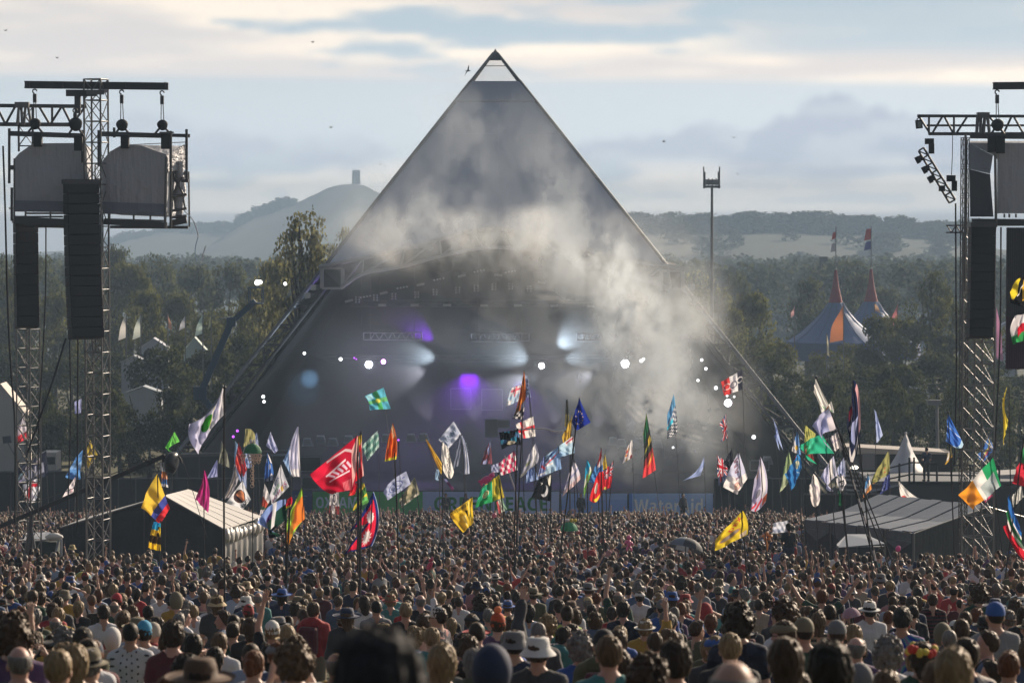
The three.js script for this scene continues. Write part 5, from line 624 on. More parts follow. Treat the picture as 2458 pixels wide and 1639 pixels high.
const D = {
  leaf: () => { R('#c3c4ec'); C('#2e7a2a', 0.42, 0.5, 0.13, 0.3); L('#d8d34a', 0.03, 0.6, 0.1, 0.52, 0.95); R('#e9e6f2', 0.8, 0, 0.2, 1); },
  lime: () => R('#62c24e'), photo: () => { hb('#d5dbe8', 2, '#c77b4a', 1.4, '#3f6fb0', 1, '#e2e0e4', 0.6); blots(3, 7, ['#7b4a38', '#e8e4e0', '#31549a']); },
  tri3: () => hb('#e0b23a', 2, '#37408f', 1, '#cf2f35', 1), bluyel: () => { hb('#2c9bd6', 1, '#e7b92c', 0.7, '#3a2a12', 0.9, '#e9b820', 0.8); blots(5, 5, ['#e9b820', '#1d160c'], 0.06, 0.16); },
  magenta: () => { R('#b32c78'); R('#8d1f5f', 0.5, 0, 0.2, 1); }, olive: () => { R('#8d8a5c'); C('#6c6a44', 0.55, 0.5, 0.08); }, bluegrey: () => R('#8c9ccb'),
  scrawl: () => { R('#a6addb'); for (let i = 0; i < 3; i++) T('LOVE', 0.5, 0.25 + i * 0.25, 0.2, '#4d5894', 0, 0.8); }, bigwhite: () => { R('#c9cbea'); R('#eceaf2', 0.05, 0.82, 0.95, 0.18); R('#e6e4f0', 0.86, 0, 0.14, 1); },
  blue: () => { R('#7f9fd0'); }, redblue: () => { R('#a33038'); R('#ef5a50', 0, 0, 0.42, 0.7); R('#8a2a36', 0.55, 0.3, 0.14, 0.7); L('#e8b6b0', 0.03, 0.6, 0.1, 0.85, 0.9); R('#6d7fb0', 0, 0.78, 0.3, 0.22); },
  sky: () => R('#8fb2da'), sprint: () => { R('#7e93bd'); blots(8, 9, ['#c8cfe0', '#51689c', '#a7ab78']); }, grey: () => { R('#9b9ba8'); R('#b3a9a0', 0.2, 0.1, 0.25, 0.8); }, snake: () => { R('#6f7268'); blots(4, 8, ['#98986a', '#55584e', '#8c8c58']); },
  made: () => { R('#d7dbe6'); C('#3a2a28', 0.52, 0.42, 0.27, 0.34); C('#c0714d', 0.58, 0.46, 0.2, 0.28); R('#2f2430', 0.4, 0.2, 0.08, 0.5); T('MADE', 0.45, 0.88, 0.24, '#20242c', 0, 0.8); },
  bwr: () => { R('#3a62b0'); blots(6, 6, ['#e8e8ee', '#c9504a', '#2c4a92', '#e6e4ec'], 0.08, 0.2); R('#3c4458', 0, 0.82, 1, 0.18); }, johns: () => { R('#b8bccb'); T("IT'S", 0.5, 0.2, 0.26, '#4a4f6a', 0, 0.8); T('THE', 0.4, 0.46, 0.24, '#4a8a5a', 0, 0.7); T('JOHNS', 0.5, 0.76, 0.28, '#8a4a6a', 0, 0.9); R('#c8a24a', 0.6, 0.64, 0.12, 0.25); },
  whred: () => { hb('#dcdae0', 1.4, '#b4493a', 1, '#4f6b50', 0.4, '#d8d4e2', 0.8); }, fourcol: () => { R('#1d3a30'); Y('#6f88cc', 0, 0, 1, 0, 1, 0.25, 0, 0.75); Y('#3a2350', 0.1, 0.45, 0.7, 0.2, 0.6, 0.5); R('#dfe0ea', 0.62, 0, 0.12, 1); C('#44554a', 0.35, 0.65, 0.2); R('#101418', 0.1, 0.86, 0.7, 0.14); }, redtop: () => { hb('#cf2a3a', 2, '#d8b03c', 0.6, '#5a8a4a', 0.5); },
  limeorange: () => { R('#8cc43c'); Y('#e9702c', 0.5, 0.32, 1, 0.28, 1, 1, 0.35, 0.9); Y('#f29a32', 0, 0.7, 0.5, 0.7, 0.4, 1, 0, 1); R('#e0c030', 0.4, 0.05, 0.14, 0.6); },
  bigred: () => { R('#a3152e'); Y('#d01c38', 0, 0, 0.6, 0, 0.2, 0.32, 0, 0.3); L('#d8b4bc', 0.045, 0.35, 0.05, 0.72, 0.1, 0.95, 0.3); L('#dcc6d6', 0.05, 0.25, 0.36, 0.72, 0.3); for (let i = 0; i < 5; i++) L('#cdb8d4', 0.05, 0.3 + i * 0.11, 0.36, 0.4 + i * 0.11, 0.52); L('#dcc6d6', 0.04, 0.25, 0.55, 0.8, 0.58); Y('#e9a3a0', 0.86, 0.2, 1, 0, 1, 0.7, 0.86, 0.95); for (let i = 0; i < 6; i++) L('#d98a90', 0.02, 0.55 + i * 0.05, 0.75, 0.5 + i * 0.06, 0.98); },
  redyel: () => { R('#b8202c'); R('#d8b23a', 0, 0, 1, 0.24); L('#e3c9c4', 0.1, 0.45, 0.1, 0.4, 0.95); R('#46586a', 0.5, 0.4, 0.25, 0.35); R('#d99a9a', 0.86, 0.2, 0.14, 0.8); }, red: () => { R('#c8222e'); R('#ea4a44', 0, 0.7, 0.5, 0.3); },
  jam: () => { R('#3f7038'); L('#d9b834', 0.2, 0, 0.3, 1, 0.1); L('#e3c03a', 0.2, 0, 0.9, 1, 0.62); R('#5fb05a', 0.55, 0.66, 0.4, 0.2); },
  nepal: () => { G.clearRect(0, 0, 1, 1); Y('#1d2560', 1, 0, 1, 1, 0, 1, 0.62, 0.52, 0.1, 0.62, 0.8, 0.1); Y('#d8203a', 0.88, 0.14, 0.9, 0.5, 0.26, 0.57); Y('#d8203a', 0.9, 0.5, 0.9, 0.94, 0.12, 0.965, 0.72, 0.52); star('#ecebee', 0.72, 0.43, 0.13, 0.08, 12); C('#ecebee', 0.72, 0.44, 0.1); star('#ecebee', 0.68, 0.79, 0.16, 0.09, 12); R('#8fa6c8', 0.965, 0, 0.035, 1); },
  stripesg: () => { for (let i = 0; i < 5; i++) R(i % 2 ? '#5d8c82' : '#a9cbc4', 0, i / 5, 1, 0.21); }, orange: () => { R('#e8662a'); R('#f6c79a', 0.6, 0, 0.3, 0.35); R('#f29a4e', 0.1, 0.2, 0.2, 0.3); L('#b84418', 0.04, 0.5, 0.3, 0.4, 0.8); R('#c8cf3a', 0, 0.9, 1, 0.1); R('#7a3a1c', 0.85, 0.5, 0.1, 0.3); },
  peace: () => { R('#9aa5cc'); O('#4c5788', 0.045, 0.5, 0.5, 0.26); L('#4c5788', 0.045, 0.5, 0.24, 0.5, 0.76); L('#4c5788', 0.04, 0.5, 0.5, 0.32, 0.68); L('#4c5788', 0.04, 0.5, 0.5, 0.68, 0.68); C('#5a6698', 0.15, 0.6, 0.05); C('#5a6698', 0.85, 0.3, 0.05); }, khaki: () => { R('#6b6a5a'); C('#a09878', 0.6, 0.35, 0.16, 0.22); C('#8c866c', 0.45, 0.55, 0.12, 0.1); T('DOING IT', 0.12, 0.5, 0.14, '#d6d3c8', -1.5, 0.9); T('IN THE 90s', 0.5, 0.9, 0.17, '#d6d3c8', 0, 0.95); },
  q: () => { R('#d9d5da'); R('#7b3030', 0, 0.62, 1, 0.38); R('#d9d5da', 0.2, 0.5, 0.35, 0.5); T('Q', 0.5, 0.3, 0.5, '#3c3440'); O('#3c3440', 0.05, 0.5, 0.3, 0.3); }, teal: () => { R('#4da6c8'); R('#3f9a54', 0.42, 0, 0.22, 1); R('#5aa868', 0, 0.42, 1, 0.2); C('#d8d24a', 0.5, 0.52, 0.12); R('#8fcbe6', 0.05, 0.05, 0.3, 0.3); },
  gold: () => { R('#c9a032'); R('#e2bb4a', 0.4, 0.2, 0.3, 0.6); }, janis: () => { R(W2); T('Janis', 0.5, 0.5, 0.5, '#2a2c34', -1.15, 0.9, 'italic', 'serif'); }, jenny: () => { R('#aab4cc'); R('#8f9ab8', 0.08, 0.14, 0.84, 0.7); T('JENNY', 0.5, 0.48, 0.42, '#4f5e70', 0, 0.8); R('#b8c0d6', 0.02, 0.84, 0.96, 0.14); }, gown: () => { R('#6d7488'); for (let i = 0; i < 5; i++) L(i % 2 ? '#8089a0' : '#5a6076', 0.06, 0.5, 0, i / 4, 1); }, longblue: () => { R('#a9b4d0'); R('#d5d8e4', 0.3, 0, 0.25, 1); L('#596892', 0.05, 0.7, 0.2, 0.6, 0.9); }, purplered: () => { R('#6a3a60'); R('#8f8fc4', 0, 0, 1, 0.3); },
  strummer: () => { R('#d0a82c'); R('#dab02c', 0.7, 0, 0.3, 1); T('STRUMMER', 0.42, 0.16, 0.22, '#1f1c14', 0, 0.8); Y('#1f1c14', 0.62, 0.35, 0.74, 0.4, 0.72, 0.8); Y('#e8d88a', 0.42, 0.5, 0.62, 0.55, 0.5, 1); L('#e8cf66', 0.05, 0.8, 0.05, 0.84, 0.95); }, greengold: () => { R('#2f9a72'); R('#2a8a52', 0, 0.7, 0.6, 0.3); R('#bda83a', 0.6, 0, 0.4, 1); for (let i = 0; i < 3; i++) L('#6f7c2c', 0.04, 0.68 + i * 0.12, 0, 0.62 + i * 0.13, 1); C('#e6d6b0', 0.33, 0.5, 0.13, 0.17); O('#b8763a', 0.03, 0.33, 0.5, 0.09); L('#e0b43a', 0.04, 0, 0.02, 0.6, 0.02); }, pale3: () => { vb('#a8474a', 1, '#c7d2c0', 1.2, '#7fa58c', 1); },
  rwcheck: () => checks('#e0dde4', '#cf3a62', 7, 4), blcheck: () => checks('#a3a9d0', '#6d7599', 5, 3), darkred: () => { R('#6d3a44'); blots(9, 5, ['#9aa6dc', '#8f98cc'], 0.08, 0.2); }, england: () => { R('#e6e3e2'); R('#dd2f36', 0.24, 0, 0.12, 1); R('#dd2f36', 0, 0.42, 1, 0.16); }, brown: () => { R('#8d4a22'); R('#b5642c', 0.45, 0, 0.25, 0.6); R('#6d5a38', 0, 0.5, 0.4, 0.25); checks('#d8d6da', '#26242a', 4, 3, 0, 0.76, 1, 0.24); R('#7a83a8', 0.6, 0.62, 0.4, 0.14); },
  engblue: () => { R('#a9c4e4'); R('#e6e4ea', 0.1, 0, 0.9, 0.5); R('#d8596a', 0.1, 0.16, 0.9, 0.12); R('#d8596a', 0.5, 0, 0.12, 0.6); R('#dfe3ee', 0, 0.7, 0.4, 0.3); }, dashed: () => { R('#6f7ba0'); for (let i = 0; i < 4; i++) L('#2f3650', 0.1, 0.2 + (i % 2) * 0.3, 0.1 + i * 0.22, 0.7, 0.2 + i * 0.2); }, bundle: () => { R('#15171c'); blots(12, 9, ['#2d6d8e', '#4a6a9a', '#0d0f12', '#b8ae98', '#0f1114'], 0.1, 0.22); }, darkolive: () => hb('#33342c', 1.2, '#5f5a34', 1), yellow2: () => { R('#c9a43c'); blots(15, 4, ['#8f7428', '#6a5620', '#e3c46a'], 0.05, 0.12); },
  lightblue: () => { R('#9fc6ea'); R('#e2dde6', 0.7, 0.0, 0.3, 0.34); R('#d04a5c', 0.72, 0.1, 0.28, 0.1); R('#8fb4e0', 0, 0.5, 0.5, 0.5); }, city: () => { R('#a4c8ea'); L('#39406e', 0.12, 0, 0.2, 1, 0.0); L('#d8596a', 0.1, 0, 0.46, 1, 0.2); R('#e2e6f2', 0, 0.5, 0.5, 0.1); R('#6f92cc', 0.66, 0.4, 0.34, 0.6); }, eu: () => { R('#1c2a7c'); for (let i = 0; i < 12; i++) star('#c9a860', 0.5 + 0.26 * Math.sin(i * 0.5236), 0.5 - 0.26 * Math.cos(i * 0.5236), 0.05, 0.02, 5); }, whgrey: () => { R('#a8abc0'); R('#dfe0e6', 0.62, 0, 0.24, 1); R('#8a9070', 0.2, 0.35, 0.3, 0.2); R('#e8e2cc', 0, 0.78, 0.4, 0.22); }, blue2: () => { R('#7f97cc'); O('#5a6fae', 0.08, 0.55, 0.4, 0.2); }, bluered: () => { R('#7d8cc4'); L('#b8485c', 0.14, 0.2, 0.3, 0.9, 0.7); R('#d4d8e8', 0, 0.8, 1, 0.12); },
  skull: () => { R('#16171b'); C('#b9bdc8', 0.62, 0.62, 0.2, 0.24); C('#16171b', 0.52, 0.55, 0.18, 0.2); L('#d7d2c4', 0.07, 0.65, 0.05, 0.9, 0.42); C('#e6e0cc', 0.86, 0.2, 0.1, 0.2); L('#c6c8cc', 0.05, 0.2, 0.2, 0.4, 0.3, 0.3, 0.36); }, whpink: () => { hb('#cbc9da', 1.2, '#8f94bc', 0.4, '#c4c2d6', 1, '#d9b9bc', 1); }, bluegreen: () => { hb('#2f9bd0', 1.2, '#d9dcc8', 0.9, '#6fae4a', 0.9, '#8fd04e', 0.5); C('#e0b83a', 0.4, 0.4, 0.12); }, royal: () => R('#3f76b8'), swiss: () => { R('#dc2a30'); R('#8f1c26', 0.55, 0, 0.14, 0.8); C('#ece6da', 0.34, 0.5, 0.13, 0.2); Y('#e0cf3a', 0.2, 0.88, 0.8, 0.86, 0.5, 1); }, spire: () => { hb('#a8242c', 1, '#dcd8e0', 0.8, '#4a72b4', 0.8); }, yellowsp: () => hb('#d8b83a', 1, '#c9a836', 1), ensign: () => { R('#d42a34'); jack(0, 0, 1, 0.52); R('#d8cf5a', 0, 0.86, 0.3, 0.14); }, rwsmall: () => { R('#dcd8dc'); blots(21, 8, ['#c04a3a', '#b88a50', '#8a3a40', '#eae8ea'], 0.06, 0.14); },
  zimb: () => { hb('#58652a', 0.4, '#1f5a34', 1.2, '#23241e', 1, '#8f8f3a', 0.4, '#27261e', 0.7, '#8c2a28', 0.8, '#e33a3c', 1.5); R('#c9a43a', 0.62, 0.38, 0.3, 0.12); L('#f0a03a', 0.06, 0.4, 0.82, 0.9, 0.7); }, bluecheck: () => { hb('#4f8ac0', 1.2, '#9aa0b8', 0.3, '#36b4dc', 1.6); R('#4f86b8', 0.6, 0, 0.4, 0.4); checks('#d6d8e0', '#2f3644', 6, 8, 0, 0.62, 1, 0.38); checks('#cfd6e0', '#47506a', 3, 5, 0.62, 0.3, 0.38, 0.34); }, swallow: () => { R('#8fa2dc'); L('#51609c', 0.06, 0.4, 0.4, 0.7, 0.6); }, rwb: () => { vb('#c23636', 1.3, '#d9dbe6', 1.2, '#2c2d38', 0.8); O('#ecdfe0', 0.045, 0.22, 0.5, 0.17); O('#3c3f50', 0.045, 0.55, 0.55, 0.16); O('#e0e0e8', 0.045, 0.86, 0.45, 0.13); }, union: () => jack(0, 0, 1, 1), dunion: () => { jack(0, 0, 1, 0.72); R('#31384e', 0, 0.72, 1, 0.28); R('#8a2a34', 0.2, 0.6, 0.2, 0.3); }, black: () => { R('#202229'); L('#4a4e5c', 0.05, 0.2, 0.3, 0.7, 0.4); },
  iam: () => { R('#e2dfe2'); Y('#b7bbe0', 0.3, 0, 1, 0, 1, 0.8, 0.5, 0.62); T('I AM', 0.66, 0.34, 0.3, '#7b5a68', -1.1, 0.7); C('#e6c6b4', 0.3, 0.76, 0.17, 0.13); O('#b8686a', 0.03, 0.3, 0.76, 0.14); L('#a05a4c', 0.02, 0.24, 0.74, 0.36, 0.74); C('#a05a4c', 0.25, 0.7, 0.02); C('#a05a4c', 0.35, 0.7, 0.02); }, pstripe: () => { R('#b9b6dc'); R('#dcd8e4', 0.7, 0.1, 0.2, 0.7); C('#6a6a78', 0.5, 0.6, 0.16, 0.1); L('#c43a48', 0.08, 0.1, 0.98, 0.5, 0.8); L('#c43a48', 0.08, 0.45, 0.98, 0.75, 0.78); R('#c05a3a', 0.8, 0.8, 0.2, 0.16); R('#d8b0a4', 0.3, 0.05, 0.3, 0.1); }, palegreen: () => { R('#8fa878'); Y('#a6b490', 0, 0.5, 1, 0.4, 0.6, 1, 0, 1); }, bluecrest: () => { R('#2f6fb4'); C('#b6bb9a', 0.72, 0.4, 0.14, 0.2); L('#9fc0e0', 0.04, 0.6, 0.7, 0.75, 0.9); L('#b42a3c', 0.1, 0.7, 0, 0.86, 0); }, sunflag: () => { R('#d9dae4'); R('#5a86cc', 0.55, 0, 0.45, 1); C('#d8a83a', 0.55, 0.62, 0.16); }, cb: () => { R('#a8aa5a'); T('CBT', 0.42, 0.4, 0.36, '#5f6638', -0.4, 0.7); }, zambia: () => { R('#2aa07a'); R('#1f7a4e', 0.44, 0, 0.16, 0.9); R('#47c49a', 0.52, 0, 0.14, 0.6); Y('#d8692e', 0.06, 0.42, 0.32, 0.1, 0.26, 0.7); Y('#b02c34', 0.36, 0.6, 0.46, 0.5, 0.44, 1); C('#1a2c24', 0.42, 0.42, 0.06); },
  darkred2: () => vb('#7a3434', 1, '#1d1c1e', 1), tri: () => { R(W2); L('#2f8a4c', 0.05, 0.3, 0.55, 0.34, 0.95, 0.9, 0.72, 0.3, 0.55); }, lav: () => { R('#a6aad4'); Y('#8a92c4', 0.3, 0.6, 0.8, 0.3, 1, 1, 0.2, 0.9); R('#cfc8d6', 0.82, 0.5, 0.18, 0.5); C('#b0705a', 0.9, 0.06, 0.12, 0.06); }, whbundle: () => { R('#dcd6da'); L('#b8b0c0', 0.1, 0, 0.3, 1, 0.6); }, navyjack: () => { R('#1b2038'); R('#a02838', 0.1, 0.12, 0.34, 0.2); Y('#8f9ad0', 0.5, 0.52, 0.86, 0.64, 0.6, 0.84, 0.28, 0.68); L('#d8d6de', 0.09, 0.1, 0.5, 0.6, 0.32); L('#d8d6de', 0.08, 0.1, 0.72, 0.4, 0.97, 0.8, 0.86); R('#c9929a', 0.86, 0.2, 0.14, 0.7); L('#e2e0e6', 0.05, 0.3, 0.06, 0.6, 0.1); }, stan: () => { R('#b6bbe4'); T('STAN', 0.55, 0.42, 0.22, '#3f4470', -1.3, 0.6); T('JBE', 0.36, 0.68, 0.26, '#3f4470', 0.2, 0.5); R('#efeaec', 0.7, 0.05, 0.18, 0.9); }, lavmark: () => { R('#a9b4e0'); T('M', 0.6, 0.6, 0.4, '#57608f'); }, whblack: () => { R('#dcdce6'); L('#24242e', 0.09, 0.2, 0.3, 0.8, 0.5, 0.3, 0.7, 0.8, 0.8); L('#24242e', 0.08, 0.6, 0.1, 0.4, 0.9); }, whleaf: () => { R('#e8e2e0'); L('#a9a2b4', 0.1, 0.5, 0.1, 0.75, 0.5, 0.6, 0.9); }, ltext: () => { R('#9fb0e2'); L('#59669e', 0.04, 0.2, 0.4, 0.5, 0.5); }, olivetext: () => { R('#8a8a54'); T('LAPS', 0.45, 0.55, 0.34, '#5c5a38', -0.5, 0.8); blots(31, 4, ['#a0603e', '#6a6a3a'], 0.03, 0.06); }, navytext: () => { R('#3b4480'); T('CRUZ', 0.5, 0.5, 0.32, '#8f98cc', -1, 0.8); }, sail: () => { R('#e4e0de'); C('#c83a34', 0.2, 0.92, 0.16); }, pennant: () => { R('#3560bc'); Y('#9cc4ee', 0, 1, 1, 0.84, 1, 1); R('#8cb2e6', 0, 0.2, 0.08, 0.7); L('#c4d8f0', 0.03, 0.2, 0, 1, 0.8); }, goldwh: () => { R('#b8a878'); R('#d8d6dc', 0.2, 0, 0.3, 1); R('#c99a3a', 0, 0.8, 1, 0.2); }, ystream: () => { R('#d2bf3e'); R('#e8dc7a', 0.3, 0.4, 0.4, 0.3); }, bluegold: () => { R('#3a5fa6'); L('#b8a83c', 0.12, 0, 0.6, 0.7, 0.5, 1, 0.1); L('#b03a44', 0.1, 0, 0.74, 0.8, 0.62); }, ireland: () => { vb('#ee8a26', 1.15, '#e2e0e0', 0.8, '#1f8a52', 0.9); Y('#9fb0b4', 0.48, 0.5, 0.9, 0.4, 0.94, 1, 0.5, 1); }, pink: () => { R('#c8416e'); R('#e8e2e6', 0, 0, 0.4, 0.6); }, redgreen: () => vb('#b52a3a', 1.2, '#2f7a48', 1), white: () => { R('#c9cac6'); L('#e6e6e2', 0.1, 0.3, 0, 0.5, 1); }, safrica: () => { vb('#c01f30', 1, '#e6e4e4', 0.3, '#2f8a4a', 0.6, '#e6e4e4', 0.3, '#2a62b4', 1); }, blackyel: () => { R('#17171a'); C('#e0c42c', 0.55, 0.2, 0.4, 0.2); Y('#e0a82c', 0.2, 0.7, 0.9, 0.6, 0.3, 1); L('#e6e6e6', 0.05, 0.3, 0.4, 0.7, 0.66); }, wales: () => { hb('#d6d6e2', 1.1, '#2f8a4a', 0.7); Y('#b81f30', 0.3, 0.45, 0.5, 0.3, 0.9, 0.34, 0.86, 0.6, 0.6, 0.62, 0.45, 0.78, 0.4, 0.56); }, whredb: () => { hb('#cfc9d6', 1.9, '#c23440', 0.7); }, figures: () => { R('#242735'); for (const [x, y] of [[0.36, 0.2], [0.72, 0.18]]) { C('#7c7884', x, y + 0.06, 0.08, 0.11); R('#777c92', x - 0.14, y + 0.2, 0.28, 0.42); } R('#2c3040', 0.64, 0.36, 0.16, 0.26); T('OURS', 0.14, 0.5, 0.16, '#5c7c8c', -1.2, 0.6); C('#6c6a90', 0.16, 0.72, 0.07); }, diag: () => { R('#c3cadd'); L('#b02a38', 0.2, 0.1, 0.9, 0.6, 0.12, 1, 0.5); C('#55607c', 0.6, 0.75, 0.08); }, cblue: () => { R('#4c7cc0'); R('#6f98d2', 0.4, 0, 0.2, 1); }, wpink: () => { R('#dcd3dc'); blots(41, 4, ['#d4a4b2', '#c9c6d8'], 0.08, 0.14); }, behind: () => R('#a8923a'), lavend: () => R('#8f97cc'), bwo: () => { hb('#4f86c8', 1, '#dcdce0', 0.8, '#dc8a4a', 0.8); }, dgreen: () => R('#1f5238'), bigyel: () => { R('#cdb02c'); T('DEX', 0.66, 0.28, 0.26, '#b5432e', -0.5, 0.6); C('#b0713a', 0.45, 0.6, 0.32, 0.13); C('#77706a', 0.45, 0.6, 0.28, 0.1); R('#d8bfa8', 0.74, 0.8, 0.2, 0.16); }, sheet: () => { R('#c6cde2'); R('#aab4d2', 0.1, 0.6, 0.6, 0.3); }, heldyel: () => { R('#c0a030'); },
};
function cell(key) {
  if (!cellOf.has(key)) { const n = cellCount++, x = n % 16, y = Math.floor(n / 16); G.save(); G.translate(x * CELL, y * CELL); G.beginPath(); G.rect(0, 0, CELL, CELL); G.clip(); G.scale(CELL, CELL); D[key](); G.restore(); cellOf.set(key, [x, y]); }
  return cellOf.get(key);
}
const pts2 = (s) => s.trim().split(/\s+/).map((q) => q.split(',').map(Number));
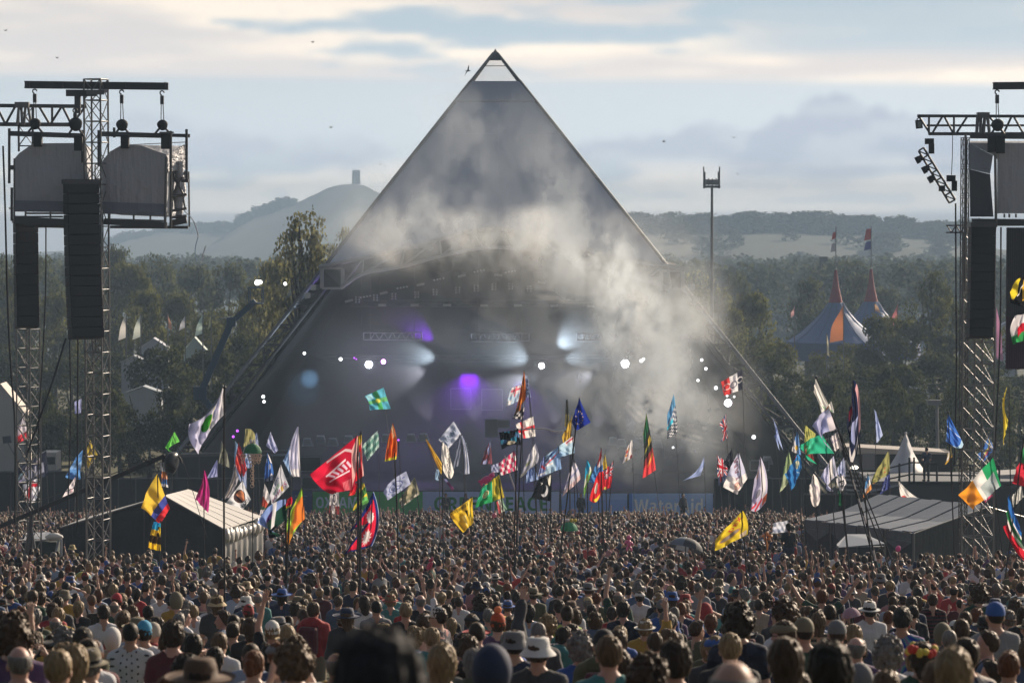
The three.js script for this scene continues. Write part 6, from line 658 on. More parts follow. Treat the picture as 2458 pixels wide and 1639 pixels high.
const FLAGS = `
leaf|big white flag with green leaf shape at left, highest there|457,1017 532,927 533,997 475,1088|t507,984 b503,1034 l460,1050|538,930 542,1440
lime|small plain bright green flag above the black camera head|397,1074 418,1037 429,1060 413,1084|b404,1076|417,1040 412,1180|118
photo|narrow flag with orange and blue picture under the green one|384,1110 397,1110 403,1168 388,1165||398,1108 396,1300|112
tri3|yellow, blue and red horizontal striped flag above the left marquee|341,1219 376,1142 405,1219 383,1256|t354,1182 r394,1190|377,1140 381,1350
bluyel|blue over yellow and black hanging flag below the yellow, blue, red one|368,1253 384,1257 384,1320 355,1314||385,1250 384,1352
magenta|plain magenta flag in front of the left marquee roof|484,1160 490,1130 498,1228 470,1197|r500,1172|489,1128 491,1290|112
olive|plain olive flag behind the green umbrella on a pole|590,1030 611,1046 612,1070 585,1072|t603,1033|590,1030 590,1200|150
bluegrey|small lavender pennant right of the olive flag|615,1038 617,1045 620,1068 607,1066||616,1036 622,1200|152
scrawl|lavender blue flag with dark lettering left of the big white one|639,1069 649,1038 666,1080 658,1087||650,1036 660,1220|150
bigwhite|tall whitish flag with pale foot left of the big red flag|713,1028 716,1028 720,1141 702,1141|l694,1090|716,1026 724,1300|140
blue|grey blue flag partly behind the tall whitish one|690,1085 697,1068 698,1140 680,1106||697,1066 702,1250|146
redblue|folded red flag with pink edge near the green umbrella|564,1113 572,1064 591,1125 580,1150|r583,1095|573,1062 590,1300|128
sky|light blue sliver of flag left of the folded red one|564,1060 570,1068 566,1112 562,1110||565,1058 566,1220|150
sprint|blue printed flag hanging just under the green umbrella|588,1086 606,1086 602,1122 589,1122||606,1084 608,1250|144
bluegrey|plain bluish flag below the folded red one|566,1114 590,1128 591,1172 568,1142||592,1120 594,1260|138
grey|long grey and fawn flag slanting above the marquee roof|562,1115 571,1150 556,1190 532,1199|l552,1160|563,1113 566,1290|132
snake|dull grey green flag with blotches left of the green umbrella|531,1060 543,1085 551,1122 524,1110|l528,1090|532,1058 534,1240|146
lavend|small plain lavender flag left of the dull green one|519,1105 521,1106 521,1143 497,1146||521,1103 522,1260|138
made|white flag reading MADE with a printed face above the marquee roof|545,1206 581,1156 599,1199 580,1223||582,1154 600,1320|122
bwr|blue flag with white and red print left of the lettered flag|636,1120 640,1087 656,1150 634,1155|t640,1100 r652,1115|640,1085 646,1290|132
johns|pale flag with coloured capital letters, pole leaning right|648,1188 673,1118 691,1168 654,1208||673,1116 690,1300|128
whred|white flag with red middle and white stick|634,1161 649,1197 632,1228 622,1238|l630,1200|634,1159 636,1300|128
fourcol|large blue, white and dark green flag spread beside the marquee|621,1254 684,1200 687,1245 674,1283|t648,1216 b646,1284|684,1196 683,1440
redtop|red scarf of cloth at the top of the large blue and green flag|688,1200 699,1192 694,1218 684,1224|r700,1206|697,1190 686,1438
limeorange|lime green and orange flag tall and flowing|707,1209 725,1169 730,1244 693,1314|l689,1262 b706,1276|725,1166 736,1345
bigred|biggest red flag with white outlined lettering, left of centre|749,1139 855,1050 848,1172 799,1183|b826,1176 l770,1166|856,1046 861,1420
redyel|red and yellow flag folded against the pole of the biggest red one|857,1052 867,1046 872,1139 849,1157|r869,1090|866,1035 863,1415
red|small red tail of flag below the biggest red one|848,1162 861,1158 851,1186 836,1190||858,1156 861,1400|85
jam|green flag with yellow diagonal bands hanging below the red flags|866,1162 873,1160 884,1204 848,1224||872,1158 846,1260|120
nepal|double pennant shaped red flag with blue border and white suns|838,1196 894,1184 890,1308 830,1324|r906,1247|894,1184 886,1375
stripesg|pale green flag with slanting darker stripes behind the biggest red one|869,1071 906,1034 909,1071 883,1103||907,1032 912,1240|152
orange|tall orange flag with lime yellow foot|934,1048 942,1018 950,1100 925,1105|l928,1078 r951,1058|943,1016 956,1400
peace|lavender blue flag with a peace sign|923,1180 973,1133 983,1162 932,1199|t941,1155|956,1060 975,1300
khaki|dull khaki flag with white lettering along its edge|959,1200 994,1147 1005,1186 965,1217||994,1144 1012,1280
q|white and red flag with a large ringed letter Q on the stage front|792,1184 812,1183 814,1234 790,1230||813,1180 814,1240|176
teal|turquoise flag with green cross and yellow centre, high left of middle|877,952 919,932 935,980 889,983|l886,966|917,915 962,1250
gold|slim gold flag trailing from a leaning pole left of the script flag|1023,1055 1028,1060 1060,1112 1058,1137|l1042,1102|1016,1036 1064,1180|142
janis|white flag with dark script lettering|1061,1062 1078,1092 1088,1130 1061,1121|t1074,1075 b1078,1146|1061,1060 1064,1350
jenny|large grey blue banner reading JENNY behind the script flag|1055,1054 1088,1013 1105,1042 1075,1077||1106,1040 1118,1240|150
gown|grey veil like cloth hanging below the JENNY banner|1102,1045 1109,1050 1100,1116 1088,1123||1107,1042 1119,1240|150
longblue|long bluish white flag right of the grey veil|1106,1047 1110,1048 1126,1134 1114,1136|r1121,1085 l1114,1095|1107,1040 1122,1250|149
sky|small light blue flag below the slim gold one|1047,1127 1055,1127 1053,1153 1044,1150||1055,1125 1057,1260|144
purplered|dark purple red strip of cloth below the script flag|1066,1150 1072,1150 1089,1172 1084,1176||1066,1148 1068,1260|148
strummer|yellow flag with black capitals and a pale point, front middle|1083,1233 1132,1196 1135,1253 1112,1276|l1090,1250|1132,1192 1134,1370
greengold|green flag with gold striped end and pale emblem|1157,1172 1196,1141 1208,1193 1143,1217||1196,1134 1226,1400
pale3|pale tricolour flag hanging under the green and gold one|1192,1206 1204,1194 1216,1222 1198,1232||1204,1192 1228,1300|118
rwcheck|red and white chequered flag in the middle|1198,1112 1234,1084 1241,1127 1204,1140||1234,1082 1242,1330|108
blcheck|dull blue chequered flag left of the red chequered one|1179,1118 1198,1111 1200,1132 1181,1134||1199,1108 1204,1240|152
darkred|faint dark red flag with pale blue blobs near the stage|1168,1075 1176,1060 1181,1112 1155,1113||1176,1058 1184,1230|165
england|white flag with red cross high in the middle|1240,1019 1279,1001 1284,1046 1250,1053||1268,912 1288,1240|140
brown|tall rust brown flag with chequered foot, highest in the middle|1248,945 1257,894 1254,1004 1231,1002|l1240,980 r1261,945|1258,890 1234,1370
engblue|white and pale blue flag with red cross left of the rust brown one|1227,932 1250,925 1243,962 1216,974||1250,922 1256,1100|134
dashed|bluish flag with dark strokes right of the rust brown one|1261,913 1267,909 1274,952 1262,953||1267,907 1286,1100|136
bundle|bunched black and blue flag left of the white flag with red cross|1200,1038 1242,1031 1248,1067 1206,1078|b1226,1068 t1222,1036|1243,1028 1236,1372
darkolive|thin dark olive flag behind the yellow one|1359,962 1363,960 1367,1022 1356,1022||1362,958 1370,1250|146
yellow2|yellow flag with dark marks right of the middle|1350,1048 1372,1000 1370,1046 1357,1082|t1364,1020|1372,998 1366,1300|132
lightblue|light blue flag with red and white corner|1311,1096 1374,1047 1378,1086 1342,1098|t1342,1072|1375,1044 1382,1290|130
city|sky blue flag with red and white bands below the light blue one|1311,1100 1340,1072 1346,1124 1311,1137||1341,1070 1348,1290|130
eu|dark blue flag with ring of gold stars on a leaning pole|1374,1010 1391,958 1416,1013 1382,1033|r1402,985|1391,955 1334,1395
whgrey|white and grey flag right of the red chequered one|1262,1108 1284,1066 1289,1110 1250,1146|r1291,1090|1284,1064 1292,1300|128
blue2|periwinkle flag below the white and grey one|1266,1126 1278,1112 1292,1150 1263,1158||1279,1110 1294,1300|130
bluered|narrow blue flag with red slash|1298,1112 1308,1092 1311,1138 1292,1145||1308,1090 1312,1280|134
skull|black flag with white curved shapes on the right of middle|1294,1151 1323,1140 1320,1201 1277,1194||1324,1138 1320,1350|112
whpink|white to pale pink long flag behind the leaning pole|1366,1140 1378,1108 1392,1149 1351,1190|b1378,1164 r1388,1130|1379,1106 1396,1300|128
bluegreen|slim blue, white and green flag|1404,1140 1409,1105 1416,1140 1402,1192|r1418,1126|1410,1103 1412,1330
royal|plain mid blue flag behind the red cross one|1416,1154 1432,1112 1440,1126 1430,1160||1433,1110 1440,1300|126
swiss|bright red flag with white blob right of the middle|1430,1150 1440,1128 1448,1170 1416,1195|b1432,1202 r1449,1140|1443,1076 1452,1330
spire|thin red white and blue peak of cloth over the bright red flag|1436,1110 1443,1077 1447,1130 1432,1134||1443,1075 1450,1330|106
yellowsp|small upright yellow flag behind the red ensign|1448,1112 1452,1092 1459,1125 1447,1127||1452,1090 1460,1280|130
ensign|red flag with crossed banner pattern in its upper part|1448,1132 1472,1110 1467,1167 1451,1175||1473,1106 1458,1290
rwsmall|small white flag with red print in the smoke|1503,1080 1517,1056 1519,1096 1495,1112||1518,1054 1524,1245
zimb|tall green, black and red flag right of the middle|1545,1042 1552,996 1573,1125 1543,1145|r1563,1058 l1547,1095|1551,992 1586,1235
bluecheck|tall blue flag with chequered foot in the smoke|1603,998 1617,950 1625,1037 1602,1052|r1623,992|1617,947 1635,1238
swallow|plain periwinkle swallow tailed flag in the smoke|1641,1153 1689,1097 1690,1116 1681,1140|t1672,1130|1690,1095 1694,1240
rwb|red, white and black flag with rings, high on the right|1734,917 1780,889 1781,934 1740,949||1781,886 1794,1240
union|small crossed red, white and blue flag below the pinkish lamp|1728,1020 1743,995 1746,1050 1728,1061|l1736,1038|1743,993 1750,1240|158
dunion|dark crossed blue and red flag left of the white diamond|1722,1094 1746,1112 1745,1150 1726,1164||1722,1092 1736,1240|150
black|black flag behind the white diamond flag|1738,1112 1757,1078 1760,1110 1755,1130||1758,1076 1766,1250|148
iam|white diamond shaped flag reading I AM|1739,1168 1773,1087 1793,1147 1770,1184|t1755,1125|1773,1085 1797,1290
pstripe|lavender white flag with red striped foot|1812,1160 1826,1101 1837,1204 1803,1218|r1840,1150 b1814,1224|1826,1099 1840,1330
swallow|thin light blue flag near the right leg of the stage|1857,1004 1859,1002 1879,1078 1872,1080|t1868,1040 b1860,1045|1858,1000 1880,1240|160
palegreen|pale green flag behind the blue crested one|1884,1120 1894,1084 1906,1138 1872,1183||1894,1082 1902,1260|146
bluecrest|blue flag with pale crest near the right leg|1887,1138 1915,1091 1923,1124 1902,1177|r1922,1106|1915,1089 1926,1290|130
sunflag|white and blue flag with yellow sun near the right leg|1902,1081 1915,1032 1922,1091 1905,1084||1915,1030 1926,1280|132
cb|yellow green flag with dark letters behind the emerald one|1933,1020 1957,1041 1955,1062 1933,1062||1933,1018 1938,1290|128
zambia|emerald green flag with orange corner|1922,1073 1972,1044 2000,1088 1962,1112|t1946,1056 b1938,1092|1985,1040 2006,1300|112
darkred2|dark red and black flag under the emerald one|1940,1092 1962,1086 1961,1120 1952,1106||1962,1084 1968,1290|126
tri|white flag with green triangle outline, high on the right|1956,940 1960,911 1994,962 1974,990|t1957,925 r1996,985|1960,906 2012,1030|87
lav|large crumpled lavender flag below the white triangle one|1952,1022 1990,975 2010,1032 1999,1080|r1998,1000 b1975,1046|1989,972 2013,1034|87
whbundle|bunched white cloth on the bending pole|1994,1052 2011,1036 2021,1068 2006,1082||2012,1030 2116,1400|87
navyjack|long dark navy flag with red and white pattern at right|2040,995 2049,918 2064,1050 2038,1080|r2062,955 b2048,1102 l2036,1030|2048,913 2100,1400
stan|white and lavender flag with dark letters|1970,1145 2001,1096 2010,1140 2003,1178|b1986,1168|2001,1094 2022,1300|124
lavmark|lavender flag right of the lettered white one|2011,1125 2028,1096 2030,1143 2016,1148||2028,1094 2032,1300|126
whblack|white flag with black scribbles above the grey marquee|2008,1150 2026,1140 2031,1160 2018,1184||2019,1136 2044,1400|88
dgreen|thin dark green ribbon below the scribbled flag|2014,1178 2020,1180 2022,1214 2014,1212||2019,1176 2045,1402|88
whleaf|white leaf shaped flag at the left of the grey marquee|1943,1175 1953,1139 1968,1180 1952,1212|r1966,1158 b1964,1210|1953,1137 1966,1330
ltext|narrow pale blue flag against the dark trees at right|2100,985 2104,990 2119,1043 2106,1061|t2101,986 l2103,1020|2101,984 2106,1240|140
olivetext|olive flag with dark letters beside the pagoda tent|2094,1150 2133,1084 2135,1136 2098,1160||2134,1080 2138,1230|138
navytext|dark blue flag with pale letters below the olive one|2120,1160 2135,1132 2138,1168 2112,1188||2136,1130 2140,1240|138
sail|white flag like a sail with red spot above the grey marquee|2157,1153 2182,1180 2207,1198 2166,1198||2157,1150 2168,1260|134
pennant|royal blue triangular flag on a black pole at right|2274,1030 2277,993 2311,1064 2273,1057|b2300,1074|2277,990 2294,1340
goldwh|small gold and white flag below the royal blue one|2276,1090 2284,1070 2286,1096 2270,1116||2285,1068 2291,1300|112
ystream|long yellow streamer flag far right|2408,962 2418,931 2421,1008 2409,1064|l2410,1000 r2412,975|2423,930 2430,1330|112
bluegold|faint blue flag with gold and red bands behind the lattice mast|2351,1094 2376,1046 2385,1080 2360,1113||2377,1044 2388,1260|138
ireland|orange, white and green flag at right|2307,1188 2382,1102 2400,1166 2337,1219||2382,1099 2410,1340|104
pink|small magenta and white flag behind the orange, white and green one|2362,1196 2388,1172 2384,1190 2368,1206||2388,1170 2394,1300|112
redgreen|red and green flag cut by the right edge|2432,1156 2462,1070 2482,1080 2482,1172||2482,1060 2470,1330|84
white|white flag below the red and green one|2432,1190 2452,1166 2457,1192 2434,1215||2457,1164 2440,1340|92
safrica|long red, white, green and blue flag trailing at the right edge|2417,1268 2424,1192 2448,1262 2462,1346|l2432,1310 r2432,1222|2459,1050 2412,1385
blackyel|black and yellow bird shaped flag at the right edge|2428,725 2446,668 2470,664 2464,738|t2430,694|2476,640 2470,1330|86
wales|white over green flag with red beast at the right edge|2440,760 2472,752 2466,812 2433,824|l2430,800|2476,740 2470,1332|86
whredb|white flag with red foot on the far left lattice mast|50,1030 55,991 66,1050 42,1063|l36,1040|56,989 64,1240|146
figures|dark flag printed with two pale figures at far left|46,1122 107,1085 113,1138 37,1173||108,1082 118,1260|138
diag|white flag with red diagonal cross at far left|56,1163 87,1149 93,1170 57,1193|b78,1205|56,1161 68,1300|118
cblue|plain blue flag left of the left mast|157,1145 181,1099 196,1082 190,1150||182,1095 176,1260|138
wpink|pinkish white flag below the plain blue one|150,1192 179,1145 180,1150 174,1184||180,1143 172,1290|120
behind|dull yellow flag seen through the left mast|203,1094 216,1058 232,1092 212,1122||216,1056 218,1260|140
bwo|small blue, white and orange flag left of the pagoda tent|2076,1176 2084,1138 2093,1172 2072,1196||2084,1136 2094,1250|134
bigyel|big yellow flag with red letters low on the right|1719,1294 1781,1229 1792,1282 1720,1320|r1791,1252|1781,1226 1796,1410
sheet|pale sheet like flag held above a dark figure|1858,1256 1892,1250 1891,1276 1857,1279||1893,1248 1896,1330|116
heldyel|narrow dull yellow flag held low at left|173,1390 183,1385 175,1428 164,1424||183,1383 170,1440|80
lavend|lavender flag in the dark trees behind the left mast|178,965 194,958 193,990 180,992||194,956 197,1200|160
`.trim().split('\n');
// poles whose lower ends are hidden get their distance from the row where they sink into the crowd
const clothQ = [];
function edgePt(a, m, b, t) { if (!m) return [lerp(a[0], b[0], t), lerp(a[1], b[1], t)]; const cx = 2 * m[0] - 0.5 * (a[0] + b[0]), cy = 2 * m[1] - 0.5 * (a[1] + b[1]), u = 1 - t; return [u * u * a[0] + 2 * u * t * cx + t * t * b[0], u * u * a[1] + 2 * u * t * cy + t * t * b[1]]; }
const atlasTex = new THREE.CanvasTexture(atlas); atlasTex.colorSpace = THREE.SRGBColorSpace;
const CLOTH = pmat(rgb(1, 1, 1), { map: atlasTex, transmission: 0.58, roughness: 0.95, ior: 1.05, specularIntensity: 0.3, alphaTest: 0.5 }), POLE = mat(rgb(0.02, 0.02, 0.022), { roughness: 0.5 }), POLEPALE = mat(rgb(0.10, 0.10, 0.10), { roughness: 0.5 });
FLAGS.forEach((line, n) => {
  const [key, label, quad, mids, pole, dd] = line.split('|'), raw = pts2(quad), mx = raw.reduce((a, q) => a + q[0], 0) / 4, my = raw.reduce((a, q) => a + q[1], 0) / 4, grow = ([x, y]) => [mx + (x - mx) * 1.09, my + (y - my) * 1.06], [TL, TR, BR, BL] = raw.map(grow), mid = {}; for (const s of mids.trim().split(/\s+/)) if (s) mid[s[0]] = grow(s.slice(1).split(',').map(Number));
  const [pt, pb] = pts2(pole), d = dd ? Number(dd) : clamp(depthOfHeadRow(pb[1]), 60, 196), m = M(d), top = P(pt[0], pt[1], d), bot = P(pb[0], pb[1], d), dir = bot.clone().sub(top), y0 = gh(d), base = top.clone().addScaledVector(dir, (y0 - top.y) / Math.min(dir.y, -0.2));
  base.y = y0; const t = thing('flag', label, 'flag', base), r = rng(n * 131 + 7), thin = d > 135;
  const q = top.clone().sub(base), k = V(q.x * 0.5 + (r() - 0.5) * 0.12, q.y * 0.5, 0);
  mesh('pole', new THREE.TubeGeometry(new THREE.QuadraticBezierCurve3(V(0, -0.2, 0), k, q), 10, thin ? 0.016 : 0.021, 6), thin ? POLEPALE : POLE, t);
  const NX = 22, NY = 18, pos = [], uv = [], idx = [], [cx, cy] = cell(key), ph = r() * 6, fr = 1.2 + r() * 1.6, A = Math.min(0.16, 0.10 * Math.hypot(TR[0] - BL[0], TR[1] - BL[1]) * m) * (0.7 + 0.8 * r());
  for (let j = 0; j <= NY; j++) for (let i = 0; i <= NX; i++) {
    const u = i / NX, v = j / NY, a = edgePt(TL, mid.t, TR, u), b = edgePt(BL, mid.b, BR, u), l = edgePt(TL, mid.l, BL, v), e = edgePt(TR, mid.r, BR, v);
    const X = (1 - v) * a[0] + v * b[0] + (1 - u) * l[0] + u * e[0] - ((1 - u) * (1 - v) * TL[0] + u * (1 - v) * TR[0] + (1 - u) * v * BL[0] + u * v * BR[0]);
    const Yv = (1 - v) * a[1] + v * b[1] + (1 - u) * l[1] + u * e[1] - ((1 - u) * (1 - v) * TL[1] + u * (1 - v) * TR[1] + (1 - u) * v * BL[1] + u * v * BR[1]);
    const p = P(X, Yv, d).sub(base), fall = 0.25 + 0.75 * (1 - u);
    p.z += 0.03 + A * fall * (Math.sin(6.28 * (u * fr + v * 0.7) + ph) + 0.5 * Math.sin(6.28 * (u * fr * 2.1 - v * 1.3) + ph * 2) + 1.6 * (noise3(u * 3 + n, v * 3, n) - 0.5));
    pos.push(p.x, p.y, p.z); uv.push((cx * CELL + 2 + u * (CELL - 4)) / ATL, 1 - (cy * CELL + 2 + v * (CELL - 4)) / ATL);
  }
  for (let j = 0; j < NY; j++) for (let i = 0; i < NX; i++) { const a = j * (NX + 1) + i; idx.push(a, a + NX + 1, a + 1, a + 1, a + NX + 1, a + NX + 2); }
  const g = new THREE.BufferGeometry(); g.setAttribute('position', new THREE.Float32BufferAttribute(pos, 3)); g.setAttribute('uv', new THREE.Float32BufferAttribute(uv, 2)); g.setIndex(idx); g.computeVertexNormals();
  mesh('cloth', g, CLOTH, t);
  if (key === 'leaf' || key === 'pennant' || key === 'tri' || key === 'iam') mesh('finial', new THREE.SphereGeometry(0.035, 8, 6), POLE, t).position.copy(q);
});
{ // cloth is paler than it looks in the shade of a photograph
  const id = G.getImageData(0, 0, ATL, ATL), a = id.data; for (let i = 0; i < a.length; i++) if (i % 4 < 3) a[i] = 255 * (1 - Math.pow(1 - a[i] / 255, 1.38)); G.putImageData(id, 0, 0); atlasTex.needsUpdate = true;
}
// ---------------------------------------------------------------- other things held up on poles or above the crowd
function umbrella(u, v, w, h, d, cols, label, o = {}) {
  const c = P(u, v, d), t = thing('umbrella', label, 'umbrella', [c.x, gh(d), -d]), y = c.y - gh(d), m = M(d), R0 = w * m / 2, H = h * m, n = 8, tilt = new THREE.Group(); 
  for (let i = 0; i < n; i++) { const pos = [], idx = [], a0 = i / n * 6.283 + 0.2, N = 6, K = 4; for (let j = 0; j <= N; j++) for (let k = 0; k <= K; k++) { const s = j / N, a = a0 + 6.283 / n * k / K, rr = R0 * Math.sin(s * 1.5) / Math.sin(1.5) * (1 - 0.05 * s * Math.sin(Math.PI * k / K)); const p = V(Math.cos(a) * rr, H * (Math.cos(s * 1.5) - 0.07), Math.sin(a) * rr).applyEuler(new THREE.Euler(o.rx ?? 0, 0, o.rz ?? 0)); pos.push(p.x, y + p.y, p.z); } for (let j = 0; j < N; j++) for (let k = 0; k < K; k++) { const a = j * (K + 1) + k; idx.push(a, a + 1, a + K + 1, a + 1, a + K + 2, a + K + 1); } const g = new THREE.BufferGeometry(); g.setAttribute('position', new THREE.Float32BufferAttribute(pos, 3)); g.setIndex(idx); g.computeVertexNormals(); mesh('canopy_panel', g, pmat(rgb(...cols[i % cols.length]), { transmission: 0.25, roughness: 0.8 }), t); }
  bar('shaft', V(0, o.low ? y - 0.9 : -0.2, 0), V(0, y + H, 0), 0.018, POLE, t); return [t, y, m];
}
{ const [t, y, m] = umbrella(605, 1087, 47, 25, 100, [[0.03, 0.22, 0.09], [0.03, 0.22, 0.09], [0.03, 0.2, 0.08], [0.45, 0.45, 0.42]], 'green umbrella on a tall pole with hoops hanging from its rim'); const ring = new THREE.TorusGeometry(0.055, 0.014, 6, 12), rm = mat(rgb(0.6, 0.45, 0.35)); for (const [x, k] of [[-22, 3], [-18, 2], [-6, 2], [-2, 3], [3, 2], [8, 3], [12, 2], [17, 3], [20, 2]]) for (let i = 0; i < k; i++) { const q = mesh('hoop', ring, rm, t); q.position.set(x * m, y - 0.07 - i * 0.1, 0.3); q.rotation.set(0, i * 1.2, i * 0.7); } for (let i = 0; i < 9; i++) { const q = mesh('chain_link', ring, rm, t); q.position.set((i % 2 ? 1 : -1) * 0.5 * m, y - (1118 - 1087 + i * 6) * m, 0.05); q.rotation.y = i % 2 ? 1.2 : 0; } for (const [x, s] of [[-3, 1], [4, 0.8]]) { const f = mesh('feather_tuft', new THREE.SphereGeometry(0.06, 8, 6), mat(rgb(0.75, 0.7, 0.66)), t); f.scale.set(0.8 * s, 1.4 * s, 0.7); f.position.set(x * m, y + 27 * m, 0); } }
{ const [t, y, m] = umbrella(1366, 1273, 44, 22, 112, [[0.04, 0.3, 0.13], [0.05, 0.36, 0.16]], 'green umbrella low over the crowd with flowers on top'); for (const [x, c] of [[-10, [0.75, 0.72, 0.7]], [-3, [0.75, 0.72, 0.7]], [6, [0.7, 0.55, 0.1]], [15, [0.65, 0.5, 0.08]]]) { const f = mesh('flower', new THREE.IcosahedronGeometry(0.07, 1), mat(rgb(...c)), t); f.position.set(x * m, y + 24 * m, 0); } }
umbrella(1646, 1318, 86, 30, 104, [[0.03, 0.035, 0.045], [0.05, 0.06, 0.075], [0.2, 0.24, 0.3]], 'dark grey umbrella tilted over the crowd, right of middle', { rz: -0.22, rx: -0.25, low: true });
umbrella(199, 1385, 40, 14, 82, [[0.1, 0.4, 0.5], [0.5, 0.08, 0.05], [0.55, 0.4, 0.05], [0.1, 0.4, 0.12], [0.6, 0.6, 0.62]], 'small rainbow umbrella held low at left', { low: true, rz: -0.1 });
umbrella(2045, 1480, 46, 24, 52, [[0.42, 0.26, 0.34], [0.46, 0.3, 0.38]], 'pale pink umbrella held low at right', { low: true, rz: 0.2 });
function lumps(name, label, cat, u, v, d, c, parts) { const o = P(u, v, d), t = thing(name, label, cat, o), m = M(d); for (const [n, x, y, sx, sy, rot] of parts) { const g = new THREE.SphereGeometry(1, 12, 9), q = mesh(n, g, c, t); q.position.set(x * m, -y * m, 0); q.scale.set(sx * m, sy * m, Math.min(sx, sy) * m); q.rotation.z = rot ?? 0; } bar('stick', V(0, 0, 0), V(0, -1.6, 0), 0.012, POLE, t); return t; }
const PINK = mat(rgb(0.72, 0.06, 0.24), { roughness: 0.35 });
lumps('inflatable_animal', 'hot pink inflatable animal above the green and gold flag', 'inflatable', 1167, 1151, 118, PINK, [['body', 0, 0, 15, 8, 0.4], ['head', 13, -10, 7, 6, 0.2], ['leg', -12, 9, 3.5, 7, 0.2], ['leg', 0, 11, 3, 6, 0], ['tail', -16, 4, 4, 3, 0.5], ['ear', 17, -15, 2.5, 4, 0.3]]);
lumps('inflatable_doll', 'pink inflatable figure held above heads right of middle', 'inflatable', 1510, 1302, 105, mat(rgb(0.75, 0.16, 0.32), { roughness: 0.35 }), [['head', 0, -12, 6, 6], ['body', 0, 2, 6, 9], ['arm', -7, -1, 3, 6, -0.6], ['arm', 7, 2, 3, 6, 0.6], ['leg', -4, 15, 3, 7, -0.2], ['leg', 5, 16, 3, 7, 0.3]]);
lumps('inflatable_flower', 'orange and yellow inflatable flower on a stem at right', 'inflatable', 1842, 1290, 112, mat(rgb(0.75, 0.26, 0.03), { roughness: 0.35 }), [['petal', -8, -4, 6, 4, 0.4], ['petal', 8, -3, 6, 4, -0.4], ['petal', 0, -9, 4, 6], ['petal', -4, 3, 4, 4], ['petal', 5, 3, 4, 4], ['stem', -1, 18, 3.4, 16, 0.1]]);
lumps('beach_ball', 'small pink balloon over the crowd before the stage', 'balloon', 1186, 1237, 130, mat(rgb(0.75, 0.2, 0.28), { roughness: 0.3 }), [['balloon', 0, 0, 6, 6.5]]);
lumps('balloon', 'hot pink balloon in front of the grey marquee', 'balloon', 2157, 1317, 104, mat(rgb(0.85, 0.08, 0.3), { roughness: 0.3 }), [['balloon', 0, 0, 6.5, 8, -0.2]]);
lumps('inflatable_animal', 'small red inflatable animal held over heads near the middle', 'inflatable', 1031, 1358, 88, mat(rgb(0.6, 0.05, 0.12), { roughness: 0.35 }), [['body', 0, 0, 6, 12, -0.5], ['head', 3, -14, 6, 4, 0.4], ['ear', 6, -19, 2, 4, 0.2]]);
{ // white streamer between poles, white stick, bending striped pole
  const o = P(1283, 1030, 139), t = thing('streamer', 'long white ribbon blowing between two flags in the middle', 'streamer', o), q = (u, v) => P(u, v, 139).sub(o); tube('ribbon', [q(1236, 1032), q(1260, 1030), q(1283, 1029), q(1310, 1030), q(1335, 1036), q(1356, 1034)], 0.035, mat(rgb(0.7, 0.68, 0.66)), t, 40);
  const o2 = P(1238, 1184, 116), t2 = thing('pole', 'bare white leaning stick before the red chequered flag', 'pole', o2), q2 = (u, v) => P(u, v, 116).sub(o2); tube('stick', [q2(1212, 1094), q2(1224, 1140), q2(1238, 1184), q2(1244, 1300)], 0.03, mat(rgb(0.6, 0.56, 0.57)), t2);
  const d = 87, o3 = P(2116, 1400, d), t3 = thing('pole', 'tall bending pole wrapped in black and white tape at right', 'pole', o3), q3 = (u, v) => P(u, v, d).sub(o3), pp = [[2006, 1030], [2022, 1080], [2040, 1128], [2054, 1175], [2068, 1218], [2080, 1256], [2092, 1296], [2103, 1346], [2118, 1400], [2130, 1450]]; for (let i = 0; i + 1 < pp.length; i++) for (let k = 0; k < 2; k++) { const a = q3(...pp[i]).lerp(q3(...pp[i + 1]), k / 2), b = q3(...pp[i]).lerp(q3(...pp[i + 1]), (k + 1) / 2); bar(k ? 'white_band' : 'black_band', a, b, 0.028, k ? mat(rgb(0.6, 0.58, 0.56)) : POLE, t3, CYL); }
}

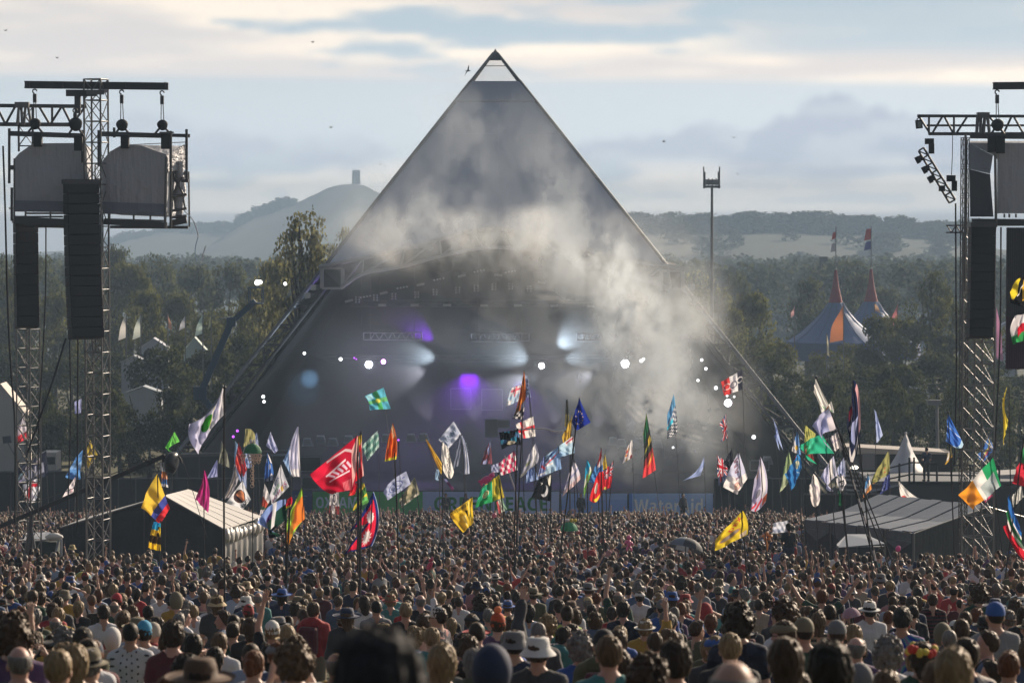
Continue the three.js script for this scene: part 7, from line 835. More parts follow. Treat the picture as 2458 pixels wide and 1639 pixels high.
// ---------------------------------------------------------------- people: one skin field per pose, meshed by surface nets; hair and clothes are shells of the same field
function surfaceNets(f, lo, hi, cell) {
  const nx = Math.ceil((hi[0] - lo[0]) / cell) + 1, ny = Math.ceil((hi[1] - lo[1]) / cell) + 1, nz = Math.ceil((hi[2] - lo[2]) / cell) + 1, val = new Float32Array(nx * ny * nz), at = (i, j, k) => (k * ny + j) * nx + i;
  for (let k = 0; k < nz; k++) for (let j = 0; j < ny; j++) for (let i = 0; i < nx; i++) val[at(i, j, k)] = f(lo[0] + i * cell, lo[1] + j * cell, lo[2] + k * cell);
  const vid = new Int32Array(nx * ny * nz).fill(-1), pos = [], idx = [];
  for (let k = 0; k + 1 < nz; k++) for (let j = 0; j + 1 < ny; j++) for (let i = 0; i + 1 < nx; i++) {
    let sx = 0, sy = 0, sz = 0, n = 0; const c = []; for (let q = 0; q < 8; q++) c.push(val[at(i + (q & 1), j + (q >> 1 & 1), k + (q >> 2))]);
    for (let a = 0; a < 8; a++) for (const bit of [1, 2, 4]) { if (a & bit) continue; const b = a | bit; if ((c[a] < 0) === (c[b] < 0)) continue; const t = c[a] / (c[a] - c[b]); sx += (a & 1) + (bit === 1 ? t : 0); sy += (a >> 1 & 1) + (bit === 2 ? t : 0); sz += (a >> 2) + (bit === 4 ? t : 0); n++; }
    if (n) { vid[at(i, j, k)] = pos.length / 3; pos.push(lo[0] + (i + sx / n) * cell, lo[1] + (j + sy / n) * cell, lo[2] + (k + sz / n) * cell); }
  }
  const quad = (a, b, c, d, flip) => { if (a < 0 || b < 0 || c < 0 || d < 0) return; flip ? idx.push(a, c, b, a, d, c) : idx.push(a, b, c, a, c, d); };
  for (let k = 1; k + 1 < nz; k++) for (let j = 1; j + 1 < ny; j++) for (let i = 1; i + 1 < nx; i++) {
    const v = val[at(i, j, k)] < 0;
    if (v !== val[at(i + 1, j, k)] < 0) quad(vid[at(i, j - 1, k - 1)], vid[at(i, j, k - 1)], vid[at(i, j, k)], vid[at(i, j - 1, k)], !v);
    if (v !== val[at(i, j + 1, k)] < 0) quad(vid[at(i - 1, j, k - 1)], vid[at(i - 1, j, k)], vid[at(i, j, k)], vid[at(i, j, k - 1)], !v);
    if (v !== val[at(i, j, k + 1)] < 0) quad(vid[at(i - 1, j - 1, k)], vid[at(i, j - 1, k)], vid[at(i, j, k)], vid[at(i - 1, j, k)], !v);
  }
  const g = new THREE.BufferGeometry(); g.setAttribute('position', new THREE.Float32BufferAttribute(pos, 3)); g.setIndex(idx); g.computeVertexNormals(); return g;
}
const smin = (a, b, k) => { const h = clamp(0.5 + 0.5 * (b - a) / k); return lerp(b, a, h) - k * h * (1 - h); };
function cap(px, py, pz, a, b, ra, rb, sz = 1) { const ax = a[0], ay = a[1], az = a[2], dx = b[0] - ax, dy = b[1] - ay, dz = (b[2] - az), qx = px - ax, qy = py - ay, qz = (pz - az) / sz; const t = clamp((qx * dx + qy * dy + (pz - az) * dz) / (dx * dx + dy * dy + dz * dz)); return Math.hypot(qx - dx * t, qy - dy * t, qz - dz * t / sz) - (ra + (rb - ra) * t); }
const ell = (x, y, z, cx, cy, cz, rx, ry, rz) => { const a = (x - cx) / rx, b = (y - cy) / ry, c = (z - cz) / rz, k = Math.hypot(a, b, c); return (k - 1) * Math.min(rx, ry, rz) * (k < 0.05 ? 1 : 1); };
// joints of a pose: the person faces -z, feet at y = 0
const ARMS = { down: [[0.228, 1.09, 0.03], [0.235, 0.85, -0.07]], front: [[0.222, 1.08, -0.04], [0.10, 1.06, -0.26]], up: [[0.30, 1.62, -0.06], [0.27, 1.90, -0.10]], high: [[0.22, 1.66, -0.10], [0.17, 1.95, -0.18]], head: [[0.37, 1.47, -0.12], [0.13, 1.60, -0.02]], phone: [[0.25, 1.20, -0.16], [0.13, 1.47, -0.30]], wide: [[0.40, 1.56, -0.03], [0.56, 1.82, -0.08]] };
function pose(left, right, o = {}) { const m = (p, s) => [p[0] * s, p[1], p[2]]; return { sh: [-1, 1].map((s) => [s * (o.w ?? 0.166), 1.36 + ((s < 0 ? left : right) === 'down' || (s < 0 ? left : right) === 'front' ? 0 : 0.035), 0.0]), el: [m(ARMS[left][0], -1), m(ARMS[right][0], 1)], wr: [m(ARMS[left][1], -1), m(ARMS[right][1], 1)], k: o.k ?? 1, fem: o.fem ?? 0 }; }
function torso(x, y, z, p) { let d = cap(x, y, z, [-0.058, 1.27, 0], [0.058, 1.27, 0], 0.118, 0.118, 0.8); d = smin(d, cap(x, y, z, [0, 1.22, 0], [0, 1.02, 0.0], 0.136 * p.k, 0.122 * p.k, 0.8), 0.06); d = smin(d, cap(x, y, z, [-0.06, 0.93, 0], [0.06, 0.93, 0], 0.125, 0.125, 0.85), 0.06); for (const s of [0, 1]) d = smin(d, cap(x, y, z, [p.sh[s][0] * 0.30, 1.415, 0.012], p.sh[s], 0.058, 0.052), 0.05); return d; }
function arm(x, y, z, p, s) { return Math.min(cap(x, y, z, p.sh[s], p.el[s], 0.056, 0.043), cap(x, y, z, p.el[s], p.wr[s], 0.043, 0.028)); }
const legs = (x, y, z) => Math.min(...[-1, 1].map((s) => smin(cap(x, y, z, [s * 0.09, 0.90, 0], [s * 0.105, 0.49, -0.01], 0.092, 0.06), cap(x, y, z, [s * 0.105, 0.49, -0.01], [s * 0.11, 0.08, 0.03], 0.06, 0.04), 0.03)));
const feet = (x, y, z) => Math.min(...[-1, 1].map((s) => cap(x, y, z, [s * 0.11, 0.05, 0.05], [s * 0.125, 0.04, -0.13], 0.045, 0.036)));
const HC = 1.585; // the centre of the head
function skull(x, y, z) { y -= HC; let d = ell(x, y, z, 0, 0.035, 0.012, 0.076, 0.098, 0.096); d = smin(d, ell(x, y, z, 0, -0.045, -0.028, 0.058, 0.066, 0.066), 0.03); return d; }
function headField(x, y, z) {
  let d = skull(x, y, z); const hy = y - HC;
  d = smin(d, cap(x, hy, z, [0, 0.012, -0.092], [0, -0.026, -0.112], 0.009, 0.014), 0.014); d = smin(d, cap(x, hy, z, [-0.018, -0.052, -0.086], [0.018, -0.052, -0.086], 0.008, 0.008), 0.012); d = smin(d, cap(x, hy, z, [0, -0.1, -0.072], [0, -0.1, -0.07], 0.016, 0.016), 0.02);
  for (const s of [-1, 1]) { d = -smin(-d, Math.hypot(x - s * 0.031, hy - 0.012, z + 0.1) - 0.016, 0.014); d = Math.min(d, Math.hypot(x - s * 0.031, hy - 0.011, z + 0.078) - 0.0125); d = smin(d, cap(x, hy, z, [s * 0.016, 0.033, -0.086], [s * 0.045, 0.032, -0.076], 0.007, 0.006), 0.012); d = smin(d, ell(x, hy, z, s * 0.080, -0.004, 0.012, 0.012, 0.032, 0.020), 0.008); }
  return smin(d, cap(x, y, z, [0, 1.53, 0.015], [0, 1.39, 0.02], 0.05, 0.062), 0.035);
}
function handField(x, y, z, p, s) { // palm, thumb and four fingers that follow the forearm
  const w = p.wr[s], e = p.el[s]; let ux = w[0] - e[0], uy = w[1] - e[1], uz = w[2] - e[2]; const l = Math.hypot(ux, uy, uz); ux /= l; uy /= l; uz /= l; const sg = s ? 1 : -1; let vx = uy * sg, vy = -ux * sg, vz = 0; const vl = Math.hypot(vx, vy) || 1; vx /= vl; vy /= vl; const nx = uy * vz - uz * vy, ny = uz * vx - ux * vz, nz = ux * vy - uy * vx; const q = (a, b, c) => [w[0] + ux * a + vx * b + nx * c, w[1] + uy * a + vy * b + ny * c, w[2] + uz * a + vz * b + nz * c];
  let d = Math.min(cap(x, y, z, q(0, 0.0, 0), q(0.075, 0.018, 0), 0.026, 0.020), cap(x, y, z, q(0, 0, 0), q(0.072, -0.022, 0), 0.026, 0.018));
  d = smin(d, cap(x, y, z, q(0.02, -0.03, 0), q(0.066, -0.062, 0.012), 0.014, 0.010), 0.012);
  for (let i = 0; i < 4; i++) { const b = -0.03 + i * 0.020, len = [0.066, 0.078, 0.072, 0.054][i], m = q(0.08 + len * 0.55, b * 1.15, 0.010); d = Math.min(d, cap(x, y, z, q(0.07, b, 0), m, 0.010, 0.0088), cap(x, y, z, m, q(0.08 + len, b * 1.2, 0.03), 0.0088, 0.0075)); }
  return d;
}
function bodyGeo(p, fine) {
  const body = (x, y, z) => { let d = torso(x, y, z, p); d = smin(d, legs(x, y, z), 0.05); d = smin(d, feet(x, y, z), 0.02); for (const s of [0, 1]) d = smin(d, arm(x, y, z, p, s), 0.035); return smin(d, cap(x, y, z, [0, 1.50, 0.02], [0, 1.36, 0.015], 0.052, 0.07), 0.05); };
  const X = Math.max(0.36, Math.abs(p.wr[0][0]), Math.abs(p.wr[1][0]), Math.abs(p.el[0][0]), Math.abs(p.el[1][0])) + 0.1, Yt = Math.max(1.52, p.wr[0][1], p.wr[1][1], p.el[0][1], p.el[1][1]) + 0.08;
  const gs = [surfaceNets(body, [-X, -0.04, -0.42], [X, Yt, 0.26], fine ? 0.021 : 0.042), surfaceNets(headField, [-0.14, 1.40, -0.17], [0.14, 1.76, 0.17], fine ? 0.0082 : 0.026)];
  for (const s of [0, 1]) { const w = p.wr[s]; gs.push(surfaceNets((x, y, z) => handField(x, y, z, p, s), w.map((c) => c - 0.2), w.map((c) => c + 0.2), fine ? 0.0085 : 0.021)); }
  return mergeGeometries(gs);
}
function shirtGeo(p, fine, o = {}) { // sleeves end at a cuff, the neck is open
  const off = o.loose ?? 0.016, sl = o.sleeve ?? 0.55;
  const f = (x, y, z) => { let d = torso(x, y, z, p); for (const s of [0, 1]) { const a = p.sh[s], b = p.el[s], e = [lerp(a[0], b[0], Math.min(1, sl)), lerp(a[1], b[1], Math.min(1, sl)), lerp(a[2], b[2], Math.min(1, sl))]; d = smin(d, cap(x, y, z, a, e, 0.056, 0.055), 0.03); if (sl > 1) { const e = p.el[s], w = p.wr[s]; d = smin(d, cap(x, y, z, e, [lerp(e[0], w[0], 0.82), lerp(e[1], w[1], 0.82), lerp(e[2], w[2], 0.82)], 0.05, 0.038), 0.02); } } if (o.hood) d = smin(d, ell(x, y, z, 0, 1.43, 0.085, 0.12, 0.07, 0.06), 0.04); d -= off + (fine ? 0.015 * (fbm(x * 8 + y * 5 + (o.seed ?? 0), y * 9 - x * 4, z * 8, 3) - 0.5) * 2 : 0); const neck = Math.hypot(x, (y - 1.50) * 0.9, z - 0.005) - (o.hood ? 0.062 : 0.084); return Math.max(d, 0.80 - y, -neck); };
  const X = Math.max(0.3, Math.abs(p.el[0][0]), Math.abs(p.el[1][0]), sl > 1 ? Math.abs(p.wr[0][0]) : 0, sl > 1 ? Math.abs(p.wr[1][0]) : 0) + 0.12, Yt = Math.max(1.5, p.el[0][1], p.el[1][1], sl > 1 ? p.wr[0][1] : 0) + 0.1;
  const g = surfaceNets(f, [-X, 0.74, -0.36], [X, Yt, 0.26], fine ? 0.0195 : 0.042); return uvXY(g);
}
function uvXY(g) { const p = g.attributes.position, uv = []; for (let i = 0; i < p.count; i++) uv.push(Math.atan2(p.getX(i), p.getZ(i)) * 0.16 / 0.6, p.getY(i) / 0.6); g.setAttribute('uv', new THREE.Float32BufferAttribute(uv, 2)); return g; }
const trouserGeo = (fine) => surfaceNets((x, y, z) => Math.max(smin(legs(x, y, z), cap(x, y, z, [-0.06, 0.93, 0], [0.06, 0.93, 0], 0.128, 0.128, 0.85), 0.05) - 0.014, 0.10 - y, y - 0.98), [-0.3, 0.04, -0.22], [0.3, 1.04, 0.22], fine ? 0.026 : 0.05);
const shoeGeo = surfaceNets((x, y, z) => feet(x, y, z) - 0.012, [-0.24, -0.03, -0.24], [0.24, 0.16, 0.16], 0.022);
// hair: a shell over the skull, cut along the hairline, broken into locks by noise
const HAIR = {
  short: { t: 0.017, nape: -0.055, n: 0.020 }, crop: { t: 0.008, nape: -0.06, n: 0.006 }, thick: { t: 0.030, nape: -0.07, n: 0.030, top: 0.012 }, quiff: { t: 0.018, nape: -0.05, n: 0.02, q: 1 }, long: { t: 0.020, nape: -0.30, n: 0.026, fall: 1 }, bob: { t: 0.026, nape: -0.135, n: 0.024, fall: 0.6 }, curly: { t: 0.052, nape: -0.10, n: 0.06, f: 34 }, afro: { t: 0.082, nape: -0.07, n: 0.07, f: 26 }, bun: { t: 0.014, nape: -0.06, n: 0.016, bun: 1 }, tail: { t: 0.014, nape: -0.06, n: 0.016, tail: 1 }, balding: { t: 0.010, nape: -0.06, n: 0.01, bald: 1 },
};
function hairGeo(kind, fine, seed = 0) {
  const h = HAIR[kind], f = (x, y, z) => {
    const hy = y - HC; let d = skull(x, y, z) - h.t;
    if (h.top) d = smin(d, ell(x, hy, z, 0, 0.10, 0.0, 0.075, 0.045 + h.top, 0.085), 0.03); if (h.q) d = smin(d, ell(x, hy, z, 0.0, 0.115, -0.045, 0.06, 0.04, 0.055), 0.03);
    if (h.fall) d = smin(d, cap(x, hy, z, [0, -0.02, 0.055], [0, h.nape + 0.03, 0.085], 0.082, 0.07 * h.fall + 0.012, 0.62), 0.04);
    if (h.bun) d = smin(d, Math.hypot(x, hy - 0.115, z - 0.065) - 0.046, 0.02); if (h.tail) { d = smin(d, Math.hypot(x, hy - 0.05, z - 0.115) - 0.026, 0.02); d = smin(d, cap(x, hy, z, [0, 0.05, 0.12], [0.01, -0.17, 0.13], 0.034, 0.016), 0.02); }
    const fq = h.f ?? 64; if (fine) d -= h.n * (h.f ? 1.7 : 1.25) * (fbm(x * fq + seed, y * fq * (h.f ? 1 : 0.3), z * fq + seed, 3) - 0.5) + 0.008 * (noise3(x * 14 + seed, y * 14, z * 14) - 0.5); else d -= (h.n + 0.008) * 1.2 * (fbm(x * 22 + seed, y * 15, z * 22, 2) - 0.5);
    const face = (hy - 0.075) * 0.8 + (z + 0.035) * (h.fall ? 0.75 : 1.0) > 0 ? -1 : 1; const cut = -((hy - 0.075) * 0.62 + (z + 0.028)) * 0.85; // the hairline: above the brow and behind the ears
    d = Math.max(d, cut); d = Math.max(d, h.nape - hy); if (!h.fall) d = Math.max(d, -(hy + 0.02 + 0.045 * smooth(0.03, 0.075, z)) - 0.02); if (h.bald) d = Math.max(d, hy - 0.075); return d;
  };
  const g = surfaceNets(f, [-0.2, HC + Math.min(h.nape, -0.1) - 0.04, -0.2], [0.2, HC + 0.26, 0.24], fine ? (kind === 'afro' || kind === 'curly' ? 0.011 : 0.0095) : 0.021);
  const p = g.attributes.position, uv = []; for (let i = 0; i < p.count; i++) uv.push(Math.atan2(p.getX(i), p.getZ(i)) / 6.283, (p.getY(i) - HC) * 2); g.setAttribute('uv', new THREE.Float32BufferAttribute(uv, 2)); return g;
}
const lathe = (pts, n, sx = 0.85, rx = 0) => { const g = new THREE.LatheGeometry(pts.map(([x, y]) => new THREE.Vector2(x, y)), n); g.scale(sx, 1, 1); g.rotateX(rx); g.translate(0, HC, 0.012); g.deleteAttribute('uv'); return g; };
function hatGeo(kind, fine) { const n = fine ? 22 : 9; switch (kind) {
  case 'cap': { const d = lathe([[0.108, 0.03], [0.109, 0.06], [0.098, 0.10], [0.07, 0.135], [0.03, 0.152], [0.001, 0.155]], n, 0.84), b = new THREE.CylinderGeometry(0.11, 0.112, 0.008, n, 1, false, 0, Math.PI); b.deleteAttribute('uv'); b.rotateY(Math.PI / 2); b.scale(0.72, 1, 0.9); b.rotateX(-0.15); b.translate(0, HC + 0.04, -0.075); return mergeGeometries([d, b].map((g) => g.index ? g.toNonIndexed() : g)); }
  case 'bucket': return lathe([[0.165, 0.0], [0.16, 0.008], [0.112, 0.055], [0.104, 0.10], [0.096, 0.135], [0.06, 0.145], [0.001, 0.147]], n, 0.9);
  case 'fedora': return lathe([[0.185, 0.045], [0.18, 0.038], [0.108, 0.048], [0.104, 0.11], [0.088, 0.148], [0.05, 0.142], [0.001, 0.132]], n, 0.84, 0.06);
  case 'wide': return lathe([[0.225, 0.05], [0.21, 0.035], [0.11, 0.048], [0.106, 0.10], [0.09, 0.145], [0.04, 0.155], [0.001, 0.15]], n, 0.88, 0.04);
  case 'beanie': return lathe([[0.102, 0.01], [0.112, 0.02], [0.112, 0.05], [0.106, 0.055], [0.104, 0.09], [0.085, 0.135], [0.045, 0.165], [0.001, 0.172]], n, 0.84, 0.1);
  case 'flat': return lathe([[0.118, 0.045], [0.128, 0.06], [0.125, 0.08], [0.09, 0.115], [0.04, 0.128], [0.001, 0.13]], n, 0.86, -0.1);
  case 'hood': return surfaceNets((x, y, z) => Math.max(skull(x, y, z) - 0.038, -(skull(x, y, z) - 0.022), -((y - HC - 0.02) * 0.5 + (z + 0.05))), [-0.16, HC - 0.16, -0.18], [0.16, HC + 0.2, 0.18], fine ? 0.011 : 0.03); } }
const cache = new Map(), memo = (k, f) => { if (!cache.has(k)) cache.set(k, f()); return cache.get(k); };
const POSES = { rest: pose('down', 'down'), front: pose('front', 'front'), stout: pose('down', 'down', { k: 1.14, w: 0.176 }), slim: pose('front', 'down', { k: 0.9, w: 0.150 }), phone: pose('phone', 'phone'), onearm: pose('down', 'up'), leftarm: pose('high', 'down'), both: pose('wide', 'wide'), cheer: pose('up', 'high'), hands: pose('head', 'head'), head: pose('down', 'head') };
const patt = (f) => dataTex(128, 128, f, true, true);
const PATT = { stripes: patt((x, y) => { const k = (y * 9) % 1 < 0.5 ? 0.95 : 0.28; return [k, k, k]; }), floral: patt((x, y) => { const n = fbm(x * 9, y * 9, 3, 2), m = noise3(x * 14, y * 14, 9); return n > 0.56 ? [0.95, 0.9, 0.85] : m > 0.6 ? [0.5, 0.62, 0.7] : [0.24, 0.28, 0.42]; }), dots: patt((x, y) => { const a = (x * 8) % 1 - 0.5, b = (y * 8 + (Math.floor(x * 8) % 2) * 0.5) % 1 - 0.5; const k = a * a + b * b < 0.03 ? 0.2 : 0.97; return [k, k, k]; }), check: patt((x, y) => { const k = 0.5 + 0.25 * ((x * 8) % 1 < 0.4) + 0.25 * ((y * 8) % 1 < 0.4); return [k, k, k]; }), tiedye: patt((x, y) => { const r = Math.sin(30 * Math.hypot(x - 0.5, y - 0.5) + 5 * fbm(x * 5, y * 5, 1, 3)); return [0.55 + 0.4 * r, 0.6 + 0.35 * Math.sin(r * 2 + 1), 0.85]; }) };
const SHIRTS = [['black', 0.016, 0.016, 0.018], ['charcoal', 0.045, 0.047, 0.052], ['navy', 0.022, 0.032, 0.075], ['white', 0.62, 0.62, 0.64], ['grey', 0.22, 0.225, 0.235], ['pale blue', 0.30, 0.37, 0.50], ['denim blue', 0.065, 0.105, 0.19], ['maroon', 0.10, 0.018, 0.026], ['red', 0.34, 0.028, 0.03], ['teal', 0.06, 0.22, 0.22], ['olive', 0.085, 0.088, 0.045], ['dark green', 0.02, 0.065, 0.038], ['purple', 0.09, 0.045, 0.12], ['beige', 0.38, 0.32, 0.24], ['royal blue', 0.03, 0.09, 0.33], ['dusty pink', 0.42, 0.21, 0.22], ['mustard', 0.38, 0.24, 0.035]];
const HAIRC = [['black', 0.010, 0.009, 0.009], ['dark brown', 0.032, 0.020, 0.013], ['brown', 0.070, 0.040, 0.022], ['light brown', 0.14, 0.085, 0.045], ['blonde', 0.32, 0.225, 0.115], ['grey', 0.23, 0.22, 0.21], ['ginger', 0.17, 0.055, 0.018]];
const HATC = [['straw', 0.48, 0.37, 0.20], ['black', 0.015, 0.015, 0.016], ['white', 0.62, 0.61, 0.58], ['khaki', 0.17, 0.145, 0.09], ['grey', 0.16, 0.16, 0.165], ['navy', 0.02, 0.03, 0.07], ['red', 0.32, 0.03, 0.03], ['blue', 0.03, 0.10, 0.34], ['brown', 0.10, 0.055, 0.03]];
const SKINS = [[0.46, 0.265, 0.185], [0.50, 0.31, 0.225], [0.40, 0.22, 0.145], [0.28, 0.145, 0.085], [0.52, 0.30, 0.235], [0.09, 0.05, 0.034]];
const skinM = SKINS.map((c) => pmat(rgb(...c), { roughness: 0.55, sheen: 0 })), strand = dataTex(256, 256, (x, y) => { const n = 0.55 * noise3(x * 90, y * 7, 1) + 0.45 * noise3(x * 38, y * 4, 5); return [0.35 + 0.65 * n, 0.35 + 0.65 * n, 0.35 + 0.65 * n]; }, false, true), hairM = HAIRC.map(([, ...c]) => pmat(rgb(...c.map((q) => q * 0.95)), { roughness: 0.56, map: strand, bumpMap: strand, bumpScale: 0.004, sheen: 0.9, sheenColor: rgb(0.9, 0.58, 0.32), sheenRoughness: 0.32, specularIntensity: 0.6, specularColor: rgb(1, 0.8, 0.6) })), shirtM = new Map(), hatM = HATC.map(([, ...c]) => mat(rgb(...c), { roughness: 0.8 })), TROUSER = [mat(rgb(0.03, 0.04, 0.075)), mat(rgb(0.02, 0.02, 0.022)), mat(rgb(0.2, 0.17, 0.12))], SHOE = mat(rgb(0.03, 0.028, 0.026));
const clothM = (i, p) => { const k = i + (p ?? ''); if (!shirtM.has(k)) shirtM.set(k, pmat(rgb(...SHIRTS[i].slice(1)), { roughness: 0.85, map: p ? PATT[p] : null, bumpMap: wrinkle, bumpScale: 0.03, sheen: 0.6, sheenColor: rgb(0.8, 0.75, 0.7), sheenRoughness: 0.5 })); return shirtM.get(k); };
const find = (list, n) => list.findIndex((q) => q[0] === n);
function person(o, label, group) { // o: x, d (distance), h, yaw, pose, hair, hairC, hat, hatC, shirt, pat, sleeve, skin, lift
  const t = thing('person', label, 'person', [o.x, gh(o.d) + (o.lift ?? 0), -o.d], 0, group), p = POSES[o.pose], k = o.h / 1.72; scene.remove(t); used.set('person', used.get('person') - 1); if (used.get('person') === 0) used.delete('person');
  const b = mesh('person', memo('b' + o.pose, () => bodyGeo(p, true)), skinM[o.skin], null); b.position.copy(t.position); b.rotation.y = o.yaw; b.scale.setScalar(k); tag(b, label, 'person', group);
  const sk = `s${o.pose}${o.sleeve}${o.hood ?? ''}`; mesh(o.sleeve > 1 ? 'jacket' : 'shirt', memo(sk, () => shirtGeo(p, true, { sleeve: o.sleeve, hood: o.hood, loose: o.sleeve > 1 ? 0.024 : 0.016, seed: sk.length })), o.shirtM ?? clothM(o.shirt, o.pat), b);
  mesh('trousers', memo('tr', () => trouserGeo(true)), TROUSER[o.legs ?? 0], b); mesh('shoes', shoeGeo, SHOE, b);
  if (o.hair) mesh('hair', memo('h' + o.hair + (o.hv ?? 0), () => hairGeo(o.hair, true, (o.hv ?? 0) * 13)), o.hairM ?? hairM[o.hairC], b);
  if (o.hat) mesh(o.hat === 'hood' ? 'hood' : 'hat', memo('hat' + o.hat, () => hatGeo(o.hat, true)), o.hatM ?? hatM[o.hatC], b);
  if (o.hat === 'fedora' || o.hat === 'wide') { const g = memo('band' + o.hat, () => lathe([[0.111, 0.05], [0.109, 0.075]], 22, 0.845, 0.05)); mesh('hat_band', g, BLACK, b); }
  if (o.bag) { const g = memo('bag' + o.bag, () => { const q = new RoundedBoxGeometry(0.28, 0.40, 0.14, 3, 0.05); q.translate(0, 1.20, 0.21); return q; }); mesh('backpack', g, clothM([0, 1, 2, 10, 7][o.bag % 5]), b); for (const s of [-1, 1]) mesh('strap', memo('strap' + s, () => new THREE.TubeGeometry(new THREE.CatmullRomCurve3([V(s * 0.10, 1.36, 0.15), V(s * 0.115, 1.47, 0.03), V(s * 0.115, 1.36, -0.13)]), 10, 0.018, 6)), clothM(0), b); }
  if (o.glasses) for (const s of [-1, 1]) { mesh('sunglasses', memo('gl' + s, () => { const q = new THREE.SphereGeometry(0.02, 10, 8); q.scale(1, 0.8, 0.35); q.translate(s * 0.031, HC + 0.012, -0.098); return q; }), BLACK, b); mesh('glasses_arm', memo('ga' + s, () => { const q = new THREE.BoxGeometry(0.004, 0.006, 0.1); q.translate(s * 0.078, HC + 0.016, -0.05); return q; }), BLACK, b); }
  if (o.pose === 'phone') mesh('phone', memo('phone', () => { const q = new RoundedBoxGeometry(0.15, 0.075, 0.01, 2, 0.004); q.translate(0, 1.50, -0.33); return q; }), BLACK, b);
  return b;
}
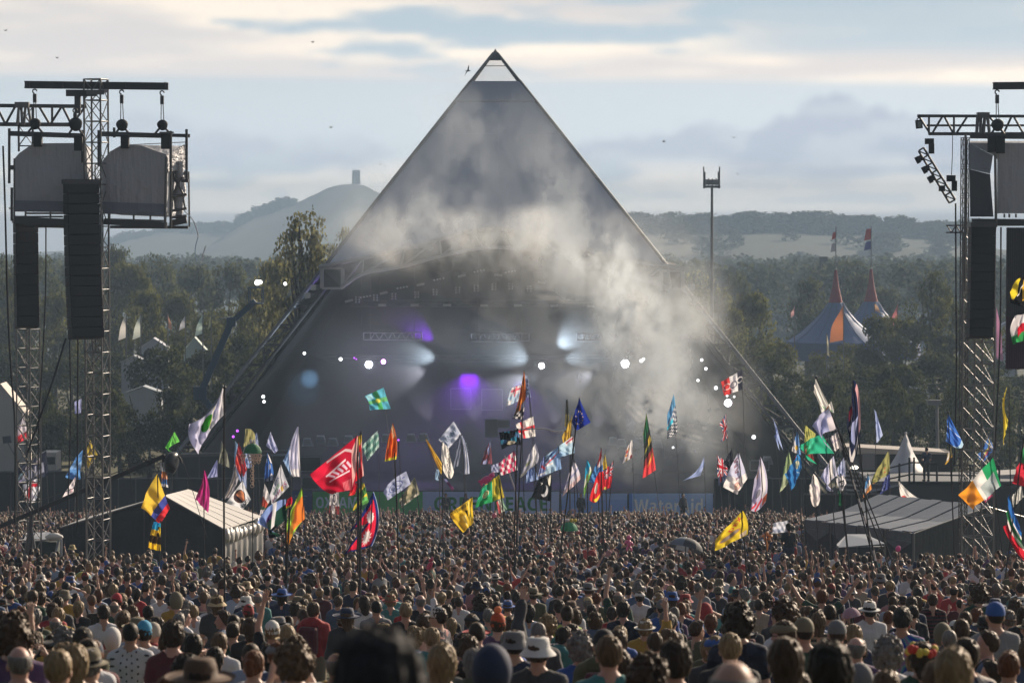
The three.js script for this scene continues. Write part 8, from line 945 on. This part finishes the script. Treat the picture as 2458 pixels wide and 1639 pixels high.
// people whose look the photograph shows
const placed = [], seat = (u, v, d) => { const p = P(u, v, d); placed.push([p.x, d]); return { x: p.x, d, lift: 0 }; };
const heads = { straw: 1 };
const NAMED = [
  [690, 1528, 37, { hat: 'fedora', hatC: 0, hair: 'short', hairC: 2, shirt: 0, glasses: 1, yaw: 0.5 }, 'man in pale straw trilby hat and black top, turned to the left'],
  [1050, 1470, 42, { hat: 'cap', hatC: 2, hair: 'short', hairC: 1, shirt: 15, pat: 'floral', glasses: 1, yaw: 1.1 }, 'man in backwards white cap and sunglasses looking left, flowery shirt'],
  [1195, 1488, 39, { hat: 'beanie', hatM: mat(rgb(0.9, 0.85, 0.8), { map: patt((x, y) => [[0.75, 0.3, 0.1], [0.8, 0.7, 0.2], [0.3, 0.55, 0.2], [0.75, 0.25, 0.2]][Math.floor(y * 9) % 4]) }), hair: 'short', hairC: 2, shirt: 12 }, 'person in striped orange and green knitted hat with bobble', 'bobble'],
  [1062, 1572, 21, { hair: 'long', hairC: 4, shirt: 1, pose: 'slim' }, 'woman with long blonde hair seen from behind, blurred, low in the middle'],
  [2212, 1566, 25, { hair: 'bob', hairC: 1, shirt: 11 }, 'woman wearing a red and yellow flower crown at lower right', 'crown'],
  [1360, 1466, 45, { hair: 'bun', hairC: 1, shirtM: mat(rgb(0.42, 0.62, 0.03), { roughness: 0.6 }), pose: 'slim' }, 'woman with hair tied up in bright yellow green safety vest'],
  [1225, 1492, 44, { hair: 'quiff', hairC: 2, shirt: 3, pat: 'stripes' }, 'man with tall brown hair in dark and white striped shirt'],
  [1277, 1386, 82, { hair: 'crop', hairC: 2, shirt: 9, pose: 'both' }, 'man in teal shirt with both arms spread up in the crowd'],
  [312, 1508, 34, { hair: 'crop', hairC: 0, shirt: 3, pat: 'dots', skin: 2 }, 'man with cropped black hair in white shirt with dark dots'],
  [346, 1508, 36, { hat: 'beanie', hatM: mat(rgb(0.05, 0.3, 0.5)), hair: 'short', hairC: 1, shirt: 3 }, 'person in bright blue knitted hat and white top'],
  [368, 1512, 37, { hat: 'beanie', hatM: mat(rgb(0.35, 0.31, 0.26)), shirt: 8, sleeve: 1.5, hood: 1 }, 'person in fawn hood and red jacket beside the blue knitted hat'],
  [280, 1436, 55, { hat: 'beanie', hatM: mat(rgb(0.45, 0.03, 0.04)), hair: 'short', hairC: 1, shirt: 8 }, 'person with drooping red hat and red top at left'],
  [1292, 1548, 26, { hat: 'bucket', hatC: 2, hair: 'short', hairC: 2, shirt: 1 }, 'person in pale bucket hat, blurred, low right of middle'],
  [1236, 1532, 29, { hat: 'bucket', hatC: 4, hair: 'short', hairC: 1, shirt: 2 }, 'person in light grey sun hat beside the pale bucket hat'],
  [602, 1560, 29, { hair: 'crop', hairC: 1, shirt: 5, pose: 'stout' }, 'broad man with short hair in pale blue shirt, lower left'],
  [2390, 1462, 33, { hat: 'cap', hatC: 7, hair: 'crop', hairC: 1, shirt: 4 }, 'man in royal blue cap and grey shirt at right'],
  [2352, 1420, 52, { hair: 'curly', hairC: 2, shirt: 11 }, 'person with big curly brown hair in green shirt at right'],
  [2088, 1456, 46, { hat: 'fedora', hatC: 2, hair: 'short', hairC: 0, shirt: 3 }, 'man in pale trilby and white shirt behind the bending pole'],
  [2166, 1474, 36, { hair: 'quiff', hairC: 0, shirt: 5, pat: 'tiedye' }, 'man with short dark hair in blue and white patterned shirt'],
  [1590, 1450, 48, { hat: 'cap', hatC: 4, hair: 'crop', hairC: 1, shirt: 14, sleeve: 1.5 }, 'man in grey cap and bright blue jacket right of middle'],
  [198, 1524, 30, { hat: 'cap', hatC: 1, hair: 'short', hairC: 1, shirt: 10 }, 'man in black cap and olive shirt, lower left'],
  [1536, 1428, 62, { hat: 'flat', hatC: 2, hair: 'short', hairC: 1, shirt: 3 }, 'person in white peaked captain cap right of middle'],
  [172, 1312, 113, { hat: 'bucket', hatM: mat(rgb(0.45, 0.36, 0.16)), hair: 'short', hairC: 2, shirt: 16, pose: 'front', lift: 0.55 }, 'person in yellow shirt and sun hat standing high by the left mast'],
  [785, 1286, 128, { hair: 'short', hairC: 1, shirtM: mat(rgb(0.14, 0.50, 0.10)), lift: 0.15 }, 'person in bright green shirt in the far crowd'],
  [1894, 1262, 116, { hair: 'thick', hairC: 0, shirt: 0, pose: 'front', lift: 0.7, skin: 3 }, 'dark haired person raised above the crowd by the grey marquee'],
  [420, 1408, 66, { hair: 'short', hairC: 1, shirt: 2 }, 'man with short dark hair turned to the right, left of middle'],
  [1280, 1420, 60, { hat: 'wide', hatC: 3, hair: 'short', hairC: 2, shirt: 10 }, 'man in wide khaki hat and olive shirt in the middle'],
  [1412, 1408, 62, { hat: 'wide', hatC: 4, hair: 'short', hairC: 2, shirt: 4 }, 'man in wide grey hat and grey shirt right of middle'],
  [560, 1486, 42, { hair: 'crop', hairC: 0, shirt: 1, pose: 'rest' }, 'man with cropped black hair and pale collar, left of middle'],
  [415, 1512, 30, { hair: 'thick', hairC: 1, shirt: 7 }, 'man with thick dark hair in maroon shirt, left'],
  [520, 1440, 50, { hat: 'bucket', hatC: 0, hair: 'bob', hairC: 3, shirt: 1 }, 'woman in curling straw hat, left of middle'],
  [590, 1440, 55, { hat: 'bucket', hatC: 2, hair: 'short', hairC: 2, shirt: 6 }, 'person in floppy white hat left of middle'],
  [1880, 1508, 30, { hat: 'flat', hatC: 3, hair: 'short', hairC: 2, shirt: 2, glasses: 1, yaw: 0.9 }, 'man in checked flat cap and sunglasses looking left, lower right'],
  [1930, 1500, 31, { hat: 'cap', hatC: 3, hair: 'crop', hairC: 1, shirt: 11 }, 'man in khaki cap right of the flat cap'],
  [1774, 1480, 29, { hair: 'curly', hairC: 1, shirt: 2, pat: 'floral' }, 'person with big dark hair in navy flowery shirt, right'],
  [2010, 1506, 32, { hat: 'cap', hatC: 4, hair: 'crop', hairC: 2, shirt: 13 }, 'man in grey cap with thin neck at right'],
  [1880, 1470, 33, { hair: 'curly', hairC: 2, shirt: 3, yaw: 0.8 }, 'person with wavy brown hair turned left in white top, right'],
  [2115, 1384, 70, { hat: 'bucket', hatC: 4, hair: 'short', hairC: 2, shirt: 6 }, 'person in pale bucket hat and denim top with thin straps'],
  [30, 1512, 24, { hair: 'curly', hairC: 2, shirt: 12 }, 'person with large bushy brown hair at the left edge'],
  [45, 1572, 22, { hair: 'balding', hairC: 5, shirt: 1, skin: 4 }, 'balding man blurred at the lower left corner'],
  [178, 1572, 22, { hair: 'long', hairC: 4, shirt: 13, pose: 'slim' }, 'woman with long fair hair blurred at lower left'],
  [2290, 1590, 17, { hair: 'bob', hairC: 4, shirt: 0, pose: 'slim' }, 'woman with fair bobbed hair blurred at lower right'],
  [905, 1606, 7.2, { hair: 'thick', hairC: 0, hairM: BLACK, shirt: 0, skin: 5 }, 'very near dark head of thick hair, a black blur at the bottom'],
  [1990, 1586, 15, { hair: 'thick', hairC: 0, shirt: 0 }, 'near dark haired head blurred at the bottom right'],
  [1180, 1588, 18, { hat: 'hood', hatC: 5, hair: 'short', hairC: 0, shirt: 7, sleeve: 1.5, hood: 1 }, 'person in dark blue hat and maroon jacket blurred at the bottom middle'],
  [1760, 1625, 11, { hair: 'balding', hairC: 5, shirt: 4, pose: 'stout' }, 'near grey headed person blurred at the bottom right of middle'],
  [480, 1612, 17, { hat: 'wide', hatC: 8, hair: 'short', hairC: 1, shirt: 0 }, 'person in brown brimmed hat blurred at lower left'],
  [450, 1600, 23, { hair: 'thick', hairC: 0, shirt: 2, glasses: 1, yaw: -0.7 }, 'man with thick black hair and glasses looking right, bottom left'],
];
const looks = new Set();
NAMED.forEach(([u, v, d, o, label, extra], i) => {
  const s = seat(u, v, d), r = rng(i * 17 + 3), hTop = P(u, v, d).y - gh(d), h = clamp((hTop + 0.06) , 1.58, 1.95), full = { pose: 'rest', skin: o.hair && o.hairC === 0 ? 2 : [0, 1, 4][i % 3], sleeve: 0.55, yaw: (r() - 0.5) * 0.5, legs: i % 3, ...o, x: s.x, d, h };
  full.lift = (o.lift ?? 0) + clamp(hTop + 0.06 - h, -0.25, 0.8); if (o.lift) full.lift = Math.max(0, hTop + 0.06 - h);
  const b = person(full, label);
  if (extra === 'bobble') { const m = mesh('bobble', new THREE.IcosahedronGeometry(0.045, 2), mat(rgb(0.8, 0.2, 0.06)), b); m.position.set(0, HC + 0.2, 0.02); }
  if (extra === 'crown') for (let k = 0; k < 16; k++) { const a = k / 16 * 6.283, m = mesh('flower', new THREE.IcosahedronGeometry(0.034, 1), mat(k % 3 === 0 ? rgb(0.7, 0.55, 0.08) : rgb(0.6, 0.05, 0.03)), b); m.position.set(Math.sin(a) * 0.10, HC + 0.095 + 0.02 * Math.sin(k * 5), Math.cos(a) * 0.115 + 0.01); m.scale.set(1, 0.8 + 0.4 * r(), 1); }
});
// everyone else near enough to be told apart
{
  const r = rng(20240), spots = []; let tries = 0; const bad = (x, d, gap) => placed.some(([a, b]) => Math.abs(a - x) < gap && Math.abs(b - d) < gap * 1.2);
  const list = []; for (let d = 17.2; d < 66; d += (d < 24 ? 1.45 : 1.2) + r() * 0.25) { const w = d * 0.170; for (let x = -w + r() * 1.2; x < w; x += (d < 24 ? 1.15 : 1.05) + r() * 1.1) { const dd = d + (r() - 0.5) * 0.9; if (bad(x, dd, 0.46)) continue; placed.push([x, dd]); list.push([x, dd]); } }
  list.sort((a, b) => a[1] - b[1]); const styles = ['short', 'short', 'crop', 'thick', 'long', 'long', 'bob', 'curly', 'bun', 'tail', 'quiff', 'balding', 'short', 'thick'], hats = ['cap', 'cap', 'bucket', 'fedora', 'beanie', 'wide', 'hood', 'flat'];
  const say = { short: 'short', crop: 'cropped', thick: 'thick', long: 'long', bob: 'bobbed', curly: 'curly', bun: 'tied up', tail: 'ponytailed', quiff: 'swept up', balding: 'thinning' }, hsay = { cap: 'cap', bucket: 'bucket hat', fedora: 'trilby', beanie: 'knitted hat', wide: 'wide brimmed hat', hood: 'hood', flat: 'flat cap' };
  const nearN = Math.min(list.length, 300 - NAMED.length);
  for (let i = 0; i < nearN; i++) {
    const [x, d] = list[i]; let o, desc;
    for (let k = 0; k < 60; k++) {
      const hair = styles[Math.floor(r() * styles.length)], hat = r() < 0.27 ? hats[Math.floor(r() * hats.length)] : null, hairC = hair === 'balding' ? 5 : [0, 1, 1, 1, 2, 2, 2, 3, 3, 4, 4, 5, 6][Math.floor(r() * 13)], hatC = Math.floor(r() * HATC.length), fem = ['long', 'bob', 'bun', 'tail', 'curly'].includes(hair), shirt = [0, 0, 1, 1, 2, 2, 3, 3, 4, 5, 6, 6, 7, 8, 9, 10, 11, 12, 13, 14, 15, 16][Math.floor(r() * 22)], jacket = r() < 0.22, pat = !jacket && r() < 0.16 ? ['stripes', 'check', 'floral'][Math.floor(r() * 3)] : null, pr = r();
      const ps = pr < (d > 32 ? 0.02 : 0.003) ? 'onearm' : d > 40 && pr < 0.03 ? 'both' : pr < (d > 32 ? 0.045 : 0.01) ? 'leftarm' : pr < 0.07 ? 'phone' : pr < 0.09 ? 'head' : pr < 0.4 ? 'front' : fem ? 'slim' : pr < 0.6 ? 'stout' : 'rest', bag = r() < 0.12 ? 1 + Math.floor(r() * 5) : 0;
      const how = bag ? '' : { onearm: ', right arm raised', both: ', both arms raised', leftarm: ', left arm raised', phone: ', holding up a phone', head: ', hand on head' }[ps] ?? '';
      desc = `person ${hat ? `in ${HATC[hatC][0]} ${hsay[hat]}` : `with ${say[hair]} ${HAIRC[hairC][0]} hair`} and ${SHIRTS[shirt][0]}${pat ? { stripes: ' striped', check: ' checked', floral: ' flowery' }[pat] : ''} ${jacket ? 'jacket' : 'shirt'}${bag ? ' with backpack' : ''}${how}`;
      o = { hair: hat === 'beanie' && !fem ? 'short' : hat === 'hood' ? 'short' : hair, hairC, hat, hatC, shirt, sleeve: jacket ? 1.5 : 0.55, hood: jacket && r() < 0.5 ? 1 : 0, pat, pose: ps, bag, skin: hairC === 0 ? [2, 3, 5, 0][Math.floor(r() * 4)] : [0, 1, 4][Math.floor(r() * 3)], hv: r() < 0.5 ? 0 : 1 };
      if (!looks.has(desc)) break;
    }
    const again = looks.has(desc); looks.add(desc);
    person({ ...o, x, d, h: (['slim'].includes(o.pose) ? 1.62 : 1.73) + (r() - 0.5) * 0.2, yaw: (r() - 0.5) * 0.7 + (r() < 0.08 ? (r() < 0.5 ? 1.2 : -1.2) : 0), legs: i % 3 }, `${desc}, ${d < 30 ? 'foreground' : 'midfield'} ${x / d < -0.055 ? 'left' : x / d > 0.055 ? 'right' : 'centre'}${again ? ', second such' : ''}`);
  }
  const rest = list.slice(nearN); globalThis.restSpots = rest;
}
// the crowd beyond: no one could count it
{
  const r = rng(777), groups = new Map(), crowd = new THREE.Group(); crowd.name = 'crowd'; crowd.userData.kind = 'stuff'; scene.add(crowd);
  const COMBOS = [['rest', 'short', 5], ['front', 'short', 5], ['stout', 'crop', 3], ['rest', 'thick', 4], ['slim', 'long', 5], ['slim', 'bob', 3], ['rest', 'curly', 2], ['slim', 'bun', 2], ['front', 'cap', 2.2], ['rest', 'bucket', 1.5], ['rest', 'fedora', 1.2], ['stout', 'balding', 1.2], ['rest', 'beanie', 0.6], ['onearm', 'short', 0.9], ['leftarm', 'thick', 0.5], ['both', 'short', 0.7], ['cheer', 'long', 0.4], ['phone', 'crop', 0.8], ['hands', 'short', 0.4], ['afro', 'afro', 0.0]].filter((c) => c[2]);
  const total = COMBOS.reduce((a, c) => a + c[2], 0), spots = globalThis.restSpots.map(([x, d]) => [x, d]); delete globalThis.restSpots;
  const blocked = (x, d) => { const u = CU + x / d * FPX; return (d > 111 && d < 128 && u > 30 && u < 655) || (d > 109 && d < 127 && u > 1905) || (d > 160 && d < 192 && u > 1990) || (d > 184 && (u < 715 || u > 1705)) || (d > 106.5 && d < 109.8 && ((u > 180 && u < 270) || (u > 2320 && u < 2400))) || placed.some(([a, b]) => Math.abs(b - d) < 0.55 && Math.abs(a - x) < 0.5); };
  for (let d = 66; d < 188; d += d < 85 ? 1.1 : d < 120 ? 0.98 : 0.78) { const w = d * 0.192 + 0.5, gap = d < 85 ? 1.12 : d < 120 ? 0.94 : 0.68; for (let x = -w + r() * 0.6; x < w; x += gap * (0.7 + 0.6 * r())) { const dd = d + (r() - 0.5) * 0.7; if (!blocked(x, dd) && fbm(x * 0.32, dd * 0.22, 4, 2) > 0.36) spots.push([x, dd]); } }
  for (const [x, d] of spots) { let k = r() * total, c = 0; if (d > 150 && r() < 0.05) c = 13 + Math.floor(r() * 4); else while ((k -= COMBOS[c][2]) > 0 && c < COMBOS.length - 1) c++; if (!groups.has(c)) groups.set(c, []); groups.get(c).push([x, d]); }
  const pal = (list) => list.map(([, ...c]) => rgb(...c)), SH = pal(SHIRTS), HR = pal(HAIRC), HT = pal(HATC), SK = SKINS.map((c) => rgb(...c)), white = (o) => pmat(rgb(1, 1, 1), o), mS = white({ roughness: 0.85, vertexColors: true, sheen: 0.7, sheenColor: rgb(0.8, 0.75, 0.7), sheenRoughness: 0.5 }), mH = white({ roughness: 0.56, map: strand, sheen: 0.9, sheenColor: rgb(0.9, 0.58, 0.32), sheenRoughness: 0.32, specularIntensity: 0.6, specularColor: rgb(1, 0.8, 0.6) }), mK = white({ roughness: 0.6 }), q = new THREE.Object3D();
  for (const [c, list] of groups) {
    const [ps, top] = COMBOS[c], p = POSES[ps], hat = !HAIR[top], cloth = shirtGeo(p, false, { sleeve: 0.6, loose: 0.02 }); cloth.deleteAttribute('uv'); const tr = trouserGeo(false), paint = (g, k) => { const a = new Float32Array(g.attributes.position.count * 3).fill(k); g.setAttribute('color', new THREE.BufferAttribute(a, 3)); return g; };
    const parts = [['clothes', mergeGeometries([paint(cloth, 1), paint(tr, 0.35)]), mS, 0], ['bodies', bodyGeo(p, false), mK, 1], [hat ? 'hats' : 'hair', hat ? hatGeo(top, false) : hairGeo(top, false, c), mH, 2]]; if (hat) parts.push(['hair', hairGeo('short', false, c), mH, 3]);
    const ims = parts.map(([n, g, m]) => { const im = new THREE.InstancedMesh(g, m, list.length); im.name = `crowd_${n}`; im.castShadow = im.receiveShadow = true; crowd.add(im); return im; });
    list.forEach(([x, d], i) => {
      const k = (['slim'].includes(ps) ? 0.95 : 1.0) * (0.91 + 0.17 * r()); q.position.set(x, gh(d), -d); q.scale.set(k * (0.96 + 0.1 * r()), k, k); q.rotation.y = (r() - 0.5) * 0.9 + (r() < 0.08 ? (r() - 0.5) * 4 : 0); q.updateMatrix(); ims.forEach((im) => im.setMatrixAt(i, q.matrix));
      const bright = r(), sc = SH[[0, 0, 0, 1, 1, 2, 2, 2, 3, 3, 3, 3, 4, 5, 5, 5, 6, 6, 6, 7, 8, 8, 9, 10, 11, 12, 13, 14, 14, 15, 16][Math.floor(r() * 31)]]; ims[0].setColorAt(i, sc.clone().multiplyScalar(0.75 + 0.5 * bright)); ims[1].setColorAt(i, SK[[0, 1, 4, 0, 1, 4, 2, 2, 3, 5][Math.floor(r() * 10)]]); const hc = () => HR[[0, 1, 1, 1, 1, 2, 2, 2, 2, 3, 3, 4, 4, 5, 6][Math.floor(r() * 15)]].clone().multiplyScalar(0.6 + 0.5 * r()); ims[2].setColorAt(i, hat ? HT[Math.floor(r() * HT.length)] : hc()); if (hat) ims[3].setColorAt(i, hc());
    });
  }
}
// a watchman on the viewing platform
{ const d = 170, top = P(2225, 1155, d).y - gh(d), h = 1.86; const b = person({ x: P(2225, 1100, d).x, d, h, yaw: 0.2, pose: 'front', hair: 'crop', hairC: 0, shirt: 2, sleeve: 0.55, skin: 2, legs: 1, lift: top }, 'guard in dark blue top standing on the viewing platform by the pagoda tent'); }
// an acrobatic pair on stage is too small to see; a few of the band show as dark figures
for (const [i, [u, v, o, label]] of [[1070, 1172, { shirt: 0, pose: 'front' }, 'dark figure standing behind the script flag on the stage front'], [1395, 1190, { shirt: 0, pose: 'rest' }, 'dark figure in front of the plain blue banner'], [1640, 1190, { shirt: 0, pose: 'stout' }, 'dark figure before the light blue banner at right'], [1118, 1180, { shirt: 1, pose: 'rest' }, 'figure in dark clothes before the green lettered banner']].entries()) { const d = 203 - i * 0.4; const p = P(u, v, d); person({ x: p.x, d, h: 1.8, yaw: Math.PI + 0.3 * i, hair: 'short', hairC: 0, sleeve: 1.5, skin: 2, legs: 1, ...o, lift: Math.max(0, p.y - gh(d) - 1.7) * 0 + 0.8 }, label); }

// look-alikes are told apart by their order from the left
function order(group, say) { const list = scene.children.filter((o) => o.userData.group === group).sort((a, b) => a.position.x / -a.position.z - b.position.x / -b.position.z); list.forEach((o, i) => { o.userData.label = say(ORD[i], list.length); }); }
order('small white stage lights', (n) => `${n} from the left of the small white points of light on the stage`);
order('tiny purple stage lights', (n) => `${n} from the left of the tiny purple points of light on the stage`);
order('wedge monitors on the stage', (n) => `pale grey wedge shaped monitor, ${n} from the left along the stage front`);
order('unlit oblong lamps under the arch', (n) => `unlit grey oblong lamp, ${n} from the left under the stage arch`);
order('six lamp clusters under the arch', (n) => `cluster of six small lamps, ${n} from the left under the arch`);
order('four lamp strips under the arch', (n) => `dark strip of four lamps, ${n} from the left under the arch`);
order('distant gulls', (n) => `tiny distant gull, ${n} from the left in the pale sky`);
order('trees on the skyline of the right hill', (n) => `small hazy tree, ${n} from the left on the skyline of the right hill`);
renderer.render(scene, camera);
